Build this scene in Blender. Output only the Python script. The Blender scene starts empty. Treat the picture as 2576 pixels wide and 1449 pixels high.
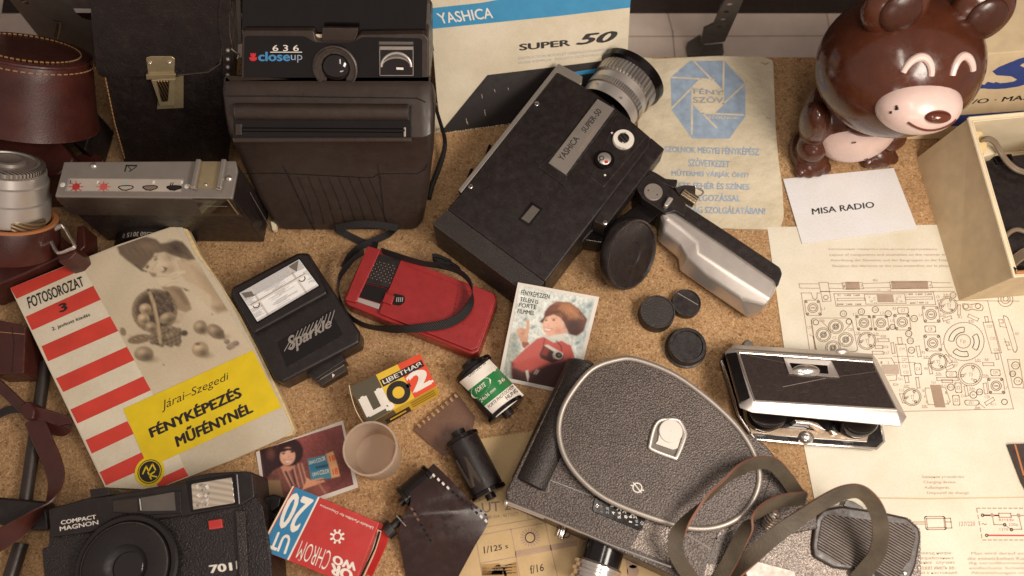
import bpy, bmesh, math, random
import numpy as np
from mathutils import Vector, Matrix
random.seed(7)
rng = np.random.default_rng(5)
SC = bpy.context.scene
COL = SC.collection
# ---------------------------------------------------------------- camera, light, exposure (1 unit = 1 cm)
SC.unit_settings.system = 'METRIC'
SC.unit_settings.scale_length = 0.01
H, F, TH = 60.0, 2022.0, math.radians(20)
cam_d = bpy.data.cameras.new('camera')
cam = bpy.data.objects.new('camera', cam_d)
COL.objects.link(cam)
cam.location = (0, 0, H)
cam.rotation_euler = (TH, 0, 0)
cam_d.sensor_width = 36
cam_d.lens = 36 * F / 2576
cam_d.clip_start, cam_d.clip_end = 1, 2000
cam_d.dof.use_dof, cam_d.dof.focus_distance, cam_d.dof.aperture_fstop = True, 60, .055
SC.camera = cam
world = bpy.data.worlds.new('World')
SC.world = world
world.use_nodes = True
wb = world.node_tree.nodes['Background']
wb.inputs[0].default_value = (1.0, 0.83, 0.75, 1)
wb.inputs[1].default_value = 0.30
def area(name, loc, target, sx, sy, power, col):
    l = bpy.data.lights.new(name, 'AREA')
    l.shape, l.size, l.size_y, l.energy, l.color = 'RECTANGLE', sx, sy, power, col
    o = bpy.data.objects.new(name, l)
    COL.objects.link(o)
    o.location = loc
    o.rotation_euler = (Vector(target) - Vector(loc)).to_track_quat('-Z', 'Y').to_euler()
    return o
WARM = (1.0, 0.895, 0.785)
area('case_lamp', (40, -4, 60), (8, 4, 0), 34, 18, 36000, WARM)
area('case_tube', (8, 6, 78), (4, 6, 0), 40, 5, 9000, WARM)
area('front_lamp', (14, -46, 40), (8, 0, 0), 26, 8, 5000, WARM)
SC.view_settings.view_transform = 'Standard'
SC.view_settings.look = 'None'
SC.view_settings.gamma = 1
SC.view_settings.exposure = 0.32
SC.render.film_transparent = False

# ---------------------------------------------------------------- from a point of the view to a point of the place
CAM = Vector((0, 0, H))
RX, UY, DZ = Vector((1, 0, 0)), Vector((0, math.cos(TH), math.sin(TH))), Vector((0, math.sin(TH), -math.cos(TH)))
def ray(x, y): return RX * (x - 1288) + UY * (724.5 - y) + DZ * F
def W(x, y, z=0.0):
    d = ray(x, y)
    return CAM + d * ((z - H) / d.z)
class Plane:
    def __init__(s, p, n):
        s.p, s.n = Vector(p), Vector(n).normalized()
    def __call__(s, x, y, off=0.0):
        d = ray(x, y)
        t = s.n.dot(s.p + s.n * off - CAM) / s.n.dot(d)
        return CAM + d * t
def HZ(z): return Plane((0, 0, z), (0, 0, 1))
def P3(a, b, c):
    a, b, c = [W(*q) for q in (a, b, c)]
    n = (b - a).cross(c - a).normalized()
    if n.dot(CAM - a) < 0: n = -n
    return Plane(a, n)
class Tube:   # the upper side of a lying cylinder
    def __init__(s, a, b, r): s.a, s.d, s.r = Vector(a), (Vector(b) - Vector(a)).normalized(), r
    def __call__(s, x, y, off=0.0):
        d = ray(x, y).normalized(); r = s.r + off
        m = CAM - s.a
        dd, mm = d - s.d * d.dot(s.d), m - s.d * m.dot(s.d)
        A, B, C = dd.dot(dd), dd.dot(mm), mm.dot(mm) - r * r
        q = max(B * B - A * C, 0)
        return CAM + d * ((-B - math.sqrt(q)) / A)
def Z(x0, y0, x1, w):
    k = (x1 - x0) / w
    def f(*pts):
        o = [((x0 + a * k) / 1.5528, (y0 + b * k) / 1.5528) for a, b in pts]
        return o if len(o) > 1 else o[0]
    f.k = k / 1.5528
    return f
def D(*pts): return list(pts) if len(pts) > 1 else pts[0]
D.k = 1
zR1, zR2, zR3, zR4 = Z(0, 0, 1000, 1449), Z(800, 0, 1800, 1449), Z(1600, 0, 2800, 1449), Z(2600, 0, 4000, 1690)
zQ1, zQ2, zQ3, zQ4 = Z(0, 850, 1200, 1242), Z(850, 900, 2050, 1288), Z(1600, 1200, 2900, 1794), Z(2600, 1000, 4000, 1623)
zB, zF, zG, zC = Z(0, 850, 1200, 1581), Z(1900, 1050, 2400, 1317), Z(950, 1600, 1600, 2355), Z(3000, 600, 3700, 2254)
z1, z2, z4, z5 = Z(0, 550, 600, 1242), Z(0, 0, 500, 1449), Z(3500, 150, 4000, 659), Z(2800, 1250, 3600, 2108)
z6, z7, z8, z3 = Z(2400, 1700, 3700, 2576), Z(2350, 650, 3150, 1783), Z(2400, 0, 3300, 2576), Z(0, 1150, 500, 659)
def lerp(a, b, t): return (a[0] + (b[0] - a[0]) * t, a[1] + (b[1] - a[1]) * t)
def quad(q, u, v): return lerp(lerp(q[0], q[1], u), lerp(q[3], q[2], u), v)
def rnd(pts, r, n=5):
    out = []
    L = len(pts)
    for i in range(L):
        p, a, b = Vector(pts[i]).to_2d(), Vector(pts[i - 1]).to_2d(), Vector(pts[(i + 1) % L]).to_2d()
        rr = r[i] if isinstance(r, (list, tuple)) else r
        ra, rb = min(rr, (a - p).length * .48), min(rr, (b - p).length * .48)
        s, e = p + (a - p).normalized() * ra, p + (b - p).normalized() * rb
        for k in range(n + 1):
            t = k / n
            out.append(tuple(s * (1 - t) ** 2 + p * 2 * t * (1 - t) + e * t * t))
    return out
def cr(pts, n=6, closed=True):
    P = [Vector(p) for p in pts]; L = len(P); out = []
    for i in range(L if closed else L - 1):
        g = (lambda j: P[j % L]) if closed else (lambda j: P[min(max(j, 0), L - 1)])
        a, b, c, d = g(i - 1), g(i), g(i + 1), g(i + 2)
        for k in range(n):
            t = k / n
            out.append(0.5 * ((2 * b) + (c - a) * t + (2 * a - 5 * b + 4 * c - d) * t * t + (3 * b - a - 3 * c + d) * t ** 3))
    if not closed: out.append(P[-1])
    return out
# ---------------------------------------------------------------- materials
def lin(c):
    c = np.asarray(c, float) / 255
    return np.where(c <= .04045, c / 12.92, ((c + .055) / 1.055) ** 2.4)
def nd(nt, t, **kw):
    n = nt.nodes.new(t)
    for k, v in kw.items(): setattr(n, k, v)
    return n
def ramp(nt, fac, stops):
    r = nd(nt, 'ShaderNodeValToRGB')
    while len(r.color_ramp.elements) < len(stops): r.color_ramp.elements.new(.5)
    for e, (p, c) in zip(r.color_ramp.elements, stops):
        e.position = p
        e.color = (*c, 1) if len(c) == 3 else c
    nt.links.new(fac, r.inputs[0])
    return r.outputs[0]
def noise(nt, co, scale, detail=4, rough=.55, dist=0):
    n = nd(nt, 'ShaderNodeTexNoise')
    n.inputs['Scale'].default_value, n.inputs['Detail'].default_value = scale, detail
    n.inputs['Roughness'].default_value, n.inputs['Distortion'].default_value = rough, dist
    nt.links.new(co, n.inputs['Vector'])
    return n.outputs['Fac']
def bump(nt, h, strength, dist=.05, prev=None):
    b = nd(nt, 'ShaderNodeBump')
    b.inputs['Strength'].default_value, b.inputs['Distance'].default_value = strength, dist
    nt.links.new(h, b.inputs['Height'])
    if prev is not None: nt.links.new(prev, b.inputs['Normal'])
    return b.outputs[0]
def base(name):
    m = bpy.data.materials.new(name); m.use_nodes = True
    nt = m.node_tree
    return m, nt, nt.nodes['Principled BSDF'], nd(nt, 'ShaderNodeTexCoord').outputs['Object']
def M(name, col, rough=.5, metal=0, var=.10, vs=.8, bmp=0, bs=18, coat=0, rv=.12, spec=.5, speck=0, trans=0, alpha=1, bd=.03, edge=0, dust=0):
    m, nt, b, co = base(name)
    c = lin(col)
    n = noise(nt, co, vs, 5)
    out = ramp(nt, n, [(.25, c * (1 - var)), (.75, np.minimum(c * (1 + var), 1))])
    if speck:
        n2 = noise(nt, co, 9, 2)
        f = ramp(nt, n2, [(.66, (0, 0, 0)), (.74, (1, 1, 1))])
        mx = nd(nt, 'ShaderNodeMix', data_type='RGBA')
        mul = nd(nt, 'ShaderNodeMath', operation='MULTIPLY'); mul.inputs[1].default_value = abs(speck)
        nt.links.new(f, mul.inputs[0]); nt.links.new(mul.outputs[0], mx.inputs[0])
        nt.links.new(out, mx.inputs[6]); mx.inputs[7].default_value = (*(c * .35 if speck > 0 else np.minimum(c * 2.5 + .02, 1)), 1)
        out = mx.outputs[2]
    def over(out, fac, amt, col2):
        mx = nd(nt, 'ShaderNodeMix', data_type='RGBA')
        mul = nd(nt, 'ShaderNodeMath', operation='MULTIPLY'); mul.inputs[1].default_value = amt
        nt.links.new(fac, mul.inputs[0]); nt.links.new(mul.outputs[0], mx.inputs[0])
        nt.links.new(out, mx.inputs[6]); mx.inputs[7].default_value = (*col2, 1)
        return mx.outputs[2]
    if dust:   # specks and faint smears of dust lying on the surface
        out = over(out, ramp(nt, noise(nt, co, 13, 1), [(.70, (0, 0, 0)), (.76, (1, 1, 1))]), dust, lin((150, 132, 116)))
        out = over(out, ramp(nt, noise(nt, co, .45, 6, .7, 1.5), [(.5, (0, 0, 0)), (.75, (1, 1, 1))]), dust * .22, lin((140, 122, 106)))
    if edge:   # rubbed corners
        bv = nd(nt, 'ShaderNodeBevel', samples=4); bv.inputs['Radius'].default_value = .16
        ge = nd(nt, 'ShaderNodeNewGeometry')
        dp = nd(nt, 'ShaderNodeVectorMath', operation='DOT_PRODUCT'); nt.links.new(bv.outputs[0], dp.inputs[0]); nt.links.new(ge.outputs['Normal'], dp.inputs[1])
        w = ramp(nt, dp.outputs['Value'], [(.86, (1, 1, 1)), (.985, (0, 0, 0))])
        nn = ramp(nt, noise(nt, co, 2.2, 5, .7), [(.42, (0, 0, 0)), (.62, (1, 1, 1))])
        mm = nd(nt, 'ShaderNodeMath', operation='MULTIPLY'); nt.links.new(w, mm.inputs[0]); nt.links.new(nn, mm.inputs[1])
        out = over(out, mm.outputs[0], edge, np.minimum(c * 2.2 + .05, 1))
    nt.links.new(out, b.inputs['Base Color'])
    r = ramp(nt, noise(nt, co, vs * 2.3, 6, .65), [(.3, (max(rough - rv, .02),) * 3), (.7, (min(rough + rv, 1),) * 3)])
    nt.links.new(r, b.inputs['Roughness'])
    b.inputs['Metallic'].default_value = metal
    b.inputs['Specular IOR Level'].default_value = spec
    b.inputs['Coat Weight'].default_value = coat
    b.inputs['Coat Roughness'].default_value = .12
    b.inputs['Transmission Weight'].default_value = trans
    b.inputs['Alpha'].default_value = alpha
    if bmp: nt.links.new(bump(nt, noise(nt, co, bs, 3), bmp, bd), b.inputs['Normal'])
    return m
def paper(name, col, stain=.12, rough=.75, crumple=.15):
    m, nt, b, co = base(name)
    c = lin(col)
    big = ramp(nt, noise(nt, co, .22, 5, .6), [(.3, c * (1 - stain) * np.array([1, .97, .90])), (.62, c)])
    fine = ramp(nt, noise(nt, co, 6, 3), [(.3, (.93,) * 3), (.6, (1,) * 3)])
    mx = nd(nt, 'ShaderNodeMix', data_type='RGBA', blend_type='MULTIPLY'); mx.inputs[0].default_value = 1
    nt.links.new(big, mx.inputs[6]); nt.links.new(fine, mx.inputs[7])
    nt.links.new(mx.outputs[2], b.inputs['Base Color'])
    b.inputs['Roughness'].default_value = rough
    b.inputs['Specular IOR Level'].default_value = .3
    nt.links.new(bump(nt, noise(nt, co, .5, 4), crumple, .3), b.inputs['Normal'])
    return m
def cork_mat():
    m, nt, b, co = base('cork')
    v = nd(nt, 'ShaderNodeTexVoronoi'); v.inputs['Scale'].default_value = 9.5; v.inputs['Randomness'].default_value = 1
    w = nd(nt, 'ShaderNodeVectorMath', operation='ADD')
    nz = nd(nt, 'ShaderNodeTexNoise'); nz.inputs['Scale'].default_value = 9; nt.links.new(co, nz.inputs['Vector'])
    sc = nd(nt, 'ShaderNodeVectorMath', operation='SCALE'); sc.inputs['Scale'].default_value = .10
    nt.links.new(nz.outputs['Color'], sc.inputs[0]); nt.links.new(co, w.inputs[0]); nt.links.new(sc.outputs[0], w.inputs[1])
    nt.links.new(w.outputs[0], v.inputs['Vector'])
    sep = nd(nt, 'ShaderNodeSeparateColor'); nt.links.new(v.outputs['Color'], sep.inputs[0])
    grain = ramp(nt, sep.outputs[0], [(0, lin((128, 96, 66))), (.07, lin((158, 123, 86))), (.5, lin((176, 141, 102))), (.88, lin((187, 153, 113))), (1, lin((204, 172, 132)))])
    big = ramp(nt, noise(nt, co, .30, 6, .65), [(.3, (.80, .77, .74)), (.7, (1.08, 1.07, 1.06))])
    fine = ramp(nt, noise(nt, co, 11, 3, .7), [(.3, (.84,) * 3), (.62, (1.07,) * 3)])
    a = nd(nt, 'ShaderNodeMix', data_type='RGBA', blend_type='MULTIPLY'); a.inputs[0].default_value = 1
    c = nd(nt, 'ShaderNodeMix', data_type='RGBA', blend_type='MULTIPLY'); c.inputs[0].default_value = 1
    nt.links.new(grain, a.inputs[6]); nt.links.new(big, a.inputs[7])
    nt.links.new(a.outputs[2], c.inputs[6]); nt.links.new(fine, c.inputs[7])
    v2 = nd(nt, 'ShaderNodeTexVoronoi'); v2.inputs['Scale'].default_value = 3.2; nt.links.new(w.outputs[0], v2.inputs['Vector'])
    s2 = nd(nt, 'ShaderNodeSeparateColor'); nt.links.new(v2.outputs['Color'], s2.inputs[0])
    fl = nd(nt, 'ShaderNodeMix', data_type='RGBA', blend_type='MULTIPLY'); fl.inputs[0].default_value = 1
    nt.links.new(c.outputs[2], fl.inputs[6]); nt.links.new(ramp(nt, s2.outputs[1], [(0, (.70, .63, .57)), (.025, (.74, .68, .62)), (.05, (1, 1, 1)), (.90, (1, 1, 1)), (.93, (1.13, 1.12, 1.1))]), fl.inputs[7])
    nt.links.new(fl.outputs[2], b.inputs['Base Color'])
    b.inputs['Roughness'].default_value = .85
    b.inputs['Specular IOR Level'].default_value = .25
    nt.links.new(bump(nt, v.outputs['Distance'], .35, .05), b.inputs['Normal'])
    return m
def hammer_mat(name, c0, c1, rough=.42):
    m, nt, b, co = base(name)
    v = nd(nt, 'ShaderNodeTexVoronoi', feature='SMOOTH_F1'); v.inputs['Scale'].default_value = 9
    v.inputs['Smoothness'].default_value = .4
    nt.links.new(co, v.inputs['Vector'])
    n = noise(nt, co, 8, 3)
    mul = nd(nt, 'ShaderNodeMath', operation='MULTIPLY'); nt.links.new(v.outputs['Distance'], mul.inputs[0]); nt.links.new(n, mul.inputs[1])
    big = ramp(nt, noise(nt, co, .22, 6, .65, 1), [(.3, (.78, .77, .76)), (.7, (1.12, 1.1, 1.08))])
    mx = nd(nt, 'ShaderNodeMix', data_type='RGBA', blend_type='MULTIPLY'); mx.inputs[0].default_value = 1
    nt.links.new(ramp(nt, mul.outputs[0], [(.06, lin(c1)), (.34, lin(c0))]), mx.inputs[6]); nt.links.new(big, mx.inputs[7])
    nt.links.new(mx.outputs[2], b.inputs['Base Color'])
    b.inputs['Roughness'].default_value = rough
    b.inputs['Metallic'].default_value = .35
    nt.links.new(bump(nt, v.outputs['Distance'], .5, .06), b.inputs['Normal'])
    return m
def vcol_mat(name, rough=.4):
    m, nt, b, co = base(name)
    a = nd(nt, 'ShaderNodeVertexColor', layer_name='Col')
    nt.links.new(a.outputs[0], b.inputs['Base Color'])
    b.inputs['Roughness'].default_value = rough
    nt.links.new(bump(nt, noise(nt, co, .6, 4), .15, .15), b.inputs['Normal'])
    return m
def rib_mat(name, col, direction, scale, metal=.6, rough=.25, strength=.8, dist=.05, var=.5):
    m, nt, b, co = base(name)
    dp = nd(nt, 'ShaderNodeVectorMath', operation='DOT_PRODUCT'); dp.inputs[1].default_value = direction
    nt.links.new(co, dp.inputs[0])
    mu = nd(nt, 'ShaderNodeMath', operation='MULTIPLY'); mu.inputs[1].default_value = scale * 2 * math.pi
    si = nd(nt, 'ShaderNodeMath', operation='SINE')
    nt.links.new(dp.outputs['Value'], mu.inputs[0]); nt.links.new(mu.outputs[0], si.inputs[0])
    mr = nd(nt, 'ShaderNodeMapRange'); mr.inputs[1].default_value = -1; nt.links.new(si.outputs[0], mr.inputs[0])
    c = lin(col)
    nt.links.new(ramp(nt, mr.outputs[0], [(.1, c * (1 - var)), (.7, c)]), b.inputs['Base Color'])
    b.inputs['Metallic'].default_value, b.inputs['Roughness'].default_value = metal, rough
    nt.links.new(bump(nt, mr.outputs[0], strength, dist), b.inputs['Normal'])
    return m
MT = {}
MT['cork'] = cork_mat()
MT['white_paper'] = paper('white_paper', (226, 225, 226), .05)
MT['worn_paper'] = paper('worn_paper', (222, 210, 184), .22, .75, .9)
MT['cream_paper'] = paper('cream_paper', (224, 213, 190), .16)
MT['sheet_paper'] = paper('sheet_paper', (226, 219, 201), .10)
MT['old_paper'] = paper('old_paper', (204, 176, 132), .18)
MT['photo_edge'] = M('photo_edge', (214, 206, 196), .4, var=.05)
MT['grey_paper'] = paper('grey_paper', (206, 194, 172), .10)
MT['red_ink'] = M('red_ink', (206, 62, 48), .6, var=.14, vs=.5)
MT['yellow_ink'] = M('yellow_ink', (226, 196, 16), .55, var=.08)
MT['black_ink'] = M('black_ink', (34, 26, 24), .6)
MT['grey_ink'] = M('grey_ink', (128, 110, 96), .7)
MT['brown_ink'] = M('brown_ink', (168, 140, 118), .7)
MT['pale_blue_ink'] = M('pale_blue_ink', (152, 170, 190), .7, var=.22, vs=1.2)
MT['pale_grey_ink'] = M('pale_grey_ink', (160, 160, 166), .7)
MT['blue_ink'] = M('blue_ink', (40, 138, 184), .5, var=.08)
MT['navy_ink'] = M('navy_ink', (44, 62, 122), .6)
MT['white_ink'] = M('white_ink', (232, 224, 212), .5)
MT['black_plastic'] = M('black_plastic', (34, 27, 26), .38, var=.2, bmp=.10, bs=40, rv=.16, edge=.7, dust=.22)
MT['satin_plastic'] = M('satin_plastic', (55, 44, 38), .38, var=.12, bmp=.10, bs=45, rv=.12, edge=.6, dust=.2)
MT['gloss_black'] = M('gloss_black', (18, 14, 14), .16, var=.2, rv=.06)
MT['grain_black'] = M('grain_black', (44, 37, 34), .5, var=.15, bmp=.8, bs=14, bd=.05, edge=.6, dust=.2)
MT['black_leather'] = M('black_leather', (32, 25, 24), .40, var=.3, bmp=.35, bs=6, bd=.06, dust=.25, rv=.16, edge=.4)
MT['leatherette'] = M('leatherette', (36, 29, 28), .32, var=.15, bmp=1, bs=9, bd=.08, dust=.15)
MT['brown_leather'] = M('brown_leather', (70, 32, 26), .38, var=.42, vs=.35, bmp=.25, bs=7, bd=.05, speck=.2, edge=.6, dust=.1)
MT['tan_edge'] = M('tan_edge', (176, 112, 66), .7)
MT['strap_leather'] = M('strap_leather', (78, 68, 54), .55, var=.35, vs=.7, bmp=.5, bs=6, bd=.05, speck=.25)
MT['strap_edge'] = M('strap_edge', (124, 82, 64), .7)
MT['thread'] = M('thread', (172, 128, 84), .8)
MT['chrome'] = M('chrome', (224, 216, 208), .2, .9, var=.04, rv=.03)
MT['silver'] = M('silver', (208, 200, 192), .36, .72, var=.05, rv=.03, bmp=.02, bs=30)
MT['matte_black'] = M('matte_black', (26, 20, 20), .58, dust=.12)
MT['satin_alu'] = M('satin_alu', (164, 155, 146), .42, .6, var=.07, bmp=.05, bs=40, rv=.05)
MT['brass'] = M('brass', (196, 178, 140), .32, .7, var=.10, rv=.06)
MT['steel_paint'] = M('steel_paint', (100, 93, 86), .5, .3, var=.18)
MT['red_plastic'] = M('red_plastic', (150, 38, 39), .34, var=.14, bmp=.08, bs=30, rv=.14, edge=.6, dust=.12)
MT['bear_brown'] = M('bear_brown', (78, 39, 23), .22, var=.18, rv=.14, bmp=.06, bs=2.5, coat=.25, dust=.10, edge=.3)
MT['bear_pink'] = M('bear_pink', (224, 196, 186), .28, var=.07, rv=.08, coat=.15, speck=.05)
MT['card_box'] = M('card_box', (206, 184, 148), .65, var=.12, bmp=.15, bs=3, edge=.3)
MT['card_inner'] = M('card_inner', (232, 216, 184), .7, var=.06)
MT['kraft'] = M('kraft', (176, 122, 76), .75)
MT['cord_grey'] = M('cord_grey', (126, 108, 88), .5)
MT['plug_yellow'] = M('plug_yellow', (236, 208, 150), .45)
MT['webbing'] = rib_mat('webbing', (30, 26, 25), (.8, .6, .2), 7, 0, .65, .8, .05)
MT['film'] = M('film', (46, 28, 25), .2, var=.25, coat=.2)
MT['film_pale'] = M('film_pale', (112, 82, 66), .25, var=.15)
MT['hammer'] = hammer_mat('hammer', (62, 54, 50), (102, 91, 85))
MT['hammer_lit'] = hammer_mat('hammer_lit', (96, 86, 80), (150, 138, 128), .34)  # lighter hammered grey, the light on the front plate painted into its colour
MT['vcol'] = vcol_mat('printed_photo')
MT['green_ink'] = M('green_ink', (40, 122, 66), .35)
MT['tile'] = M('tile', (224, 206, 192), .45, var=.06)
MT['grout'] = M('grout', (176, 154, 136), .8)
MT['dark_wall'] = M('dark_wall', (48, 36, 32), .7)
MT['orange_ink'] = M('orange_ink', (222, 74, 42), .5)
MT['olive_ink'] = M('olive_ink', (86, 78, 60), .5)
MT['mustard_ink'] = M('mustard_ink', (226, 186, 52), .5, edge=.4)
MT['red_print'] = M('red_print', (186, 54, 50), .42, var=.10, vs=.6, bmp=.15, bs=1.2, bd=.1, edge=.8)
MT['blue_print'] = M('blue_print', (52, 126, 168), .4, var=.1)
def glass_mat(name, col, rough, ior=1.45):
    m, nt, b, co = base(name)
    b.inputs['Base Color'].default_value = (*lin(col), 1)
    b.inputs['Roughness'].default_value = rough
    b.inputs['Transmission Weight'].default_value = 1
    b.inputs['IOR'].default_value = ior
    return m
MT['clear'] = glass_mat('clear', (240, 236, 230), .05)
MT['dark_glass'] = M('dark_glass', (24, 18, 18), .06, var=.1, rv=.03, coat=.5)
def cup_mat():
    m, nt, b, co = base('milky_plastic')
    b.inputs['Base Color'].default_value = (*lin((226, 206, 186)), 1)
    b.inputs['Roughness'].default_value = .32
    b.inputs['Transmission Weight'].default_value = .55
    b.inputs['IOR'].default_value = 1.15
    b.inputs['Subsurface Weight'].default_value = 0
    b.inputs['Alpha'].default_value = .82
    return m
MT['milky'] = cup_mat()
# ---------------------------------------------------------------- mesh building
_txt, _lay = {}, {}
def text_mesh(s, bold=0.0, shear=0.0, space=1.0):
    k = (s, bold, shear, space)
    if k not in _txt:
        cu = bpy.data.curves.new('t', 'FONT')
        cu.body, cu.size, cu.offset, cu.shear, cu.space_character, cu.resolution_u = s, 1, min(bold, 0), shear, space, 3
        o = bpy.data.objects.new('t', cu)
        COL.objects.link(o)
        dg = bpy.context.evaluated_depsgraph_get()
        me = bpy.data.meshes.new_from_object(o.evaluated_get(dg))
        v = [(q.co.x, q.co.y) for q in me.vertices]
        f = [tuple(p.vertices) for p in me.polygons]
        bpy.data.objects.remove(o); bpy.data.meshes.remove(me); bpy.data.curves.remove(cu)
        xs, ys = [q[0] for q in v], [q[1] for q in v]
        x0, x1, y0, y1 = min(xs), max(xs), min(ys), max(ys)
        w_, h_ = x1 - x0, y1 - y0
        u = [((a - x0) / w_, (y1 - b) / h_) for a, b in v]
        n, vs, fs = len(u), [], []
        B = max(bold, 0)
        for i, (dx, dy) in enumerate(((0, 0), (-B, 0), (B, 0), (0, -B * .6), (0, B * .6)) if B else ((0, 0),)):
            vs += [(a + dx / w_, b + dy / h_) for a, b in u]; fs += [tuple(q + i * n for q in p) for p in f]
        _txt[k] = (vs, fs)
        _lay[k] = n
    return _txt[k]
class MB:
    def __init__(s): s.v, s.f, s.m, s.sm, s.mats = [], [], [], [], []
    def mi(s, m):
        m = MT[m] if isinstance(m, str) else m
        if m not in s.mats: s.mats.append(m)
        return s.mats.index(m)
    def add(s, vs, fs, m, smooth=False):
        o = len(s.v); i = s.mi(m)
        s.v += [Vector(q) for q in vs]
        for f in fs:
            s.f.append([o + k for k in f]); s.m.append(i); s.sm.append(smooth)
        return s
    # --- flat print on a surface S, given in points of the view
    def poly(s, pts, S, m, off=.01): return s.add([S(a, b, off) for a, b in pts], [range(len(pts))], m)
    def text(s, t, q, S, m, off=.012, bold=0.0, shear=0.0, space=1.0):
        v, f = text_mesh(t, bold, shear, space)
        n = _lay[(t, bold, shear, space)]
        return s.add([S(*quad(q, a, b), off + .0015 * (i // n)) for i, (a, b) in enumerate(v)], f, m)
    def line(s, pts, w, S, m, off=.01, closed=False):
        P = [S(a, b, off) for a, b in pts]
        n = len(P)
        for i in range(n if closed else n - 1):
            a, b = P[i], P[(i + 1) % n]
            nn = S.n if isinstance(S, Plane) else (CAM - a).normalized()
            t = (b - a).cross(nn).normalized() * w / 2
            e = (b - a).normalized() * w * .4
            s.add([a - e + t, b + e + t, b + e - t, a - e - t], [(0, 1, 2, 3)], m)
        return s
    def disc(s, c, r, S, m, off=.01, n=28, r0=0, ry=None):
        p = S(c[0], c[1], off); nn = S.n
        x = nn.cross(Vector((0, 1, 0))).normalized() * -1; x = Vector((1, 0, 0)) - nn * nn.x; x.normalize(); y = nn.cross(x)
        ry = ry or r
        ring = [p + x * r * math.cos(2 * math.pi * k / n) + y * ry * math.sin(2 * math.pi * k / n) for k in range(n)]
        if not r0: return s.add(ring, [range(n)], m)
        inn = [p + x * r0 * math.cos(2 * math.pi * k / n) + y * r0 * ry / r * math.sin(2 * math.pi * k / n) for k in range(n)]
        return s.add(ring + inn, [(k, (k + 1) % n, n + (k + 1) % n, n + k) for k in range(n)], m)
    # --- solids
    def ring_loft(s, rings, m, cap0=True, cap1=True, smooth=True, closed=True):
        n = len(rings[0]); vs = [q for r in rings for q in r]; fs = []
        for i in range(len(rings) - 1):
            for k in range(n if closed else n - 1):
                a, b = i * n + k, i * n + (k + 1) % n
                fs.append((a, b, b + n, a + n))
        if cap0: fs.append(tuple(reversed(range(n))))
        if cap1: fs.append(tuple((len(rings) - 1) * n + k for k in range(n)))
        return s.add(vs, fs, m, smooth)
    def slab(s, pts, S, depth, m, down=None, smooth=False, grow=0.0):   # outline on surface S, extruded by depth along down
        top = [S(a, b) for a, b in pts]
        d = Vector(down) if down is not None else -S.n
        bot = [q + d * depth for q in top]
        if grow:
            c = sum(bot, Vector()) / len(bot)
            bot = [c + (q - c) * (1 + grow) for q in bot]
        return s.ring_loft([bot, top], m, smooth=smooth)
    def prism(s, pts, zt, zb, m, **kw): return s.slab(pts, HZ(zt), zt - zb, m, down=(0, 0, -1), **kw)
    def lathe(s, o, ax, prof, m, n=36, cap0=True, cap1=True, smooth=True):
        o, ax = Vector(o), Vector(ax).normalized()
        x = ax.orthogonal().normalized(); y = ax.cross(x)
        rings = [[o + ax * h + (x * math.cos(2 * math.pi * k / n) + y * math.sin(2 * math.pi * k / n)) * r for k in range(n)] for r, h in prof]
        return s.ring_loft(rings, m, cap0, cap1, smooth)
    def tube(s, P, r, m, n=8, closed=False):
        P = [Vector(p) for p in P]; rings = []; L = len(P); u = None
        for i, p in enumerate(P):
            a, b = (P[i - 1], P[(i + 1) % L]) if closed else (P[max(i - 1, 0)], P[min(i + 1, L - 1)])
            t = (b - a).normalized()
            u = t.orthogonal().normalized() if u is None else (u - t * u.dot(t)).normalized()
            w = t.cross(u); rr = r[i] if isinstance(r, (list, tuple)) else r
            rings.append([p + (u * math.cos(2 * math.pi * k / n) + w * math.sin(2 * math.pi * k / n)) * rr for k in range(n)])
        if closed: rings.append(rings[0])
        return s.ring_loft(rings, m, not closed, not closed)
    def ribbon(s, P, wdir, w, t, m, medge=None):   # flat strap: path, width direction per point, width, thickness
        P = [Vector(p) for p in P]; L = len(P); rings = []
        for i, p in enumerate(P):
            tg = (P[min(i + 1, L - 1)] - P[max(i - 1, 0)]).normalized()
            wd = Vector(wdir[i]); wd = (wd - tg * wd.dot(tg)).normalized(); nn = tg.cross(wd)
            ww = w[i] if isinstance(w, (list, tuple)) else w
            rings.append([p + wd * ww / 2 + nn * t / 2, p - wd * ww / 2 + nn * t / 2, p - wd * ww / 2 - nn * t / 2, p + wd * ww / 2 - nn * t / 2])
        vs = [q for r in rings for q in r]
        a, e = [], []
        for i in range(L - 1):
            for k in range(4):
                f = (i * 4 + k, i * 4 + (k + 1) % 4, i * 4 + 4 + (k + 1) % 4, i * 4 + 4 + k)
                (e if k in (1, 3) else a).append(f)
        e += [(3, 2, 1, 0), tuple((L - 1) * 4 + k for k in range(4))]
        o = len(s.v)
        s.add(vs, a, m, True)
        i = s.mi(medge or m)
        for f in e: s.f.append([o + k for k in f]); s.m.append(i); s.sm.append(False)
        return s
    def ball(s, c, r, m, rot=None, nu=28, nv=18, half=False):
        c = Vector(c); r = Vector(r) if hasattr(r, '__len__') else Vector((r, r, r)); R = rot or Matrix.Identity(3)
        vs, fs = [], []
        for j in range(nv + 1):
            th = math.pi * j / nv * (.5 if half else 1)
            for i in range(nu):
                ph = 2 * math.pi * i / nu
                vs.append(c + R @ Vector((r.x * math.sin(th) * math.cos(ph), r.y * math.sin(th) * math.sin(ph), r.z * math.cos(th))))
        for j in range(nv):
            for i in range(nu):
                a, b = j * nu + i, j * nu + (i + 1) % nu
                fs.append((a, a + nu, b + nu, b))
        return s.add(vs, fs, m, True)
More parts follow.
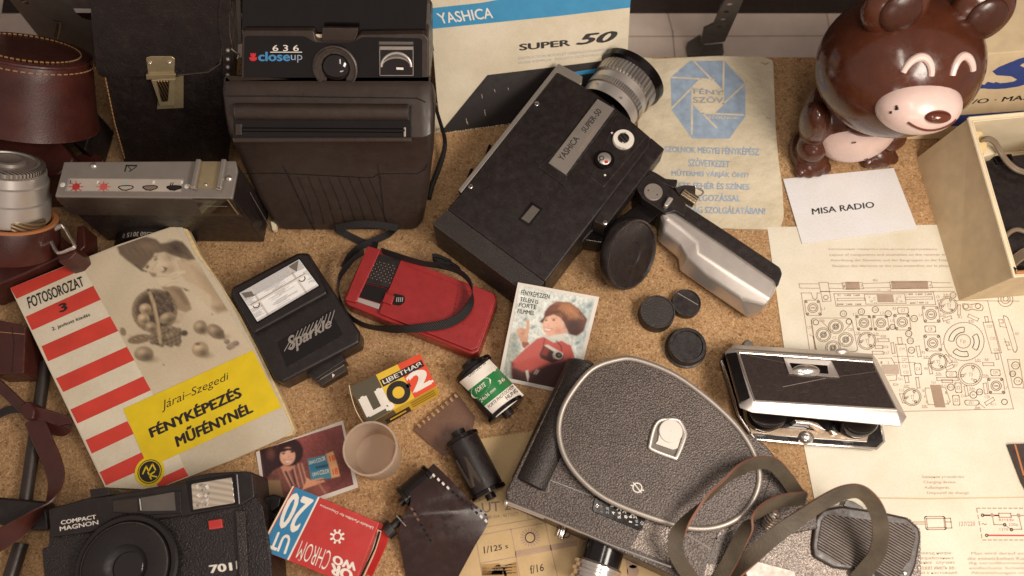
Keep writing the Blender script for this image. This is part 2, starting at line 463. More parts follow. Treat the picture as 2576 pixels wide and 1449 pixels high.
    def build(s, name, parent=None, bevel=0, seg=2, angle=35, remesh=0, smooth_it=0, weld=False):
        me = bpy.data.meshes.new(name)
        org = parent_org(parent) if parent else (sum(s.v, Vector()) / len(s.v))
        if not parent: org = Vector((org.x, org.y, min(q.z for q in s.v)))
        me.from_pydata([tuple(q - org) for q in s.v], [], [list(f) for f in s.f])
        for m in s.mats: me.materials.append(m)
        me.polygons.foreach_set('material_index', s.m)
        me.polygons.foreach_set('use_smooth', s.sm)
        bm = bmesh.new(); bm.from_mesh(me)
        if weld: bmesh.ops.remove_doubles(bm, verts=bm.verts, dist=1e-4)
        bm.to_mesh(me); bm.free()
        o = bpy.data.objects.new(name, me)
        COL.objects.link(o)
        if parent: o.parent = parent
        else: o.location = org
        if remesh:
            r = o.modifiers.new('remesh', 'REMESH'); r.mode, r.voxel_size, r.use_smooth_shade = 'VOXEL', remesh, True
            q = o.modifiers.new('smooth', 'SMOOTH'); q.iterations, q.factor = smooth_it, .5
        if bevel:
            b = o.modifiers.new('bevel', 'BEVEL')
            b.width, b.segments, b.limit_method, b.angle_limit, b.harden_normals = bevel, seg, 'ANGLE', math.radians(angle), False
            b.use_clamp_overlap = True
        if any(s.sm) or bevel:
            if not remesh: me.shade_smooth()
            for f, q in zip(me.polygons, s.sm): pass
            if not remesh:
                es = me.attributes.new('sharp_edge', 'BOOLEAN', 'EDGE') if 'sharp_edge' not in me.attributes else me.attributes['sharp_edge']
                bm = bmesh.new(); bm.from_mesh(me)
                sh = [(len(e.link_faces) != 2 or e.calc_face_angle(0) > math.radians(angle)) for e in bm.edges]
                bm.free()
                es.data.foreach_set('value', sh)
                if bevel:
                    w = o.modifiers.new('wn', 'WEIGHTED_NORMAL'); w.keep_sharp = False
        return o
def parent_org(p):
    v = Vector(p.location)
    while p.parent: p = p.parent; v += Vector(p.location)
    return v
def tag(o, label, cat, group=None):
    o['label'], o['category'] = label, cat
    if group: o['group'] = group
    return o
def thing(name, label, cat, at, group=None):
    o = bpy.data.objects.new(name, None)
    COL.objects.link(o)
    o.location = at; o.empty_display_size = 1
    return tag(o, label, cat, group)
# ---------------------------------------------------------------- printed pictures: soft shapes sampled on a fine sheet
class Pic:
    def __init__(s, X, Y, col): s.X, s.Y = X, Y; s.C = np.ones(X.shape + (3,)) * lin(col)
    def mix(s, a, col): s.C += (lin(col) - s.C) * np.clip(a, 0, 1)[..., None]; return s
    def ell(s, cx, cy, rx, ry, col, rot=0, soft=.12, a=1):
        c, n = math.cos(math.radians(rot)), math.sin(math.radians(rot)); dx, dy = s.X - cx, s.Y - cy
        d = np.sqrt(((dx * c + dy * n) / rx) ** 2 + ((-dx * n + dy * c) / ry) ** 2)
        return s.mix(a * (1 - d) / soft + .5 * a, col)
    def sdf(s, pts, closed=True):
        P = np.array(pts, float); n = len(P); d = np.full(s.X.shape, 1e9); ins = np.zeros(s.X.shape, bool)
        for i in range(n if closed else n - 1):
            (ax, ay), (bx, by) = P[i], P[(i + 1) % n]
            ex, ey = bx - ax, by - ay; wx, wy = s.X - ax, s.Y - ay
            t = np.clip((wx * ex + wy * ey) / max(ex * ex + ey * ey, 1e-9), 0, 1)
            d = np.minimum(d, np.hypot(wx - ex * t, wy - ey * t))
            if closed and ay != by: ins ^= ((ay > s.Y) != (by > s.Y)) & (s.X < ex * (s.Y - ay) / (by - ay) + ax)
        return np.where(ins, d, -d) if closed else d
    def poly(s, pts, col, soft=6, a=1): return s.mix((s.sdf(pts) / soft + .5).clip(0, 1) * a, col)
    def line(s, pts, w, col, soft=4, a=1): return s.mix(((w / 2 - s.sdf(pts, False)) / soft + .5).clip(0, 1) * a, col)
    def mottle(s, scale, amt, mask=None):
        n = np.zeros(s.X.shape)
        for k in range(14):
            th = rng.uniform(0, 6.28); f = rng.uniform(.5, 2.2) / scale
            n += np.sin((s.X * math.cos(th) + s.Y * math.sin(th)) * f + 3 * np.sin((s.X * math.sin(th) - s.Y * math.cos(th)) * f * .7) + rng.uniform(0, 6.28))
        n = n / 3.7 * amt
        if mask is not None: n = n * mask
        s.C = np.clip(s.C * (1 + n[..., None]), 0, 1); return s
def picture(name, q, zz, S, paint, parent, nx=150, ny=150, off=.02, base_col=(200, 190, 170)):
    u, v = np.meshgrid(np.linspace(0, 1, nx), np.linspace(0, 1, ny))
    q_ = np.array(q, float)
    X = (q_[0, 0] * (1 - u) + q_[1, 0] * u) * (1 - v) + (q_[3, 0] * (1 - u) + q_[2, 0] * u) * v
    Y = (q_[0, 1] * (1 - u) + q_[1, 1] * u) * (1 - v) + (q_[3, 1] * (1 - u) + q_[2, 1] * u) * v
    p = Pic(X, Y, base_col); paint(p)
    for _ in range(2):   # the softness and grain of old print
        E_ = np.pad(p.C, ((1, 1), (1, 1), (0, 0)), 'edge'); p.C = (E_[1:-1, 1:-1] * 2 + E_[:-2, 1:-1] + E_[2:, 1:-1] + E_[1:-1, :-2] + E_[1:-1, 2:]) / 6
    p.C = np.clip(p.C * rng.normal(1, .045, p.C.shape[:2])[..., None], 0, 1)
    mb = MB()
    vs = [S(*zz((a, b)), off) for a, b in zip(X.ravel(), Y.ravel())]
    fs = [(j * nx + i, j * nx + nx + i, j * nx + nx + i + 1, j * nx + i + 1) for j in range(ny - 1) for i in range(nx - 1)]
    mb.add(vs, fs, 'vcol')
    o = mb.build(name, parent)
    at = o.data.attributes.new('Col', 'FLOAT_COLOR', 'POINT')
    at.data.foreach_set('color', np.concatenate([p.C.reshape(-1, 3), np.ones((nx * ny, 1))], 1).ravel())
    return o
zS, zT, zU, zY = Z(3100, 1050, 4000, 2174), Z(3500, 1650, 4000, 1208), Z(1800, 1850, 2700, 2576), Z(1650, 0, 2500, 2239)
zL, zO = Z(2600, 450, 3100, 1610), Z(1000, 1850, 1600, 2174)
# ================================================================ SETTING
YB = W(1288, 144, 0).y
mb = MB()
mb.ring_loft([[Vector((x, y, z)) for x, y in ((-70, -60), (70, -60), (70, YB), (-70, YB))] for z in (-1.5, 0)], 'cork', smooth=False)
o = mb.build('table_surface'); o['kind'] = 'structure'
mb = MB()
ft = -7.0
mb.ring_loft([[Vector((x, y, z)) for x, y in ((-120, YB - 40), (120, YB - 40), (120, YB + 60), (-120, YB + 60))] for z in (ft - 2, ft)], 'tile', smooth=False)
fl = mb.build('floor'); fl['kind'] = 'structure'
mb = MB()
S = HZ(ft)
seams = [[(1500, 92), (2150, 90), (2700, 88)], [(1680, 35), (1692, 80), (1702, 200)], [(2080, 35), (2087, 75), (2095, 200)], [(2500, 35), (2520, 100), (2530, 200)]]
for q in seams: mb.line(q, .14, S, 'grout', .012)
mb.build('grout_lines', fl)
yw = W(1700, 34, ft).y
mb = MB()
mb.ring_loft([[Vector((x, y, z)) for x, y in ((-120, yw), (120, yw), (120, yw + 2), (-120, yw + 2))] for z in (ft + .004, 60)], 'dark_wall', smooth=False)
o = mb.build('wall'); o['kind'] = 'structure'
# perforated shelf leg behind the leaflet
t = thing('shelf_leg', 'perforated dark steel shelf leg on the white tiles behind the leaflet', 'shelf leg', W(*z8((1030, 600)), ft))
mb = MB()
a0, a1 = z8((940, 590), (1215, 590)); b0, b1 = z8((1190, 0), (1470, 0))
S = P3((*a0, ft), (*a1, ft), (*b1, 6))
pts = z8((960, 500), (1235, 470), (1420, 60), (1500, -160), (1330, -160), (1190, 90), (1110, 280), (1000, 330))
mb.slab(pts, S, .35, 'steel_paint', down=(0, 1, -.1))
for i in range(7):
    c = z8((1180 + i * 36, 300 - i * 84))
    mb.disc(c, .22, S, 'grout' if i % 2 else 'gloss_black', .02, 14)
mb.build('upright', t, .05)
mb = MB()
mb.slab(z8((815, 470), (960, 380), (1010, 480), (975, 610), (840, 610)), HZ(ft + .9), .88, 'steel_paint', down=(0, 0, -1))
mb.slab(z8((975, 500), (1215, 480), (1225, 590), (960, 605)), HZ(ft + .5), .48, 'steel_paint', down=(0, 0, -1))
mb.build('foot', t, .06)
t = thing('white_panel', 'plain white panel standing upright behind the toy bear at the right edge', 'panel', W(2560, 138, 0))
mb = MB(); mb.slab([(2482, 150), (2486, -60), (2760, -60), (2740, 150)], P3((2482, 150, .02), (2700, 150, .02), (2560, 0, 5)), .4, 'white_paper', down=(0, 1, 0)); mb.build('board', t)
# grey perforated angle iron in the top left corner
t = thing('angle_iron', 'grey slotted angle iron standing behind the brown leather case', 'angle iron', W(140, 130, -4))
mb = MB()
S = P3((150, 145, 0), (240, 175, 0), (120, -30, 13))
mb.slab(z2((60, -60), (1120, -60), (1090, 760), (960, 640), (440, 420)), S, .3, 'steel_paint', down=(0, 1, 0))
for p in ([(625, 240), (660, 250), (650, 330), (625, 430)], ):
    mb.line(z2(*p), .25, S, 'gloss_black', .02)
    mb.line(z2(*[(a + 26, b + 12) for a, b in p]), .12, S, 'satin_alu', .03)
mb.poly(z2((830, 95), (1060, 98), (1060, 145), (860, 145)), S, 'photo_edge', .02)
mb.poly(z2((860, 148), (1060, 148), (1060, 235), (930, 205)), S, 'gloss_black', .02)
mb.disc(z2((270, 15)), .35, S, 'gloss_black', .02); mb.line(z2((255, 25), (295, 12)), .12, S, 'satin_alu', .03)
mb.build('plate', t, .04)
mb = MB()
mb.slab(z2((-40, -60), (45, -60), (10, 180), (-10, 250), (-40, 250)), P3((0, 60, 4), (20, 60, 4), (10, -20, 10)), .3, 'photo_edge', down=(0, 1, 0))
mb.build('edge_strip', t, .03)

# ================================================================ FLAT PAPERS
def paper_thing(name, label, cat, pts, S, m, th=.03, zz=D):
    q = zz(*pts)
    t = thing(name, label, cat, S(*q[0]))
    mb = MB(); mb.slab(q, S, th, m); mb.build('sheet', t)
    return t
# the two-panel circuit leaflet of the radio
S = HZ(.06)
t = paper_thing('circuit_diagram', 'large cream instruction sheet with printed radio circuit board drawing and charger diagram', 'instruction sheet',
    [(1930, 571), (2240, 567), (2700, 560), (2700, 1520), (2125, 1520), (2085, 1380), (2050, 1262), (2022, 1120), (1972, 870)], S, 'sheet_paper', .05)
mb = MB(); LW = .055; INK = 'brown_ink'
def L(*p, w=LW, c=False): mb.line(zS(*p), w, S, INK, .012, c)
def C(x, y, r, w=LW, k=.95, n=22): mb.line(zS(*[(x + r * math.cos(2 * math.pi * i / n), y + r * k * math.sin(2 * math.pi * i / n)) for i in range(n)]), w, S, INK, .012, True)
def T(s, x, y, h, wd=None, dx=0):
    wd = wd or h * .62 * len(s)
    mb.text(s, zS((x - wd / 2, y - h / 2), (x + wd / 2, y - h / 2), (x + wd / 2 + dx, y + h / 2), (x - wd / 2 + dx, y + h / 2)), S, INK, .014)
def box(x, y, w, h, rot=8, r=0):
    c, s_ = math.cos(math.radians(rot)), math.sin(math.radians(rot))
    p = [(x + a * w / 2 * 1 + b * h / 2 * s_ * -1 * -.0 + (b * h / 2) * math.tan(math.radians(rot)), y + b * h / 2) for a, b in ((-1, -1), (1, -1), (1, 1), (-1, 1))]
    if r: p = rnd(p, r, 3)
    L(*p, c=True)
def rod(x0, y0, x1, y1, w):
    d = Vector((x1 - x0, y1 - y0)); n_ = Vector((-d.y, d.x)).normalized() * w / 2
    L((x0 + n_.x, y0 + n_.y), (x1 + n_.x, y1 + n_.y), (x1 - n_.x, y1 - n_.y), (x0 - n_.x, y0 - n_.y), c=True)
# board outline, ferrite rod
L((72, 228), (165, 228), (185, 280), (205, 290), (222, 275), (222, 228), (250, 230)); L((72, 228), (150, 760))
L((250, 215), (1520, 213), w=LW); L((1830, 300), (2075, 1322), (1045, 1345)); L((1520, 300), (2130, 305))
L((52, 142), (240, 142)); L((52, 142), (60, 182), (245, 184)); L((330, 140), (470, 142)); L((335, 184), (475, 186)); L((650, 140), (905, 130)); L((655, 182), (915, 176)); L((1300, 130), (1480, 132)); L((1308, 176), (1500, 174))
L((238, 130), (325, 128), (355, 305), (275, 308), c=True); C(305, 270, 22); L((258, 214), (340, 214))
L((456, 132), (648, 130), (660, 188), (470, 192), c=True); L((905, 126), (1300, 122), (1310, 178), (920, 190), c=True)
for i in range(24): L((490 + i * 5.6, 124), (496 + i * 5.6, 196), w=.035)
for i in range(62): L((922 + i * 5.6, 116), (930 + i * 5.6, 190), w=.035)
T('1', 478, 165, 26); T('2', 640, 160, 26); T('3', 913, 160, 26); T('4', 1288, 156, 26); T('МЕА', 772, 108, 24)
T('13', 802, 205, 22); T('14', 905, 203, 22)
# tuner strip
L((380, 236), (1320, 220), (1342, 338), (402, 354), c=True)
L((410, 280), (670, 276), (676, 298), (414, 302), c=True); L((1056, 268), (1308, 264), (1312, 286), (1060, 290), c=True)
L((668, 242), (1048, 236), (1062, 326), (684, 334), c=True)
for i in range(26): L((786 + i * 6, 245), (796 + i * 6, 315), w=.035)
for x, s_ in ((428, '81'), (484, '4'), (570, '5')): T(s_, x, 250, 22)
for x in (522, 605): L((x - 18, 246), (x + 15, 244), (x + 15, 252), (x - 18, 254), c=True)
for x, s_ in ((1066, '7'), (1156, '8'), (1245, '9')):
    T(s_, x, 240, 22); L((x + 22, 236), (x + 56, 235), (x + 56, 243), (x + 22, 244), c=True)
for x, s_ in ((418, '1'), (500, '2'), (586, '3')):
    T(s_, x, 338, 22); L((x + 16, 332), (x + 48, 331), (x + 48, 339), (x + 16, 340), c=True)
T('17', 1162, 320, 22); T('18', 1258, 320, 22); L((1190, 316), (1224, 315), (1224, 323), (1190, 324), c=True); L((1104, 320), (1138, 319), (1138, 327), (1104, 328), c=True)
T('9', 716, 270, 22); T('10', 735, 308, 20); T('11', 775, 322, 18); T('С', 764, 285, 30); T('Д', 975, 283, 28); T('15', 1003, 262, 20); T('12', 968, 310, 20); T('16', 1015, 306, 20)
# coils: screw cans
def can(x, y, s_):
    box(x, y, s_ * 2, s_ * 2, 8, 16); C(x, y, s_ * .66); C(x, y, s_ * .45); L((x - s_ * .18, y), (x + s_ * .18, y), w=.12)
    for a, b in ((-1, -1), (1, -1), (1, 1), (-1, 1)): C(x + a * s_ * .78 + b * s_ * .1, y + b * s_ * .78, s_ * .12, n=8)
can(183, 368, 72); can(664, 510, 70); can(824, 510, 70); can(1026, 503, 74); can(1298, 430, 76); can(1313, 700, 76); can(1912, 1105, 74)
for x, y, r, s_ in ((470, 424, 30, 'C4'), (640, 405, 30, 'C3'), (772, 385, 30, 'C30'), (893, 424, 30, 'C5'), (934, 548, 26, 'C10'), (1138, 470, 32, 'C10'), (1087, 612, 30, 'C11'), (1102, 680, 30, 'C13'), (1112, 768, 31, 'C14'), (1505, 250, 28, 'C6'), (1484, 1117, 32, 'R12'), (1697, 1190, 33, 'R9'), (1756, 1162, 30, 'R10'), (1990, 1256, 27, ''), (2095, 912, 36, 'C15'), (2068, 990, 28, 'C16'), (2118, 1060, 38, 'C18')):
    C(x, y, r)
    if s_: T(s_, x, y, 22, len(s_) * 13)
# variable capacitor
L(*rnd([(165, 465), (545, 465), (610, 780), (215, 780)], 40, 4), c=True); C(210, 505, 26); C(522, 498, 26); L((165, 480), (205, 790)); L((150, 620), (185, 640), (215, 780))
for x, y in ((398, 545), (282, 622), (492, 668), (372, 745)):
    C(x, y, 70); C(x, y, 56); C(x, y, 28); C(x, y, 16); L((x - 34, y + 40), (x + 36, y - 40))
L((250, 480), (330, 560)); L((540, 520), (470, 590)); T('C2', 385, 650, 26, 34); T('C28', 268, 490, 24, 46); T('C28', 535, 572, 24, 46); T('C29', 150, 552, 24, 44)
# transistors
for x, y, r, s_ in ((1460, 345, 84, 'T1'), (692, 680, 86, 'T5'), (1362, 878, 86, 'T2'), (1668, 998, 112, 'T3'), (1117, 1210, 86, 'T7')):
    C(x, y, r, n=30); C(x, y, r * .84, n=30); T(s_, x + 4, y, 34, 36)
    for k, l in enumerate('эбк'):
        a = -1.2 + k * 2.1; C(x + r * .66 * math.cos(a), y + r * .66 * math.sin(a), r * .12, n=8); T(l, x + r * .4 * math.cos(a + .25), y + r * .42 * math.sin(a + .25), 22, 18)
# loudspeaker rosette
C(1608, 686, 190, n=44); C(1603, 684, 68, n=30); T('Гр', 1600, 686, 40, 48)
for a0, a1 in ((3.2, 4.75), (-.6, .62), (1.25, 2.4)):
    p = [(1608 + 145 * math.cos(a0 + (a1 - a0) * i / 12), 690 + 140 * math.sin(a0 + (a1 - a0) * i / 12)) for i in range(13)]
    q = [(1608 + 96 * math.cos(a0 + (a1 - a0) * i / 12), 690 + 92 * math.sin(a0 + (a1 - a0) * i / 12)) for i in range(13)]
    L(*rnd(p + q[::-1], 22, 3), c=True)
# resistors and capacitors
for x, y, w, h in ((848, 674, 104, 28), (805, 738, 70, 26), (795, 792, 100, 28), (1838, 900, 104, 28), (1452, 1040, 200, 26), (1450, 1060, 100, 26)): box(x, y, w, h, 8)
for a in ((930, 698, 945, 798, 26), (1170, 730, 1190, 830, 32), (1562, 340, 1562, 436, 24), (1282, 895, 1300, 992, 26), (1165, 1025, 1180, 1125, 26), (1622, 1105, 1640, 1200, 26), (1803, 1080, 1820, 1180, 30), (1410, 482, 1490, 456, 28), (1648, 440, 1742, 482, 28), (1428, 815, 1485, 885, 28), (1440, 945, 1508, 915, 28), (1812, 1276, 1890, 1226, 32)): rod(*a)
for a in ((1033, 393, 100, 56, 'C7'), (1290, 568, 100, 58, 'C8'), (1490, 995, 100, 52, 'C17'), (1905, 980, 88, 56, 'C19'), (1555, 1122, 60, 92, 'Z2'), (1535, 1240, 62, 92, 'Z3'), (1175, 945, 62, 106, 'C4')):
    box(*a[:4], 6, 14); T(a[4], a[0], a[1], 30, 38)
L((963, 712), (1058, 712), (1110, 1006), (1015, 1010), c=True); L((978, 650), (1016, 648), (1028, 710), (990, 712), c=True); L((1045, 1012), (1080, 1012), (1090, 1072), (1058, 1076), c=True)
L((1788, 506), (1882, 500), (1962, 792), (1868, 796), c=True); L((1802, 452), (1832, 450), (1842, 502), (1814, 504), c=True); L((1900, 798), (1926, 796), (1938, 852), (1914, 855), c=True)
for s_, x, y in (('C19', 1024, 757), ('C27', 1045, 856), ('C21', 1050, 920), ('C22', 1062, 975), ('C23', 1848, 542), ('C25', 1880, 655), ('C26', 1915, 765), ('R20', 848, 638), ('R18', 870, 738), ('R17', 876, 795), ('R8', 1822, 858), ('R5', 1226, 788), ('R6', 1252, 940), ('R7', 1532, 912), ('R4', 1476, 822), ('R3', 952, 374), ('R1', 1572, 455), ('R2', 1457, 505), ('R25', 1676, 495), ('L2', 580, 428), ('L3', 834, 418), ('L5', 930, 490), ('L4', 1200, 436), ('L6', 1405, 705), ('L7', 2005, 1120), ('L1', 280, 376), ('C12', 1020, 1145), ('R24', 965, 1092), ('Тр1', 1003, 1042), ('Тр2', 1320, 1075), ('C16', 1606, 1198), ('C20', 1828, 1208), ('R11', 1886, 1278), ('R13', 1420, 1106), ('C9', 1362, 266), ('Ш1', 2110, 610), ('Ш2', 1674, 358)): T(s_, x, y, 26, len(s_) * 16)
for s_, x, y in (('0,9v', 1440, 246), ('0,8v', 1252, 830), ('0,55v', 1370, 988), ('0,8v', 1815, 1006), ('1,0v', 1740, 860), ('5,3v', 1408, 432), ('7,8v', 610, 605), ('2,0v', 780, 612), ('5,1v', 1520, 868), ('0,03v', 1068, 1105), ('8,8v', 1238, 1295), ('30mv', 1735, 1306), ('8,8v', 1686, 1128)):
    T(s_, x, y, 22, 50); L((x - 28, y + 17), (x + 28, y + 15), w=.05)
for x in range(945, 1140, 34): L((x, 826), (x + 22, 826)); L((x + 8, 884), (x + 30, 884))
# transformers
for i in range(17): L((1290 + i * 6, 1096), (1336 + i * 6, 1306), w=.04)
L((1290, 1125), (1245, 1125), (1240, 1150), (1270, 1280), (1330, 1282)); L((1400, 1118), (1436, 1125), (1478, 1250), (1460, 1276), (1430, 1276))
for i in range(12): L((830, 908 + i * 7.5), (985 + i, 906 + i * 7.5), w=.04)
L((800, 845), (925, 842), (955, 900)); L((880, 1005), (975, 1000), (970, 1050), (905, 1056))
for s_, x, y in (('5', 1224, 1150), ('4', 1236, 1206), ('3', 1252, 1256), ('1', 1440, 1168), ('2', 1452, 1256), ('1', 830, 885), ('2', 895, 886)): T(s_, x, y, 26)
# sockets, battery clip, diode
L(*rnd([(1590, 325), (1660, 335), (1700, 335), (1740, 322), (1790, 350), (1785, 395), (1720, 390), (1690, 378), (1640, 396), (1600, 380)], 20, 3), c=True); C(1626, 356, 24); C(1740, 352, 24)
L(*rnd([(1975, 437), (2020, 455), (2060, 560), (2114, 755), (2095, 792), (2075, 780)], 20, 3), c=True)
L((1935, 480), (1950, 545), (2010, 552)); L((1935, 480), (1975, 480), (1980, 510), (1955, 512)); L((1990, 658), (2025, 765), (2050, 762)); L((1990, 690), (2030, 690), (2036, 720), (2008, 722))
L((2018, 858), (2130, 855), (2174, 1125), (2070, 1120), c=True); C(2000, 290, 70); C(2000, 285, 44); C(2002, 282, 24)
L(*rnd([(1612, 1240), (1740, 1240), (1755, 1262), (1745, 1286), (1622, 1286)], 20, 3), c=True); T('Д1', 1675, 1262, 30, 40); L((1745, 1266), (1806, 1312))
L((1360, 300), (1388, 400)); L((1362, 298), (1392, 292)); L((1050, 1180), (1000, 1180), (1030, 1265), (1060, 1268))
# titles
for s_, q in (('Расположение элементов и узлов на плате радиоприемника.', ((765, 1190), (2130, 1190), (2135, 1218), (768, 1218))),
              ('Layout of components and assemblies on the receiver wiring board.', ((775, 1258), (2520, 1254), (2525, 1292), (778, 1296))),
              ('Anordnung der Elemente und der Baugruppen an der Empfängerplatte.', ((785, 1326), (2560, 1324), (2565, 1362), (788, 1364))),
              ('Situation des éléments et des sous-ensembles sur la plaque du montage.', ((805, 1398), (2640, 1394), (2645, 1432), (808, 1436)))):
    mb.text(s_, zC(*q), S, 'brown_ink', .014)
for s_, q in (('Зарядное устройство.', ((240, 500), (645, 500), (650, 530), (242, 532))), ('Charging device.', ((258, 550), (568, 550), (572, 582), (260, 584))),
              ('Aufladegerät.', ((268, 602), (505, 602), (508, 634), (270, 634))), ('Dispositif de charge.', ((292, 652), (695, 652), (700, 684), (294, 684))),
              ('127/220', ((596, 938), (746, 935), (748, 976), (598, 978))), ('R1=3,9к', ((972, 908), (1112, 908), (1114, 936), (974, 936))), ('220в', ((1062, 950), (1150, 950), (1152, 978), (1064, 978))), ('127в', ((978, 996), (1060, 996), (1062, 1022), (980, 1022))), ('~', ((808, 950), (856, 950), (858, 970), (810, 970))),
              ('что завод непре-', ((140, 1226), (535, 1224), (537, 1252), (142, 1254))), ('ства разработанных', ((100, 1268), (545, 1266), (547, 1298), (102, 1300))), ('отдельных   случаях', ((105, 1314), (555, 1312), (557, 1342), (107, 1344))), ('тель может иметь ве-', ((100, 1362), (560, 1358), (562, 1388), (102, 1392))), ('званной в настоящей', ((90, 1406), (575, 1404), (577, 1434), (92, 1436))),
              ('Man wird darauf aufmerksam gemacht,', ((710, 1222), (1700, 1222), (1702, 1256), (712, 1256))), ('die entwickelten Konstruktionen stän-', ((675, 1268), (1700, 1268), (1702, 1300), (677, 1300))), ('dig vervollkommnet. Dabei kann die', ((685, 1314), (1700, 1314), (1702, 1346), (687, 1346))), ('einfachste Schaltung eine solche', ((690, 1362), (1700, 1362), (1702, 1394), (692, 1394))), ('Abweichungen vom Schaltbild auf-', ((706, 1406), (1700, 1406), (1702, 1438), (708, 1438)))):
    mb.text(s_, zT(*q), S, 'brown_ink' if q[0][1] < 900 or q[0][1] > 1200 else 'red_ink' if '=' in s_ else 'brown_ink', .014)
def L2(*p, w=.07, c=False, m='brown_ink'): mb.line(zT(*p), w, S, m, .012, c)
L2(*rnd([(270, 888), (460, 888), (475, 1010), (285, 1012)], 18, 4), c=True); L2((288, 908), (452, 906), (462, 992), (298, 996), c=True); L2((465, 905), (515, 905), (528, 996), (480, 998)); L2((100, 940), (268, 940)); L2((100, 958), (270, 960)); L2((470, 940), (520, 940))
for i in range(12): L2((765 + i * 50, 810), (795 + i * 50, 810)); L2((820 + i * 50, 1110), (850 + i * 50, 1110))
for i in range(5): L2((762 + i * 11, 815 + i * 60), (768 + i * 11, 850 + i * 60))
L2((830, 876), (970, 878)); L2((1090, 880), (1300, 878)); L2((970, 858), (1082, 858), (1088, 896), (974, 896), c=True); L2((910, 880), (925, 964), (1015, 966)); L2((1158, 880), (1188, 1008), (1100, 1010)); L2((1030, 968), (1088, 1012))
L2((870, 1066), (1300, 1068), w=.11, m='red_ink'); L2((828, 876), (968, 878), w=.1, m='red_ink')
for x, y in ((818, 876), (856, 1066), (1026, 966), (1090, 1012)): L2(*[(x + 12 * math.cos(i * .7), y + 12 * math.sin(i * .7)) for i in range(9)], c=True)
for x, y in ((908, 876), (1158, 878)): mb.disc(zT((x, y)), .14, S, 'brown_ink', .014, 12)
mb.build('print', t)
mb = MB()
f = zT((-500, 700), (300, 712), (1208, 700), (1208, 712), (300, 728), (-500, 716))
mb.poly(f, S, paper('crease_paper', (206, 190, 160), .1), .012); mb.build('fold_line', t)
# name card
S = HZ(.16)
t = paper_thing('name_card', 'white card printed MISA RADIO in front of the bear', 'card', [(190, 318), (1580, 180), (1880, 945), (430, 1135)], S, 'white_paper', .05, zC)
mb = MB(); mb.text('MISA RADIO', zC((550, 692), (1325, 604), (1340, 676), (560, 768)), S, 'black_ink', .014, bold=.02); mb.build('lettering', t)
# leaflet with the aperture emblem
S = P3((1610, 575, .05), (1950, 578, .05), (1780, 145, .25))
t = paper_thing('advert_leaflet', 'worn cream leaflet with a pale blue camera shutter emblem and Hungarian lettering', 'leaflet',
    rnd([(1600, 160), (1615, 143), (1650, 148), (1800, 141), (1920, 143), (1945, 152), (1948, 235), (1952, 330), (1958, 400), (1968, 470), (1972, 545), (1962, 578), (1880, 576), (1760, 574), (1640, 570), (1606, 380)], 8, 2), S, 'worn_paper', .05)
mb = MB()
oc = z8((845, 680), (1230, 680), (1465, 935), (1465, 1300), (1285, 1550), (870, 1550), (640, 1230), (628, 865))
# visible part of octagon plus the six bright shutter lines
mb.poly(oc, S, 'pale_blue_ink', .012)
inner = z8((960, 890), (1105, 890), (1215, 1010), (1215, 1150), (1110, 1265), (985, 1265), (870, 1155), (870, 1000))
mb.poly(inner, S, 'worn_paper', .020)
for a, b in (((895, 690), (1215, 1020)), ((1222, 690), (1215, 1160)), ((1455, 940), (1105, 1268)), ((1440, 1285), (985, 1265)), ((1145, 1430), (870, 1150)), ((865, 1500), (870, 990)), ((635, 1215), (965, 885)), ((640, 865), (1110, 890))):
    mb.line(z8(a, b), .16, S, 'worn_paper', .022)
mb.text('FÉNY', z8((885, 975), (1210, 1000), (1210, 1060), (885, 1048)), S, 'pale_grey_ink', .03, bold=.03)
mb.text('SZÖV', z8((880, 1070), (1215, 1078), (1215, 1150), (885, 1150)), S, 'pale_grey_ink', .03, bold=.03)
mb.text('SZOLNOK', zL((535, 4), (915, 20), (910, 48), (540, 40)), S, 'cream_paper', .03, bold=.02)
for s_, q in (('SZOLNOK MEGYEI FÉNYKÉPÉSZ', ((-10, 372), (1178, 400), (1175, 505), (-10, 462))), ('SZÖVETKEZET', ((288, 536), (808, 560), (802, 656), (290, 640))), ('MŰTERMEI VÁRJÁK ÖNT!', ((75, 676), (1045, 708), (1035, 800), (78, 780))),
              ('FEKETE-FEHÉR ÉS SZÍNES', ((10, 822), (1056, 848), (1050, 938), (10, 918))), ('KIDOLGOZÁSSAL', ((180, 980), (940, 988), (940, 1084), (180, 1078))), ('A LAKOSSÁG SZOLGÁLATÁBAN!', ((-60, 1118), (1255, 1150), (1250, 1246), (-60, 1222)))):
    mb.text(s_, zL(*q), S, 'pale_blue_ink', .014, bold=.035)
mb.build('print', t)
mb = MB()
for c in ((1260, 30), (1290, 38)): mb.poly(zL((c[0], c[1]), (c[0] + 30, c[1] - 8), (c[0] + 24, c[1] + 12)), S, 'brown_ink', .012)
mb.line(z8((1640, 700), (1690, 720), (1725, 700)), .1, S, 'brown_ink', .012)
mb.line(zL((720, 1425), (1000, 1440), (1250, 1448)), .08, S, 'brown_ink', .013)
mb.build('stain', t)
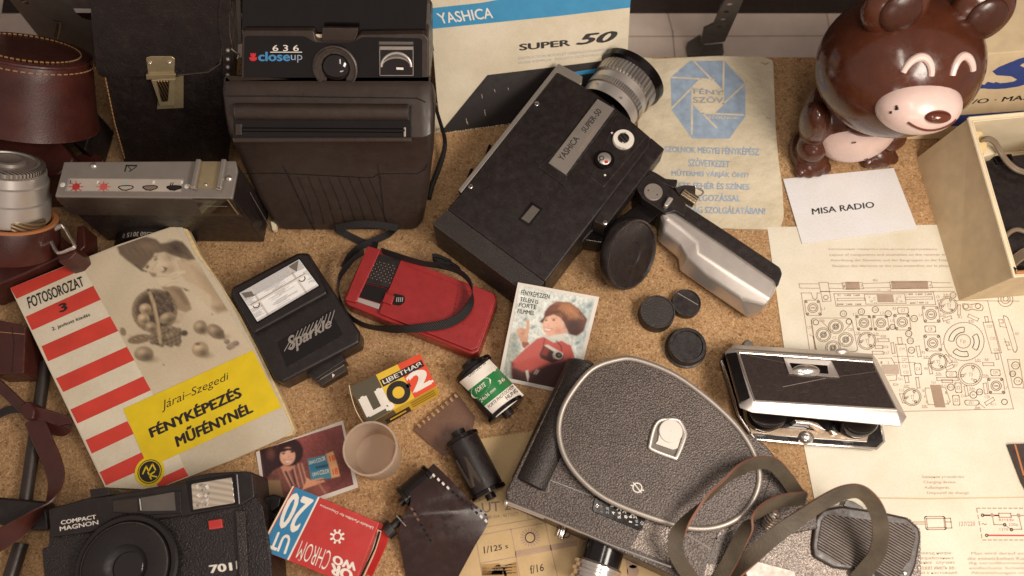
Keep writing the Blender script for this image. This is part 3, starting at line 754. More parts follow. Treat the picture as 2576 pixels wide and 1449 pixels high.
# exposure leaflet under the grey cine camera
S = HZ(.05)
t = paper_thing('exposure_leaflet', 'yellowed exposure leaflet with sun symbols under the grey cine camera', 'leaflet', [(1208, 1103), (1330, 1084), (1450, 1068), (1700, 1480), (1140, 1490), (1160, 1400)], S, 'old_paper', .04)
mb = MB()
def LU(*p, w=.06): mb.line(zU(*p), w, S, 'brown_ink', .012)
LU((150, 620), (900, 495)); LU((150, 700), (1000, 540)); LU((170, 720), (240, 1145)); LU((560, 620), (660, 1145)); LU((945, 555), (1080, 1145)); LU((745, 450), (755, 510)); LU((215, 1005), (620, 930), (1300, 800)); LU((1290, 980), (1430, 1145)); LU((1840, 900), (1870, 1145))
for i in range(7): LU((610, 868 + i * 8), (1000, 800 + i * 8), (1300, 745 + i * 8), w=.04)
mb.text('UT 20', zU((232, 330), (640, 285), (640, 395), (245, 440)), S, 'grey_ink', .014, bold=.01)
mb.text('18 DIN · 80 ASA · 65 ГОСТ', zU((140, 490), (640, 430), (650, 465), (150, 525)), S, 'grey_ink', .014)
mb.text('1/125 s', zU((255, 815), (525, 785), (530, 832), (262, 895)), S, 'black_ink', .014, bold=.01)
mb.text('f/16', zU((770, 1030), (925, 1005), (930, 1085), (780, 1125)), S, 'black_ink', .014, bold=.005)
for cx, cy in ((775, 715), (1170, 660)):
    mb.disc(zU((cx, cy)), .37, S, 'black_ink', .012, 24, .30)
    for i in range(18):
        a = i * math.pi / 9; LU((cx + 62 * math.cos(a), cy + 58 * math.sin(a)), (cx + 105 * math.cos(a), cy + 98 * math.sin(a)), w=.10)
for y in (910, 990, 1090): mb.disc(zU((1925, y)), .42, S, 'brown_ink', .012, 20)
mb.poly(zU((225, 1015), (430, 1000), (450, 1040), (620, 985), (645, 1145), (245, 1145)), S, paper('sketch_tone', (176, 140, 92), .25), .012)
for i in range(16): LU((340 + i * 8, 1120), (380 + i * 6, 1075 + (i % 3) * 8)); LU((240, 1030 + i * 7), (620 - (i % 4) * 50, 1010 + i * 8), w=.03)
for i in range(22): LU((470 + i, 1060 + i * 4), (490 + i, 1060 + i * 4))
x0, y0 = 390, 705
mb.build('print', t)
mb = MB()
for i in range(14):
    c = lerp(zQ3((395, 703)), zQ3((640, 668)), i / 13.); mb.disc(c, .09, HZ(.05), 'cork', .013, 10)
mb.build('perforation', t)

# --- woman with a camera: winter film advert card, leaning on the end of the cine camera
S = P3((1270, 970, .12), (1420, 985, .12), (1400, 725, 4.9))
t = paper_thing('film_postcard', 'postcard of a woman in a red coat pointing up, camera round her neck', 'postcard', [(325, 140), (1162, 290), (911, 1305), (118, 1141)], S, 'photo_edge', .05, zF)
def paint(p):
    p.mottle(40, .10); p.poly([(200, 700), (330, 640), (350, 900), (250, 1150), (160, 1080)], (110, 116, 100), 60, .55)
    p.poly([(930, 350), (1130, 300), (1090, 700), (960, 850), (900, 650)], (150, 166, 166), 60, .5); p.mottle(14, .14)
    for x, y, r in ((1060, 380, 40), (1000, 450, 26), (400, 520, 30), (480, 600, 30), (290, 790, 30), (900, 330, 30), (940, 760, 30)): p.ell(x, y, r, r * .6, (128, 146, 146), rot=-35, soft=.8, a=.7)
    p.poly([(560, 700), (700, 640), (850, 700), (860, 800), (620, 780)], (196, 196, 186), 10); p.mottle(6, .05)
    p.poly([(590, 700), (520, 720), (400, 820), (300, 920), (255, 960), (260, 1100), (440, 1200), (560, 1060), (900, 1180), (915, 930), (870, 790), (780, 740), (690, 760)], (184, 90, 82), 8)
    p.poly([(255, 960), (450, 1060), (560, 1010), (700, 960), (860, 920), (900, 1280), (520, 1230), (250, 1160)], (70, 46, 44), 40)
    p.poly([(300, 960), (560, 890), (560, 960), (380, 1060), (270, 1010)], (176, 78, 70), 30, .9)
    p.poly([(400, 1050), (430, 1040), (440, 1110), (425, 1170)], (206, 190, 180), 6); p.line([(490, 1080), (520, 1040)], 8, (200, 190, 180)); p.line([(510, 1085), (540, 1045)], 8, (200, 190, 180))
    p.poly([(370, 800), (360, 740), (420, 740), (445, 775), (390, 820)], (150, 90, 76), 6)
    p.poly([(330, 690), (310, 640), (350, 605), (420, 620), (430, 700), (425, 755), (350, 750)], (196, 150, 124), 8); p.line([(428, 540), (424, 640), (405, 690)], 34, (206, 160, 134), 8); p.ell(335, 645, 26, 30, (206, 162, 136)); p.line([(350, 660), (390, 670)], 6, (150, 96, 78), 5)
    p.poly([(585, 540), (600, 480), (700, 470), (760, 480), (820, 620), (800, 670), (700, 690), (640, 700), (590, 650), (575, 600)], (220, 172, 148), 8)
    p.ell(640, 560, 50, 60, (228, 184, 160), soft=.8, a=.6); p.ell(740, 640, 50, 40, (196, 136, 112), soft=.9, a=.6)
    p.poly([(545, 545), (590, 500), (600, 440), (650, 380), (720, 335), (860, 345), (960, 420), (1040, 520), (1000, 640), (930, 690), (850, 670), (800, 560), (760, 500), (690, 470), (610, 500), (580, 560)], (104, 64, 50), 10)
    p.poly([(690, 345), (860, 350), (960, 430), (930, 520), (850, 520), (800, 440), (700, 410)], (170, 116, 80), 40, .9); p.ell(900, 600, 90, 80, (70, 44, 40), soft=.7, a=.8)
    for i in range(26):
        x, y = 700 + i * 11, 380 + 90 * abs(math.sin(i * 1.7)); p.line([(x, y), (x + 26, y + 50)], 7, (198, 148, 108) if i % 2 else (80, 50, 40), 6, .55)
    p.ell(700, 395, 70, 30, (120, 74, 58), rot=-25, soft=.6, a=.8)
    p.ell(615, 530, 13, 7, (60, 40, 36)); p.ell(692, 528, 15, 8, (60, 40, 36)); p.line([(670, 512), (718, 512)], 5, (120, 76, 60)); p.line([(600, 515), (630, 510)], 5, (120, 76, 60)); p.line([(648, 560), (632, 590), (650, 596)], 5, (190, 130, 108))
    p.poly([(600, 610), (640, 622), (676, 622), (650, 640), (610, 632)], (240, 226, 214), 4); p.line([(598, 606), (640, 616), (680, 616)], 6, (176, 84, 78)); p.line([(606, 634), (650, 642), (678, 624)], 6, (176, 84, 78)); p.ell(815, 640, 16, 26, (206, 156, 130), rot=20)
    p.poly([(580, 700), (640, 705), (700, 680), (790, 670), (830, 690), (800, 730), (850, 740), (840, 780), (760, 730), (660, 715)], (206, 204, 192), 8)
    p.line([(600, 720), (585, 800)], 10, (130, 50, 46)); p.line([(720, 740), (770, 800), (775, 840)], 10, (100, 50, 46))
    p.poly([(545, 880), (590, 790), (800, 880), (790, 930), (680, 970), (560, 920)], (70, 44, 42), 6); p.poly([(592, 788), (630, 780), (790, 870), (790, 895), (690, 850)], (206, 198, 186), 5); p.poly([(560, 880), (600, 800), (650, 830), (620, 900)], (130, 56, 46), 5)
    p.ell(735, 890, 52, 40, (186, 176, 164), rot=20); p.ell(745, 890, 36, 30, (44, 32, 32), rot=20); p.ell(748, 888, 16, 13, (110, 100, 96), rot=20)
    for s_ in range(3): p.line([(680 + s_ * 9, 880), (692 + s_ * 9, 925)], 5, (150, 140, 130))
picture('picture', [(340, 172), (1118, 312), (884, 1262), (168, 1112)], zF, S, paint, t, 150, 180, base_col=(208, 212, 204))
mb = MB()
for s_, q in (('FÉNYKÉPEZZEN', ((365, 205), (655, 255), (648, 310), (355, 268))), ('TÉLEN IS', ((355, 280), (538, 312), (532, 362), (345, 332))), ('FORTE', ((342, 350), (518, 372), (512, 418), (332, 390))), ('FILMMEL', ((328, 412), (500, 438), (495, 478), (318, 454)))):
    mb.text(s_, zF(*q), S, 'black_ink', .035, bold=.01)
mb.build('lettering', t)
# --- woman with a film box
S = HZ(.07)
t = paper_thing('film_photo', 'white bordered photo of a dark haired woman holding up a film box', 'photo', [(180, 600), (1410, 152), (1628, 1100), (328, 1556)], S, 'photo_edge', .05, zG)
def paint(p):
    p.ell(850, 400, 420, 220, (150, 78, 74), rot=-15, soft=1.2); p.poly([(1150, 300), (1450, 300), (1560, 1060), (1100, 1220), (1250, 900)], (104, 52, 48), 200, .9)
    p.poly([(200, 500), (480, 480), (540, 800), (420, 900), (300, 1000)], (50, 26, 30), 60); p.ell(390, 620, 60, 90, (110, 66, 52), soft=.9, a=.6)
    p.poly([(330, 1080), (350, 980), (420, 870), (520, 820), (760, 740), (880, 780), (930, 950), (1000, 1100), (1250, 1180), (1200, 1560), (330, 1560)], (126, 76, 66), 16); p.mottle(16, .16)
    for a, b in (((700, 760), (790, 1100)), ((770, 750), (860, 1090)), ((830, 770), (900, 1020)), ((560, 860), (690, 1130)), ((620, 850), (720, 1080))): p.line([a, b], 20, (206, 150, 128), 10, .8)
    for a, b in (((600, 880), (710, 1090)), ((690, 830), (740, 1050))): p.line([a, b], 22, (70, 34, 40), 10, .9)
    for i in range(16): p.line([(370 + i * 9, 890 + (i % 4) * 22), (360 + i * 9, 940 + (i % 4) * 22)], 7, (70, 44, 36), 6, .8)
    p.poly([(320, 1080), (340, 1000), (520, 1000), (560, 1180), (560, 1560), (330, 1560)], (150, 120, 88), 16); p.poly([(1010, 1060), (1240, 1090), (1180, 1230), (960, 1230)], (140, 80, 70), 30, .8); p.line([(1080, 1060), (1160, 1180)], 24, (190, 130, 110), 10, .7)
    p.poly([(520, 800), (700, 760), (740, 800), (660, 870), (560, 870)], (196, 136, 110), 10)
    p.ell(660, 600, 190, 200, (48, 24, 26), soft=.12); p.poly([(480, 600), (560, 560), (560, 800), (500, 820)], (44, 22, 26), 16)
    p.ell(628, 660, 108, 128, (216, 162, 134), rot=8, soft=.1); p.ell(600, 660, 60, 80, (226, 176, 150), soft=.9, a=.6); p.poly([(520, 560), (600, 545), (720, 545), (735, 600), (640, 575), (530, 610)], (48, 24, 26), 10)
    p.ell(572, 620, 26, 12, (60, 30, 30), rot=-8); p.ell(695, 600, 26, 12, (60, 30, 30), rot=-8); p.line([(545, 600), (600, 590)], 7, (90, 50, 44)); p.line([(672, 582), (715, 575)], 7, (90, 50, 44)); p.line([(640, 640), (648, 676), (625, 684)], 6, (184, 122, 100))
    p.poly([(575, 710), (630, 730), (690, 700), (670, 745), (625, 755)], (240, 224, 210), 6); p.line([(570, 706), (630, 724), (694, 696)], 8, (176, 76, 72)); p.line([(580, 720), (625, 760), (685, 716)], 8, (186, 84, 80))
    p.poly([(905, 700), (1165, 640), (1260, 970), (965, 1000)], (66, 140, 160), 6); p.poly([(930, 780), (1195, 720), (1220, 830), (950, 880)], (50, 112, 150), 6, .7)
    p.poly([(1165, 630), (1270, 588), (1325, 750), (1370, 940), (1255, 970), (1215, 800)], (214, 164, 112), 6); p.poly([(1215, 800), (1325, 755), (1370, 940), (1255, 970)], (226, 172, 116), 6)
    p.poly([(900, 960), (960, 1000), (1130, 960), (1140, 1000), (1160, 1020), (1050, 1060), (930, 1100), (830, 1140), (880, 1040)], (214, 152, 118), 8); p.line([(1030, 1010), (1130, 985)], 8, (150, 92, 74)); p.line([(1040, 1045), (1120, 1025)], 6, (160, 98, 80)); p.line([(1090, 1000), (1130, 985)], 12, (70, 40, 40))
picture('picture', [(233, 575), (1393, 212), (1562, 1062), (350, 1480)], zG, S, paint, t, 170, 130, base_col=(126, 66, 62))
mb = MB()
for s_, q, m in (('COLOR', ((1030, 700), (1155, 655), (1165, 715), (1040, 755)), 'white_ink'), ('COLOR', ((1080, 860), (1210, 835), (1220, 895), (1090, 925)), 'white_ink'), ('ORWO', ((925, 735), (1020, 705), (1030, 755), (935, 780)), 'white_ink'), ('ORWO', ((975, 900), (1070, 870), (1080, 920), (985, 950)), 'white_ink'), ('18', ((1215, 660), (1290, 640), (1305, 715), (1232, 740)), 'orange_ink'), ('18', ((1262, 845), (1330, 820), (1340, 910), (1275, 925)), 'orange_ink'), ('PLANFILM', ((1030, 805), (1195, 770), (1200, 805), (1036, 840)), 'black_ink')):
    mb.text(s_, zG(*q), S, m, .035, bold=.02)
mb.build('lettering', t)

# ================================================================ BOOK
zb_ = .95
S = P3((259, 1222, .9), (455, 566, 2.9), (742, 1085, 1.0))   # leans on the lens of the compact camera
cover = zB((52, 362), (405, 220), (610, 138), (870, 50), (905, 36), (935, 42), (1000, 180), (1120, 330), (1220, 500), (1320, 690), (1450, 960), (1500, 1075), (1510, 1100), (1440, 1140), (1200, 1245), (970, 1335), (800, 1400), (540, 1388))
t = thing('photography_book', 'worn photography book with red and white striped spine side and yellow title panel', 'book', W(*cover[0], 0))
mb = MB(); mb.slab([W_ for W_ in cover], S, .12, 'grey_paper'); mb.build('cover', t, .02, 1)
mb = MB()
S2 = Plane(S.p - S.n * .13, S.n)
mb.slab(zB((62, 364), (405, 224), (610, 144), (900, 44), (965, 60), (1030, 190), (1130, 335), (1235, 500), (1335, 690), (1465, 960), (1518, 1090), (1500, 1120), (1430, 1140), (1200, 1240), (970, 1330), (800, 1395), (545, 1380)), S2, .8, M('page_edge', (214, 190, 142), .8, var=.2, vs=3, bmp=.5, bs=20)); mb.build('page_block', t)
mb = MB()
strp = zB((52, 362), (405, 220), (440, 265), (790, 912), (970, 1335), (800, 1400), (540, 1388), (512, 1310))
mb.poly(strp, S, 'cream_paper', .010)
for q in ([(52, 362), (405, 222), (437, 262), (85, 418)], [(132, 510), (497, 343), (535, 415), (165, 580)], [(213, 662), (583, 500), (622, 578), (247, 740)], [(287, 828), (662, 660), (700, 730), (325, 898)], [(362, 988), (740, 815), (777, 888), (398, 1060)], [(440, 1145), (655, 1047), (690, 1112), (472, 1215)], [(512, 1310), (735, 1205), (760, 1260), (700, 1310), (545, 1378)], [(800, 1352), (945, 1285), (970, 1330), (815, 1392)]):
    mb.poly(zB(*q), S, 'red_ink', .02)
mb.poly(zB((633, 985), (1302, 682), (1450, 975), (835, 1255), (742, 1240)), S, 'yellow_ink', .045)
mb.disc(zB((770, 1307)), 1.06, S, 'yellow_ink', .05, 36)
c = zB((770, 1307))
mb.disc(c, .86, S, 'black_ink', .06, 36, .80); mb.disc(c, .74, S, 'black_ink', .06, 36)
def LB(*p, w=.10): mb.line(zB(*p), w, S, 'yellow_ink', .072)
LB((735, 1318), (752, 1280), (765, 1306), (785, 1268), (800, 1298)); LB((762, 1312), (778, 1345)); LB((795, 1308), (768, 1326), (806, 1334))
for s_, q, b_ in (('FOTOSOROZAT', ((138, 412), (418, 302), (436, 350), (152, 468)), .02), ('3', ((303, 448), (336, 435), (346, 475), (312, 488)), .04), ('2. javított kiadás', ((265, 566), (460, 490), (466, 510), (272, 588)), .01),
                  ('FÉNYKÉPEZÉS', ((762, 1075), (1225, 862), (1244, 922), (782, 1132)), .05), ('MŰFÉNYNÉL', ((896, 1110), (1280, 938), (1302, 1000), (915, 1180)), .05)):
    mb.text(s_, zB(*q), S, 'black_ink', .06, bold=b_)
mb.text('Járai–Szegedi', zB((818, 950), (1172, 795), (1190, 838), (836, 1004)), S, 'black_ink', .06, shear=.35, bold=-.005)
mb.build('print', t)
zBk = Z(440, 880, 1000, 1449)
def paint(p):
    p.poly([(0, 900), (700, 900), (1450, 1250), (900, 1500), (200, 1400)], (186, 168, 138), 500, .5); p.mottle(200, .03)
    p.poly([(640, 345), (760, 345), (850, 370), (960, 480), (1185, 800), (1165, 862), (1060, 886), (1000, 860), (900, 745), (770, 610), (690, 500)], (196, 174, 142), 16)
    p.poly([(800, 420), (960, 500), (1160, 790), (1100, 830), (950, 660)], (168, 146, 116), 70, .7); p.poly([(1000, 820), (1180, 790), (1160, 862), (1060, 886)], (150, 128, 100), 50, .8)
    p.poly([(700, 545), (830, 600), (990, 715), (1000, 850), (880, 760), (780, 690)], (208, 190, 160), 30, .8)
    p.poly([(490, 625), (590, 600), (690, 628), (760, 740), (802, 850), (740, 882), (650, 850), (610, 760)], (158, 136, 108), 14); p.poly([(600, 640), (690, 640), (780, 800), (730, 800), (660, 700)], (118, 98, 76), 40, .7); p.poly([(650, 860), (740, 880), (710, 960), (650, 1010)], (190, 170, 138), 30, .6)
    p.poly([(700, 625), (780, 660), (740, 665)], (104, 86, 68), 10)
    p.poly([(40, 212), (110, 165), (250, 120), (340, 113), (440, 140), (482, 182), (560, 175), (640, 150), (705, 165), (780, 250), (842, 348), (760, 352), (690, 330), (600, 300), (430, 280), (400, 340), (345, 400), (300, 440), (345, 470), (290, 462), (220, 410), (150, 360), (70, 292)], (112, 94, 76), 22)
    p.poly([(300, 440), (345, 395), (395, 330), (440, 285), (520, 270), (600, 305), (640, 400), (636, 470), (590, 516), (500, 500), (430, 482), (350, 462)], (206, 186, 156), 12)
    p.poly([(360, 470), (440, 486), (450, 530), (400, 520)], (150, 130, 104), 16); p.ell(590, 450, 50, 60, (178, 156, 126), soft=1, a=.6); p.ell(470, 380, 60, 50, (218, 200, 172), soft=1, a=.6); p.ell(560, 330, 60, 40, (172, 150, 122), soft=1, a=.5)
    for k in range(90):
        u = (k * .618) % 1; x, y = 60 + 380 * u, 150 + 120 * ((k * .37) % 1) + 60 * (1 - u) * .3
        p.line([(x, y), (x + 34, y + 10), (x + 62, y + 40)], 4, ((150, 130, 106), (78, 64, 52), (126, 108, 88))[k % 3], 9, .38)
    for k in range(50):
        x, y = 520 + 230 * ((k * .618) % 1), 180 + 130 * ((k * .37) % 1); p.line([(x, y), (x + 30, y + 26), (x + 50, y + 70)], 4, ((140, 120, 98), (70, 58, 48))[k % 2], 9, .4)
    p.ell(640, 230, 90, 60, (74, 60, 50), rot=30, soft=1, a=.7); p.ell(350, 210, 90, 40, (140, 120, 96), rot=10, soft=1, a=.5); p.line([(230, 400), (300, 455), (345, 468)], 12, (70, 58, 48), 10, .8)
    p.line([(380, 352), (402, 322), (452, 312)], 9, (96, 80, 64), 6, .9); p.line([(302, 440), (330, 412), (362, 402)], 9, (96, 80, 64), 6, .9); p.ell(434, 342, 20, 9, (60, 48, 40), rot=-35, soft=.5); p.ell(352, 424, 20, 9, (60, 48, 40), rot=-35, soft=.5); p.ell(436, 350, 30, 18, (150, 130, 106), rot=-35, soft=1, a=.4)
    p.line([(452, 370), (412, 430), (392, 440), (410, 456)], 6, (160, 138, 110), 6, .8); p.poly([(500, 415), (556, 430), (545, 458), (512, 480), (484, 472), (520, 448)], (92, 74, 60), 8, .9); p.line([(505, 425), (520, 448), (500, 468)], 7, (222, 206, 180), 6, .9); p.line([(560, 425), (566, 455), (520, 486)], 5, (150, 128, 102), 5, .7)
    p.poly([(430, 520), (560, 500), (640, 465), (735, 455), (738, 482), (640, 535), (600, 556), (665, 580), (640, 600), (560, 622), (480, 612)], (214, 196, 164), 12); p.line([(590, 552), (720, 492)], 5, (140, 118, 94), 5, .8); p.line([(520, 612), (600, 580), (662, 580)], 5, (140, 118, 94), 5, .7); p.line([(450, 520), (600, 515), (650, 490)], 6, (140, 118, 94), 6, .7)
    p.ell(425, 865, 230, 222, (118, 100, 78), soft=.08); p.ell(440, 860, 190, 185, (78, 64, 52), soft=.25)
    for k in range(120):
        t_ = k * .0524; x, y = 425 + 212 * math.cos(t_), 865 + 205 * math.sin(t_); s_ = 12 if k % 2 else -12; p.line([(x - 12, y + s_), (x + 12, y - s_)], 5, (178, 156, 124) if k % 3 else (84, 68, 54), 4, .75)
    for k in range(60):
        x, y = 430 + 150 * ((k * .618) % 1), 680 + 190 * ((k * .37) % 1); p.ell(x, y, 22, 22, (84, 70, 58) if k % 2 else (104, 88, 72), soft=.4, a=.8); p.ell(x - 6, y - 7, 6, 5, (176, 156, 128), soft=1, a=.6)
    for k in range(80):
        x, y = 390 + 290 * ((k * .618) % 1), 1040 + 170 * ((k * .37) % 1); c_ = (90, 118, 140)[k % 3]; p.ell(x, y, 26, 26, (c_, c_ * .86, c_ * .68), soft=.3, a=.85); p.ell(x - 7, y - 8, 7, 6, (200, 182, 150), soft=1, a=.6)
    p.ell(725, 1090, 36, 30, (84, 70, 56), soft=.4)
    for x, y, rx, ry, rot, c_ in ((330, 845, 62, 56, 0, 168), (312, 948, 62, 60, 0, 168), (386, 1030, 56, 54, 0, 148), (550, 935, 84, 52, -25, 146), (316, 1300, 98, 76, 0, 142), (886, 1030, 70, 70, 0, 144), (1040, 1075, 96, 66, 35, 136), (886, 1255, 86, 80, 0, 166)):
        p.ell(x + rx * .7, y + ry * .75, rx * .8, ry * .4, (150, 130, 102), soft=1, a=.6)
        p.ell(x, y, rx, ry, (c_, c_ * .87, c_ * .69), rot, soft=.1); p.ell(x - rx * .3, y - ry * .3, rx * .5, ry * .45, (c_ + 48, c_ * .87 + 44, c_ * .69 + 38), rot, soft=1, a=.75); p.ell(x + rx * .35, y + ry * .45, rx * .6, ry * .5, (c_ * .62, c_ * .53, c_ * .42), rot, soft=1, a=.65)
    p.poly([(1080, 1060), (1122, 1060), (1136, 1150), (1090, 1140)], (110, 92, 74), 12, .9); p.ell(860, 1200, 30, 14, (100, 84, 66), soft=.8, a=.8)
    p.ell(270, 1150, 120, 46, (128, 108, 84), rot=-10, soft=.12)
    for k in range(30): x, y = 170 + 200 * ((k * .618) % 1), 1120 + 60 * ((k * .37) % 1); p.line([(x, y), (x + 18, y - 6)], 5, (178, 156, 126) if k % 2 else (96, 80, 62), 4, .7)
    for k in range(10): x, y = 1150 + 110 * ((k * .618) % 1), 1175 + 70 * ((k * .41) % 1); p.ell(x, y, 26, 25, (150 - 12 * (k % 3), 130 - 10 * (k % 3), 104), soft=.25); p.ell(x - 8, y - 8, 8, 7, (200, 182, 152), soft=1, a=.6)
    p.line([(375, 680), (420, 810), (455, 980), (482, 1180)], 34, (186, 164, 130), 8)
    for k in range(34): u = k / 33; x, y = 375 + 107 * u, 680 + 500 * u + 14 * math.sin(u * 3); p.line([(x - 16, y + 6), (x + 18, y - 4)], 5, (124, 104, 80), 4, .75)
    p.ell(105, 1075, 30, 44, (140, 120, 96), rot=-20, soft=.3); p.ell(362, 655, 18, 14, (84, 70, 58), soft=.4); p.ell(517, 1412, 7, 9, (50, 40, 34)); p.ell(1008, 900, 7, 7, (50, 40, 34))
def b2(x, y): return ((x / 1.3175 - 440) * 2.5875, (y / 1.3175 + 850 - 880) * 2.5875)
picture('picture', [b2(408, 221), b2(900, 44), b2(1302, 682), b2(790, 912)], zBk, S, paint, t, 200, 200, off=.03, base_col=(208, 192, 164))
zM = zQ1
def depth(p): return (Vector(p) - CAM).dot(DZ)
def cmpx(p, px): return px * depth(p) / F          # length in cm of px view points at p
def screw(mb, c, S, r=.16):
    p = S(*c); mb.lathe(p, S.n, [(r, -.02), (r, .03), (r * .7, .06)], 'chrome', 14)
    mb.line([(c[0] - 3, c[1] - 2), (c[0] + 3, c[1] + 2)], .05, S, 'black_ink', .075); mb.line([(c[0] + 2, c[1] - 3), (c[0] - 2, c[1] + 3)], .05, S, 'black_ink', .075)
# ================================================================ FLASH UNIT
t = thing('flash_unit', 'black electronic flash with bright window and silver script lettering beside the striped book', 'flash', W(730, 830, 0))
body = zQ2((58, 238), (335, 92), (380, 92), (596, 425), (594, 470), (270, 638), (236, 622), (52, 268))
mb = MB(); mb.prism(rnd(body, 6, 4), 2.2, .05, 'black_plastic', smooth=True); mb.build('body', t, .22, 3)
mb = MB(); mb.prism(rnd(zQ2((60, 240), (345, 94), (385, 100), (462, 262), (150, 432), (62, 268)), 8, 4), 2.75, 2.1, 'black_plastic', smooth=True); mb.build('flash_head', t, .2, 3)
S = HZ(2.76)
win = zQ2((88, 262), (343, 118), (428, 232), (166, 386))
mb = MB()
mb.poly(rnd(win, 4), S, M('reflector', (254, 253, 250), .3, 0, var=.01, rv=.05, coat=.8, spec=1), .012)
lens_line = M('lens_ridge', (120, 108, 98), .35, .5)
for k in range(40):
    v = (k + .5) / 40
    for u0, u1 in ((.02, .98),) if v < .3 or v > .93 else ((.02, .10 + .1 * random.random()), (.3 + .2 * random.random(), .45 + .3 * random.random()), (.9 + .06 * random.random(), .98)):
        if v < .3 or random.random() < .75: mb.line([quad(win, u0, v), quad(win, u1, v)], .028 if v < .3 else .016, S, lens_line, .016 + .0004 * k)
mb.poly([quad(win, .03, .04), quad(win, .2, .16), quad(win, .17, .3), quad(win, .04, .22)], S, 'satin_alu', .014); mb.poly([quad(win, .8, .05), quad(win, .97, .04), quad(win, .86, .3)], S, 'satin_alu', .014)
for a, b in ((.17, .2), (.78, .81)): mb.poly([quad(win, a, .02), quad(win, b, .02), quad(win, b, .98), quad(win, a, .98)], S, 'photo_edge', .02)
mb.tube([S(*quad(win, .06, .5), .03), S(*quad(win, .94, .5), .03)], .1, 'photo_edge')
for u in (.12, .86): mb.disc(quad(win, u, .55), .28, S, 'steel_paint', .03, 16, .2)
mb.build('reflector', t)
mb = MB(); mb.line(win, .09, S, 'gloss_black', .05, True); mb.build('window_rim', t)
S = HZ(2.2)
mb = MB(); mb.slab(rnd(zQ2((248, 470), (470, 335), (527, 440), (290, 575)), 4), HZ(2.23), .1, 'gloss_black', smooth=False); mb.build('name_panel', t, .03, 1)
mb = MB()
mb.text('Sparkle', zQ2((284, 452), (470, 366), (484, 412), (310, 520)), HZ(2.23), M('script_silver', (150, 141, 132), .4), .02, bold=.03, shear=.3)
for i in range(13):
    a = (278 + i * 16, 500 - i * 8.6); mb.line(zQ2((a[0] + 2, a[1] - (2 if i > 2 else -6)), (a[0] + 28 if i < 9 else a[0] + 20, a[1] - 62 if i > 1 else a[1] - 40)), .05, HZ(2.23), 'silver', .012)
mb.build('lettering', t)
mb = MB(); mb.prism(zQ2((372, 600), (515, 505), (535, 545), (412, 625)), 1.5, .1, 'black_plastic'); mb.prism(zQ2((398, 618), (528, 545), (540, 590), (436, 652)), 1.0, .05, 'satin_plastic')
mb.build('shoe_foot', t, .08)
mb = MB(); mb.poly(zQ2((480, 600), (492, 606), (482, 618)), HZ(1.01), 'white_ink', .02); mb.line(zQ2((430, 625), (530, 565)), .06, HZ(1.0), 'satin_alu', .012); mb.build('arrow_mark', t)
# ================================================================ RED POCKET CAMERA
t = thing('pocket_camera', 'red plastic pocket camera with black wrist strap lying on the cork', 'camera', W(1060, 760, 0))
mb = MB(); mb.prism(rnd(zQ2((628, 66), (690, 80), (770, 118), (1160, 262), (1172, 292), (1094, 508), (1066, 520), (545, 312), (528, 284)), 4, 3), 1.9, .05, 'red_plastic', smooth=True); mb.build('body', t, .16, 3)
mb = MB()
mb.prism(rnd(zQ2((772, 114), (1158, 264), (1166, 290), (1090, 492), (1062, 502), (676, 346)), 4, 3), 2.25, 1.8, 'red_plastic', smooth=True); mb.build('sliding_cover', t, .12, 3)
mb = MB(); mb.prism(rnd(zQ2((628, 64), (684, 80), (580, 302), (535, 290)), 4, 3), 2.2, 1.8, 'red_plastic', smooth=True); mb.build('end_cap', t, .12, 3)
mb = MB(); mb.slab(zQ2((664, 94), (776, 124), (716, 240), (610, 216)), HZ(2.12), .3, 'black_plastic')
for i in range(11):
    for j in range(8): mb.disc(zQ2((640 + i * 9.2 - j * 3 + 12, 126 + i * 2.4 + j * 10)), .045, HZ(2.12), 'satin_alu' if (i + j) % 2 else 'satin_plastic', .012, 6)
mb.build('thumb_grip', t, .03)
mb = MB(); mb.slab(zQ2((584, 278), (682, 308), (674, 330), (578, 296)), HZ(2.0), .3, 'silver'); mb.build('trim_strip', t, .03)
mb = MB(); mb.slab(zQ2((614, 222), (712, 244), (682, 304), (588, 276)), HZ(2.02), .3, 'gloss_black'); mb.slab(zQ2((576, 300), (672, 334), (668, 352), (574, 318)), HZ(1.6), .6, 'gloss_black'); mb.build('window_band', t, .03)
mb = MB(); mb.slab(zQ2((704, 258), (742, 272), (730, 312), (690, 298)), HZ(2.5), .4, 'red_plastic'); mb.build('release_tab', t, .08)
mb = MB(); mb.poly(rnd(zQ2((738, 264), (784, 274), (786, 300), (764, 316), (728, 310)), 5), HZ(2.26), 'gloss_black', .012)
for i in range(4): mb.line(zQ2((752 + i * 8, 282), (750 + i * 8, 298)), .07, HZ(2.26), 'silver', .03)
mb.build('slider_recess', t)
mb = MB()
dk = M('red_shade_print', (140, 26, 26), .4)
mb.text('AGFAMATIC', zQ2((1010, 240), (1070, 250), (1035, 400), (975, 385))[1:] + zQ2((1010, 240), (1070, 250), (1035, 400), (975, 385))[:1], HZ(2.26), dk, .012)
mb.line(zQ2((800, 150), (1010, 230), (980, 410)), .05, HZ(2.26), dk, .012)
mb.build('relief', t)
mb = MB()
q = zQ2((930, 452), (1044, 500), (1040, 530), (926, 480))
S = Plane(W(*zQ2((930, 452)), 1.8), (-.4, -.9, .25)); mb.poly(q, S, dk, .03); mb.build('side_plate', t)
strap = [(612, 92, 2.4), (560, 130, 2.6), (512, 200, 1.6), (512, 280, .9), (545, 350, .5), (610, 395, .5), (690, 412, .6), (770, 414, 2.3), (860, 408, 2.6), (960, 392, 2.6), (1030, 352, 2.7), (1066, 290, 3), (1060, 220, 3.2), (1010, 172, 2.9), (940, 150, 2.4), (860, 138, 2.6), (770, 112, 2.7), (690, 86, 2.3)]
P = cr([W(*zQ2((a, b)), z) for a, b, z in strap], 5, False)
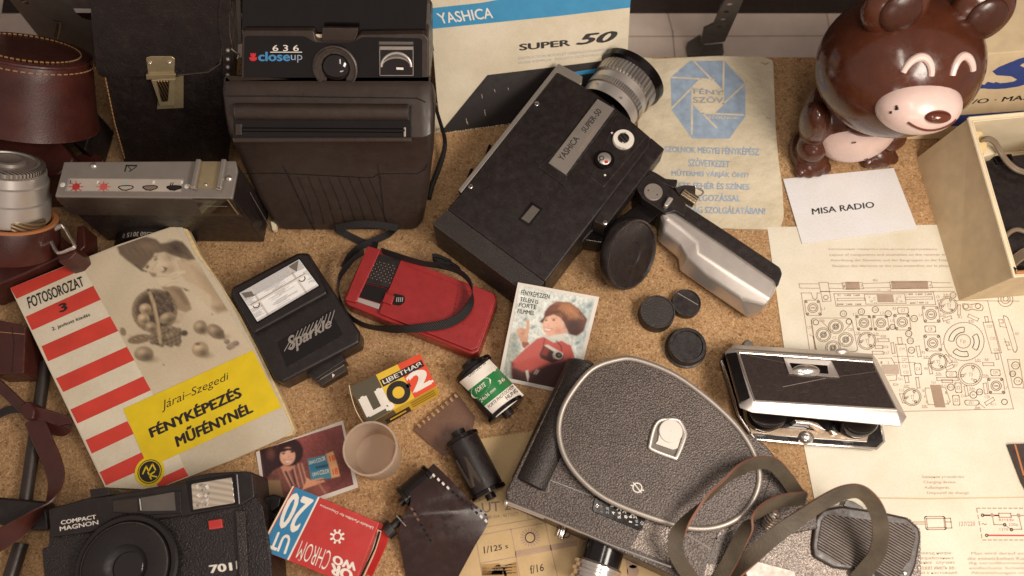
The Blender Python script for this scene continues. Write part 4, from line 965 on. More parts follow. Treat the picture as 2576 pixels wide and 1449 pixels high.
n = len(P); wd = []
for i in range(n):
    f = min(max((i / n - .35) / .15, 0), 1) * min(max((.72 - i / n) / .12, 0), 1)
    wd.append(Vector((-.2, .8, .6)) * f + Vector((.15, .2, 1)) * (1 - f))
mb = MB(); mb.ribbon(P, wd, .68, .08, 'webbing'); mb.build('wrist_strap', t)
mb = MB(); mb.tube(cr([W(*zQ2((x, y)), 2.5) for x, y in ((960, 130), (1000, 150), (1012, 168), (985, 165), (940, 148), (905, 118))], 4), .14, 'gloss_black', 8, True); mb.prism(zQ2((898, 96), (925, 98), (980, 122), (975, 145), (925, 138), (900, 118)), 2.6, 2.2, 'webbing'); mb.build('strap_clasp', t, .05)
# ================================================================ SMALL FILM BOX
t = thing('small_film_box', 'small yellow black and red film box with Cyrillic lettering', 'film box', W(960, 990, 0))
top = zQ2((555, 657), (848, 517), (918, 652), (630, 812))
mb = MB(); mb.prism(top, 3.0, .03, 'mustard_ink'); mb.build('carton', t, .04, 1)
S = HZ(3.0)
mb = MB()
ml = lambda u, v: quad(top, u, v)
pq = lambda u0, v0, u1, v1, m, o: mb.poly([ml(u0, v0), ml(u1, v0), ml(u1, v1), ml(u0, v1)], S, m, o)
pq(0, 0, .37, 1, 'olive_ink', .012); pq(.37, 0, .68, 1, 'mustard_ink', .012); pq(.68, 0, 1, 1, 'orange_ink', .012); pq(.385, .17, .98, .36, 'black_ink', .024)
tq = lambda s_, u0, v0, u1, v1, m, b: mb.text(s_, [ml(u0, v0), ml(u1, v0), ml(u1, v1), ml(u0, v1)], S, m, .036, bold=b)
tq('ЦВЕТНАЯ', .41, .2, .95, .33, 'white_ink', .02)
tq('Ц', .06, .36, .37, .95, 'white_ink', .07); tq('2', .72, .38, .96, .86, 'white_ink', .06); pq(.655, .58, .71, .68, 'black_ink', .04)
mb.build('print', t)
mb = MB()
c = ml(.53, .67); mb.disc(c, .86, S, 'black_ink', .04, 36, .44); mb.build('letter_ring', t)
mb = MB()
Sf = Plane(W(*top[3], 3), (W(*top[2], 3) - W(*top[3], 3)).cross(Vector((0, 0, 1))))
if Sf.n.dot(CAM - Sf.p) < 0: Sf.n = -Sf.n
a, b = W(*top[3], 3), W(*top[2], 3)
def fr(u, v): return a + (b - a) * u + Vector((0, 0, -3)) * v + Sf.n * .02
mb.add([fr(.0, .03), fr(.37, .03), fr(.37, .97), fr(.0, .97)], [(0, 1, 2, 3)], 'olive_ink'); mb.add([fr(.2, .45), fr(.56, .45), fr(.56, .97), fr(.2, .97)], [(0, 1, 2, 3)], 'black_ink')
mb.add([q + Sf.n * .015 for q in (fr(.26, .6), fr(.5, .6), fr(.5, .75), fr(.26, .75))], [(0, 1, 2, 3)], 'mustard_ink')
for i in range(3): mb.add([fr(.6, .2 + i * .22), fr(.95, .2 + i * .22), fr(.95, .3 + i * .22), fr(.6, .3 + i * .22)], [(0, 1, 2, 3)], M('box_small_print', (170, 130, 40), .6))
mb.build('side_print', t)
mb = MB(); mb.ribbon(cr([W(*zQ2((x, y)), z) for x, y, z in ((552, 650, 3.05), (562, 700, 2.9), (582, 760, 2.6), (612, 812, 2.2))], 4, False), [Vector((.1, .1, 1))] * 13, .5, .04, 'card_inner'); mb.build('flap', t)
# ================================================================ RED AND BLUE FILM BOX
t = thing('large_film_box', 'open red and blue slide film box lying upside down at the bottom edge', 'film box', W(800, 1360, 0))
top = zO((540, 180), (1740, 690), (1450, 1500), (60, 1075))
tt = [zO((535, 180)), zO((1745, 692)), zO((1390, 1600)), zO((60, 1078))]
mb = MB(); mb.prism(tt, 3.4, .03, 'red_print'); mb.build('carton', t, .05, 1)
S = HZ(3.4); mb = MB()
mb.poly(zO((560, 192), (880, 325), (440, 1218), (70, 1078)), S, 'blue_print', .012); mb.poly(zO((880, 325), (902, 334), (462, 1226), (440, 1218)), S, 'white_ink', .014)
q = lambda a, b, c_, d: zO(a, b, c_, d)
mb.text('20', zO((565, 835), (300, 745), (500, 260), (812, 375)), S, 'white_ink', .024, bold=.03)
mb.text('UT', zO((415, 1135), (170, 1045), (270, 815), (500, 885)), S, 'white_ink', .024, bold=.03)
mb.text('CHROM', zO((990, 1375), (560, 1190), (655, 945), (1085, 1105)), S, 'white_ink', .024, bold=-.01)
mb.text('WO', zO((1400, 1375), (1085, 1270), (1105, 1150), (1420, 1270)), S, 'white_ink', .024, bold=.06)
mb.text('OR', zO((1340, 1530), (1045, 1410), (1075, 1270), (1370, 1380)), S, 'white_ink', .024, bold=.06)
mb.text('Umkehr-Farbfilm für Diapositive', zO((1645, 790), (900, 460), (915, 425), (1675, 745)), S, 'white_ink', .024, bold=.01)
mb.text('®', zO((625, 1240), (590, 1230), (595, 1205), (630, 1215)), S, 'white_ink', .024)
mb.disc(zO((1150, 893)), .30, S, 'white_ink', .024, 28, .21)
for i in range(8):
    a = .39 + i * math.pi / 4; mb.line(zO((1150 + 72 * math.cos(a), 890 + 72 * math.sin(a)), (1150 + 95 * math.cos(a), 890 + 95 * math.sin(a))), .13, S, 'white_ink', .024)
mb.build('print', t)
mb = MB(); mb.slab(zO((535, 180), (520, 176), (40, 1075), (62, 1085)), HZ(3.42), 1.6, 'card_inner', down=(0, 0, -1)); mb.build('end_flap', t)
mb = MB()
mb.slab(zO((1745, 780), (1775, 790), (1690, 1060), (1500, 1470), (1470, 1460), (1660, 1060)), HZ(2.9), .05, 'gloss_black')
mb.ribbon(cr([W(*zO((x, y)), z) for x, y, z in ((1745, 800, 2.9), (1715, 930, 2.6), (1650, 1130, 2.4), (1560, 1330, 2.3), (1500, 1470, 2.3))], 4, False), [Vector((.8, .3, .4))] * 17, .3, .04, 'card_inner')
mb.ribbon(cr([W(*zO((x, y)), z) for x, y, z in ((1800, 800, 1.2), (1740, 1000, .9), (1660, 1200, .8), (1560, 1420, .8))], 4, False), [Vector((.8, .3, .3))] * 13, 1.1, .05, 'red_print')
mb.build('torn_flap', t)
# ================================================================ MILKY FILM CAN
t = thing('film_can', 'empty milky plastic film can standing beside the two film boxes', 'film can', W(945, 1150, 0))
ctr = W(931, 1128, 4.2); ctr.z = 0; R_ = cmpx(W(931, 1128, 4.2), 69)
mb = MB(); mb.lathe(ctr, (0, 0, 1), [(.02, .05), (R_ * .86, .05), (R_ * .9, .3), (R_ * .96, 3.7), (R_ * 1.0, 3.75), (R_ * 1.0, 4.2), (R_ * .93, 4.2), (R_ * .92, 3.6), (R_ * .8, 1.1), (R_ * .5, 1.05), (.02, 1.05)], 'milky', 56, False, False); mb.build('can', t)
# ================================================================ LENS CAPS
def cap(label, c, zz, r, z0, hgt, kind, lift=0):
    p = W(*zz(c), hgt + z0); p.z = z0; r = cmpx(W(*zz(c), hgt), r * zz.k)
    t = thing('lens_cover', label, 'lens cap', p, 'lens caps on the cork')
    mb = MB()
    if kind == 'rim': prof = [(r * .9, 0), (r, .15), (r, .35), (r * .92, .4), (r * .92, hgt - .15), (r * .88, hgt), (r * .74, hgt), (r * .70, hgt - .12), (.02, hgt - .14)]
    else: prof = [(r * .97, 0), (r, .1), (r, hgt * .6), (r * .96, hgt), (r * .9, hgt), (r * .88, hgt - .1), (.02, hgt - .1)]
    mb.lathe(p, (0, 0, 1), prof, 'black_plastic' if kind != 'flat' else 'grain_black', 48, True, False); mb.build('cap', t)
    return t, p, r
cap('black lens cap with a smooth dull top, leftmost of three', (490, 1262), z7, 156, 0, 1.2, 'flat')
t, p, r = cap('glossy black lens cap with a fine bar across, behind the dull one', (742, 1185), z7, 128, 0, .7, 'rim2')
mb = MB(); mb.line(z7((650, 1095), (838, 1205)), .06, HZ(.62), 'satin_alu', .02); mb.build('bar', t)
cap('black lens cap with a stepped raised rim, above the grey cine camera', (1500, 205), zQ3, 112, 0, 1.1, 'rim')
# ================================================================ CARTRIDGES AND FILM
def cartridge(t, A, B, za, zb, rpx, shell, zz, nub=True):
    a, b = W(*zz(A), za), W(*zz(B), zb); r = cmpx(a, rpx * zz.k); d = (b - a).normalized(); Ln = (b - a).length
    mb = MB(); mb.lathe(a, d, [(r * .98, .2), (r * .98, Ln - .2)], shell, 40); mb.build('shell', t)
    for nm, o, ax in (('end_cap', a, d), ('end_cap', b, -d)):
        mb = MB(); mb.lathe(o, ax, [(.45 * r, -.0), (r * .95, 0), (r * 1.06, .06), (r * 1.06, .3), (r * .99, .36)], 'gloss_black', 40, True, False); mb.build(nm, t)
    if nub:
        mb = MB(); mb.lathe(a, -d, [(r * .42, -.1), (r * .42, .5), (r * .25, .5), (r * .22, .3)], 'black_plastic', 20, False); mb.build('spool_end', t); mb = MB(); mb.lathe(b, d, [(r * .3, -.1), (r * .3, .35)], 'black_plastic', 20, False); mb.build('spool_end', t)
    return a, b, r, d
t = thing('labelled_cartridge', 'film cartridge with green and white label lying under the postcard', 'film cartridge', W(1230, 980, 0))
a, b, r, d = cartridge(t, (338, 325), (525, 565), 1.3, 1.3, 108, 'black_plastic', zQ3)
S = Tube(a, d + a, r)
mb = MB()
def band(x0, x1, m, off, qd, nu=26, nv=8):
    vs, fs = [], []
    for j in range(nv + 1):
        for i in range(nu + 1): vs.append(S(*zQ3(quad(qd, i / nu, x0 + (x1 - x0) * j / nv)), off))
    for j in range(nv):
        for i in range(nu): k = j * (nu + 1) + i; fs.append((k, k + nu + 1, k + nu + 2, k + 1))
    mb.add(vs, fs, m, True)
qd = [(270, 402), (428, 268), (620, 462), (462, 594)]
# wrap from the lower-left visible edge to the upper-right edge of the cartridge
qd = [(268, 404), (430, 280), (616, 474), (466, 594)]
band(0, .24, 'white_ink', .02, qd); band(.24, .68, 'green_ink', .02, qd); band(.68, 1.0, 'white_ink', .02, qd)
def tl(s_, q, m, b_=0.0): mb.text(s_, zQ3(*q), S, m, .035, bold=b_)
tl('OPEN ONLY IN', ((312, 362), (404, 292), (412, 306), (322, 378)), 'black_ink')
tl('24x36 mm', ((376, 496), (455, 428), (466, 444), (388, 514)), 'white_ink', .01); tl('36', ((474, 400), (504, 376), (516, 392), (486, 416)), 'white_ink', .01); tl('FO', ((426, 332), (458, 314), (470, 338), (440, 356)), 'white_ink', .03)
tl('FORTE PHOTOCHEM', ((420, 530), (555, 418), (564, 432), (430, 546)), 'black_ink'); tl('HUNG', ((514, 482), (574, 436), (588, 452), (528, 500)), 'black_ink', .01)
mb.build('label', t)
mb = MB()
pts = [(332, 458), (345, 420), (368, 390), (410, 380), (436, 388), (436, 412), (420, 446), (392, 476), (356, 492), (336, 482)]
P = [S(*zQ3(q), .032) for q in cr([Vector((*q, 0)) for q in pts], 3) for q in [(q.x, q.y)]]
mb.add(P, [range(len(P))], 'white_ink')
P = [S(*zQ3(((q[0] - 386) * .66 + 384, (q[1] - 434) * .62 + 436)), .042) for q in pts]; mb.add(P, [range(len(P))], 'green_ink')
mb.text('FORTE', zQ3((352, 442), (402, 402), (412, 424), (362, 466)), S, 'white_ink', .055, bold=.02)
mb.build('emblem', t)
def holes(mb, A, B, n, zf, zz, w, h, m, S_=None, offs=.02):
    for i in range(n):
        u = (i + .5) / n; x, y = lerp(A, B, u); dx, dy = Vector((B[0] - A[0], B[1] - A[1])).normalized()
        q = [(x - dx * w + dy * h, y - dy * w - dx * h), (x + dx * w + dy * h, y + dy * w - dx * h), (x + dx * w - dy * h, y + dy * w + dx * h), (x - dx * w - dy * h, y - dy * w + dx * h)]
        mb.poly(rnd([zz(p) for p in q], 1.2, 2), S_, m, offs)
def sheet(mb, rows, m, zz, thick=.02):   # rows of (point, point, z)
    P0 = cr([W(*zz(a), z) for a, b, z, z2_ in rows], 5, False); P1 = cr([W(*zz(b), z2_) for a, b, z, z2_ in rows], 5, False)
    n = len(P0); vs, fs = [], []
    for k in range(n):
        for j in range(5): vs.append(P0[k].lerp(P1[k], j / 4))
    for k in range(n - 1):
        for j in range(4): q = k * 5 + j; fs.append((q, q + 1, q + 6, q + 5))
    mb.add(vs, fs, m, True)
    return P0, P1
t = thing('open_cartridge', 'plain black film cartridge with a short brown film leader sticking out', 'film cartridge', W(1200, 1170, 0))
a, b, r, d = cartridge(t, (275, 700), (432, 1010), 1.35, 1.35, 92, 'black_plastic', zQ3)
S = Tube(a, a + d, r); mb = MB()
v = [S(*zQ3(q), .02) for q in rnd([(240, 830), (300, 800), (390, 940), (330, 980)], 14, 4)]; mb.add(v, [range(len(v))], M('dull_label', (70, 58, 50), .5)); mb.build('label', t)
mb = MB(); P0, P1 = sheet(mb, [((20, 662), (180, 800), .25, .25), ((90, 600), (250, 760), .35, .35), ((170, 530), (330, 690), .3, .3), ((250, 455), (352, 590), .12, .12)], 'film_pale', zQ3); mb.build('film_leader', t)
mb = MB(); holes(mb, (40, 650), (262, 468), 9, 0, zQ3, 7, 12, 'cork', HZ(.42), .02); mb.build('sprocket_hole', t)
t = thing('film_roll', 'dark film cartridge with a wide curl of unrolled perforated film', 'film cartridge', W(1090, 1240, 0))
a, b, r, d = cartridge(t, (125, 905), (-30, 1040), 1.3, 1.3, 72, 'gloss_black', zQ3)
S = HZ(1.9)
mb = MB(); sheet(mb, [((130, 842), (-5, 965), 2.1, 2.1), ((230, 940), (5, 1050), 2.4, 2.4), ((330, 1045), (-30, 1130), 2.2, 2.2), ((425, 1140), (-58, 1206), 1.6, 1.5), ((350, 1290), (-42, 1330), .8, .8), ((265, 1449), (-20, 1449), .4, .4), ((190, 1600), (0, 1600), .3, .3)], 'film', zQ3); mb.build('film', t)
mb = MB()
for i in range(12):
    u = i / 11.; x, y = lerp((128, 905), (410, 1150), u); z = 2.42 - .6 * max(u - .5, 0) * 1.6
    mb.poly(rnd(zQ3((x, y - 10), (x + 12, y + 4), (x + 4, y + 14), (x - 8, y)), 1.2, 2), HZ(z + .12), 'photo_edge' if i < 4 or i > 9 else 'gloss_black', .03)
for i in range(7):
    x, y = lerp((10, 1085), (110, 1255), i / 6.); mb.poly(rnd(zQ3((x, y - 9), (x + 12, y + 4), (x + 4, y + 14), (x - 8, y)), 1.2, 2), HZ(2.5 - i * .06), 'film_pale' if i < 3 else 'gloss_black', .03)
mb.build('sprocket_hole', t)
mb = MB(); mb.lathe(W(*zQ2((775, 1205)), 1.1), W(*zQ2((735, 1240)), 1.1) - W(*zQ2((775, 1205)), 1.1), [(.3, 0), (.3, .9), (.62, .9), (.62, 1.5)], 'black_plastic', 20); mb.build('spool_core', t)
mb = MB(); mb.tube([W(*zQ2((750, 1195)), 1.9), W(*zQ2((790, 1240)), 1.9)], .06, 'chrome'); mb.build('spool_pin', t)
zPm, zPo, zPp, zSc = Z(0, 1800, 1100, 2576), Z(800, 0, 1750, 2294), Z(800, 350, 1750, 2294), Z(150, 550, 1150, 2576)
def toY(x, y): return ((1650 + x * .37963) - 1600) * 1.2075, y * .37963 * 1.2075   # zoom zY -> zR3
# ================================================================ BLACK CINE CAMERA WITH PISTOL GRIP
t = thing('pistol_cine_camera', 'black cine camera with silver zoom lens and pistol grip lying on its side', 'cine camera', W(1500, 650, 0))
zt = 4.5
mb = MB(); mb.prism(zR3((695, 337), (803, 396), (880, 440), (975, 508), (1138, 648), (1130, 690), (640, 1330), (178, 985), (243, 908)), zt, .25, 'black_plastic'); body = mb.build('body', t, .14, 3)
mb = MB(); mb.prism(rnd(zR3((178, 988), (638, 1330), (604, 1360), (520, 1358), (500, 1350), (105, 1056)), 5, 3), zt - .06, .15, 'grain_black', smooth=True); mb.build('end_cover', t, .35, 4)
mb = MB(); mb.prism(zR3((702, 298), (816, 360), (812, 396), (803, 398), (697, 340), (243, 910), (229, 893)), zt - .15, .6, 'satin_plastic'); mb.build('top_rail', t, .06)
mb = MB(); mb.prism(zR3((702, 298), (816, 360), (812, 396), (803, 398), (697, 340), (243, 910), (229, 893)), zt - .08, zt - .3, 'satin_alu'); mb.build('silver_trim', t, .06, 3)
S = HZ(zt)
mb = MB()
for c in ((600, 490), (288, 880)): mb = MB(); screw(mb, zR3(c), S, .19); mb.build('screw', t)
mb = MB()
for c in ((955, 627), (922, 826)): mb.disc(zR3(c), .09, S, 'white_ink', .08, 12)
mb.build('index_mark', t)
mb = MB(); mb.slab(zR3((660, 735), (605, 785), (735, 880), (745, 830), (975, 520), (960, 490)), HZ(zt + .12), .2, 'black_plastic'); mb.slab(zR3((654, 770), (886, 463), (968, 512), (738, 828)), HZ(zt + .16), .2, 'black_plastic'); mb.build('plate_base', t, .05)
mb = MB(); mb.slab(zR3((656, 768), (887, 466), (965, 512), (737, 824)), HZ(zt + .2), .06, 'satin_alu'); npl = mb.build('name_plate', t, .015, 1)
Sn = HZ(zt + .2)
mb = MB()
mb.text('YASHICA', zR3((697, 742), (778, 640), (803, 655), (722, 760)), Sn, 'black_ink', .012, bold=.01)
mb.text('SUPER-50', zR3((808, 610), (885, 510), (908, 526), (828, 628)), Sn, 'black_ink', .012, bold=.01)
mb.text('YASHICA COMPANY LTD.', zR3((790, 716), (882, 588), (892, 594), (800, 722)), Sn, 'brown_ink', .012)
mb.build('lettering', npl)
mb = MB(); mb.slab(rnd(zR3((978, 540), (1122, 640), (915, 884), (850, 838)), 5), HZ(zt + .06), .1, 'black_plastic'); mb.build('control_panel', t, .04)
Sc_ = HZ(zt + .06)
def dial(c, r, inner, m, im):
    p = Sc_(*zR3(c)); rr = cmpx(p, r * zR3.k); d_ = MB(); d_.lathe(p, (0, 0, 1), [(rr, 0), (rr, .22), (rr * .94, .3), (.02, .3)], m, 40, False, False); o = d_.build('dial', t)
    k = MB(); k.lathe(p, (0, 0, 1), [(rr * inner, .25), (rr * inner, .36), (rr * inner * .9, .4), (.02, .42)], im, 36, False, False); k.build('dial_face', o)
    return p, rr, o
p, rr, o = dial((1007, 662), 51, .52, 'white_ink', rib_mat('dial_ribs', (90, 84, 80), (.8, .6, 0), 3.5, .8, .3))
k = MB(); k.text('STOP', zR3((992, 628), (1020, 622), (1022, 632), (994, 638)), HZ(zt + .36), 'black_ink', .012); k.text('FILTER', zR3((985, 690), (1025, 702), (1022, 710), (983, 698)), HZ(zt + .36), 'grey_ink', .012); k.build('lettering', o)
p, rr, o = dial((917, 758), 48, .66, 'gloss_black', 'silver')
k = MB(); k.disc(zR3((928, 764)), .15, HZ(zt + .49), 'red_ink', .012, 16); k.disc(zR3((906, 745)), .2, HZ(zt + .49), 'black_ink', .012, 16, .14); k.line(zR3((900, 752), (894, 762)), .07, HZ(zt + .49), 'black_ink', .012); k.build('lettering', o)
mb = MB(); mb.slab(zR3((575, 950), (630, 985), (566, 1068), (511, 1035)), HZ(zt + .05), .1, 'gloss_black'); mb.slab(zR3((580, 966), (614, 988), (562, 1052), (526, 1030)), HZ(zt + .09), .06, 'steel_paint'); mb.build('film_window', t, .03)
mb = MB(); mb.prism(zR3((1138, 648), (1203, 702), (926, 1068), (866, 1042)), zt - .35, 2.2, 'black_plastic'); mb.build('lower_bracket', t, .08); mb = MB(); screw(mb, zR3((922, 1050)), HZ(zt - .35), .18); mb.build('screw', t)
mb = MB(); mb.prism(zR3((866, 1042), (926, 1068), (1080, 960), (1180, 1010), (1000, 1160), (800, 1130)), 2.2, .3, 'gloss_black'); mb.prism(zR3((1130, 690), (900, 1000), (800, 1130), (660, 1300), (1000, 950)), 2.6, .3, 'black_plastic'); mb.build('under_body', t, .1)
mb = MB()
for c in ((378, 688), (292, 800)): mb.prism(zR3((c[0] - 6, c[1] - 8), (c[0] + 8, c[1] - 10), (c[0] - 8, c[1] + 26), (c[0] - 22, c[1] + 34)), 3.8, 2, 'gloss_black')
mb.build('hinge', t, .1)
# zoom lens
ax = (W(*zR3((702, 300)), 4.5) - W(*zR3((230, 893)), 4.5)).normalized()
lc = W(*zR3((952, 487)), 2.75); r = cmpx(lc, 152 * zR3.k)
side = ax.cross(Vector((0, 0, 1)))
knurl = rib_mat('lens_knurl', (196, 188, 180), tuple(side), 3.2, .9, .32, .8, .08, .35)
knurl2 = rib_mat('lens_fine_knurl', (200, 192, 184), tuple(side), 5.0, .9, .32, .7, .05, .3)
lens = MB(); lens.lathe(lc, ax, [(r * .95, -1.0), (r * .95, -.05), (r * .9, -.02), (r * .9, .02), (r * .97, .06), (r * .97, r * .42), (r * .94, r * .44), (r * .94, r * .5), (r * .99, r * .54)], 'silver', 64, False, False); lo = lens.build('zoom_lens', t)
mb = MB(); mb.lathe(lc, ax, [(r * .955, .02), (r * .99, .05), (r * .99, .55), (r * .955, .58)], knurl2, 64, False, False); mb.build('zoom_ring', lo)
mb = MB(); mb.lathe(lc, ax, [(r * .97, r * .5), (r * 1.02, r * .54), (r * 1.03, r * .92), (r * 1.0, r * .96)], knurl, 64, False, False); mb.build('focus_ring', lo)
mb = MB(); mb.lathe(lc, ax, [(r * 1.0, r * .92), (r * 1.12, r * 1.0), (r * 1.14, r * 1.2), (r * 1.06, r * 1.24), (r * .98, r * 1.2), (r * .9, r * .9), (.02, r * .88)], 'gloss_black', 64, False, False); mb.build('lens_hood', lo)
mb = MB(); Sl = Tube(lc, lc + ax, r * .97)
for s_, c in (('18', (886, 394)), ('0', (1000, 462)), ('12', (912, 356))): mb.text(s_, zR3((c[0] - 7, c[1] - 8), (c[0] + 5, c[1] - 3), (c[0] + 3, c[1] + 6), (c[0] - 9, c[1] + 1)), Sl, 'black_ink', .05)
mb.build('lettering', lo)
# grip
z_g = 3.3
mb = MB(); mb.prism(rnd(z7((352, 110), (425, 55), (640, 215), (735, 330), (720, 430), (640, 385), (555, 412), (350, 275), (305, 190)), 4), z_g, .3, 'black_plastic', smooth=True)
piv = mb.build('pivot_block', t, .12, 3)
mb = MB(); mb.prism(rnd(z7((425, 32), (470, 50), (560, 105), (662, 112), (656, 160), (626, 190), (520, 140), (400, 62)), 4), 2.6, .4, 'black_plastic', smooth=True); mb.build('trigger', t, .1)
mb = MB(); pp = W(*z7((448, 225)), z_g); mb.lathe(pp, (0, 0, 1), [(.74, -.1), (.74, .08), (.7, .12), (.02, .12)], 'satin_alu', 36, False, False); mb.build('rivet', t)
mb = MB(); mb.disc(z7((408, 208)), .06, HZ(z_g + .13), 'black_ink', .02, 10); mb.disc(z7((485, 246)), .06, HZ(z_g + .13), 'black_ink', .02, 10); mb.build('rivet_hole', t)
mb = MB(); mb.slab(rnd(z7((585, 258), (630, 275), (575, 350), (538, 338)), 5), HZ(z_g + .45), .5, 'silver'); mb.build('lock_knob', t, .12, 3)
gt = [(512, 420), (590, 398), (640, 405), (1080, 702), (1505, 1000), (1518, 1045), (1468, 1168), (1150, 962), (838, 755), (828, 658), (700, 548), (580, 458)]
gb = [(505, 425), (590, 396), (640, 400), (1080, 695), (1512, 990), (1532, 1050), (1400, 1262), (1275, 1318), (985, 1118), (680, 905), (668, 800), (490, 645)]
mid = [lerp(a, b, .55) for a, b in zip(gt, gb)]
mb = MB(); mb.ring_loft([[W(*z7(p), .15) for p in gb], [W(*z7(p), 1.1) for p in gb], [W(*z7(p), 2.55) for p in mid], [W(*z7(p), 3.05) for p in gt]], 'silver', smooth=True); grip = mb.build('grip', t, .22, 4, 25)
mb = MB(); mb.prism(rnd(z7((560, 395), (650, 300), (720, 330), (1120, 590), (1552, 880), (1572, 935), (1535, 1045), (1505, 1000), (1080, 695), (640, 400)), 5), 2.9, .2, 'black_plastic', smooth=True); mb.build('grip_back', t, .18, 3)
mb = MB(); pp = W(*z7((585, 582)), 1.7); nn = (CAM - pp).normalized() * .8 + Vector((-.3, -.5, .1))
mb.lathe(pp, nn, [(.62, -.1), (.62, .06), (.5, .1), (.44, .02), (.02, .0)], 'chrome', 32, False, False); mb.build('release_button', t)
mb = MB(); a_, b_ = W(*z7((700, 238)), 1.9), W(*z7((818, 315)), 1.9); rr = cmpx(a_, 58 * z7.k); mb.lathe(a_, b_ - a_, [(rr, 0), (rr, (b_ - a_).length * .8), (rr * .9, (b_ - a_).length)], rib_mat('thumb_knurl', (170, 150, 124), tuple((b_ - a_).cross(Vector((0, 0, 1))).normalized()), 4, .8, .3), 32); mb.build('thumb_screw', t)
mb = MB(); mb.prism(rnd(z7((635, 185), (720, 158), (820, 165), (818, 255), (690, 270)), 5), 2.2, 1.0, 'grain_black', smooth=True); tab = mb.build('strap_tab', t, .12)
mb = MB(); mb.tube([W(*z7(p), 2.0) for p in ((815, 178), (880, 212), (885, 232), (868, 252), (815, 270))], .08, 'chrome'); mb.build('strap_ring', t)
# eyecup
v = (CAM - W(*z7((262, 775)), 2.5)).normalized(); rt = RX - v * RX.dot(v); rt.normalize(); upv = v.cross(rt)
major = (rt * .30 + upv * .954); minor = (rt * .954 - upv * .30)
n_e = (v * .63 + minor * .777).normalized()
pc = W(*z7((268, 770)), 2.55); re = cmpx(pc, 318 * z7.k)
mb = MB(); mb.lathe(pc, n_e, [(re * .5, -2.2), (re * .62, -1.6), (re * .8, -1.1), (re * 1.0, -.75), (re * 1.03, -.25), (re * .99, 0), (re * .93, .02), (re * .9, -.1), (re * .38, -.12), (re * .36, -.2), (.02, -.2)], 'black_plastic', 56, True, False); mb.build('eyecup', t)
mb = MB(); mb.lathe(pc, n_e, [(re * .955, .015), (re * .965, .05), (re * .94, .05), (re * .93, .015)], 'satin_plastic', 56, False, False); mb.build('eyecup_rim', t)
# ================================================================ INSTRUCTION BOOKLET STANDING BEHIND
S = P3((1112, 334, .02), (1440, 292, .02), (1083, 8, 8.5))
t = thing('camera_booklet', 'cream instruction booklet with blue band standing behind the pistol grip cine camera', 'booklet', W(1112, 334, 0))
mb = MB(); mb.slab([zY((75, 62)), (1090, -40), (1590, -60), zY((2140, 0)), zY((2110, 580)), zY((2080, 900)), zY((1900, 1130)), zY((880, 1285)), zY((200, 1380)), zY((150, 1000))], S, .25, 'cream_paper', down=(.02, 1, .0)); mb.build('cover', t)
mb = MB()
mb.poly([zY((80, 85)), zY((600, 30)), (1083 + 330, -30), (1590, -30), zY((2135, 78)), zY((1400, 165)), zY((92, 298))], S, 'blue_ink', .012)
mb.poly(zY((668, 772), (1230, 704), (1900, 620), (2100, 600), (2080, 900), (1900, 1128), (900, 1284), (215, 1376), (195, 1350)), S, 'black_ink', .012)
mb.poly(zY((1560, 740), (2090, 660), (2088, 700), (1600, 775)), S, 'blue_ink', .022)
mb.text('YASHICA', zY((142, 138), (712, 78), (728, 185), (190, 245)), S, 'white_ink', .024, bold=.015)
mb.text('SUPER', zY((1000, 455), (1515, 408), (1518, 470), (1003, 520)), S, 'black_ink', .014, bold=.04)
mb.text('50', zY((1605, 358), (2000, 318), (1985, 425), (1590, 462)), S, 'black_ink', .014, bold=.04, shear=.3)
mb.text('INSTRUCTION BOOKLET·GEBRAUCHSANWEISUNG', zY((990, 590), (2005, 485), (2005, 512), (990, 615)), S, 'pale_grey_ink', .014)
mb.text("MODE D'EMPLOI · FOLLETO DE INSTRUCCIONES", zY((988, 636), (1990, 530), (1990, 556), (988, 660)), S, 'pale_grey_ink', .014)
mb.build('print', t)
mb = MB()
for i in range(26):
    u = i / 25.; x, y = lerp((230, 1370), (880, 1280), u); w_ = 10 + 14 * random.random(); h_ = 3 + 6 * random.random()
    mb.poly(zY((x, y - h_), (x + w_, y - h_ - 2), (x + w_ * .8, y), (x, y + 1)), S, 'cream_paper', .022)
for x, y, l in ((450, 1220, 50), (460, 1250, 30), (740, 920, 26), (640, 1130, 60), (610, 970, 40), (880, 905, 20)): mb.line(zY((x, y), (x + 8, y + l)), .035, S, 'grey_paper', .022)
mb.line(zY((92, 340), (100, 420), (115, 520)), .07, S, 'black_ink', .022)
mb.build('wear', t)
# pile of cream pages squeezed between instant camera and booklet
t = thing('paper_stack', 'thin stack of cream papers wedged between instant camera and blue banded booklet', 'papers', W(1095, 330, 0))
mb = MB()
for i in range(7): mb.prism([(1075, 262 + i * 2), (1099, 260 + i * 2), (1107, 322 + i), (1078, 326 + i)], 2.6 - i * .35, 2.35 - i * .35, 'cream_paper')
mb.build('sheet', t)
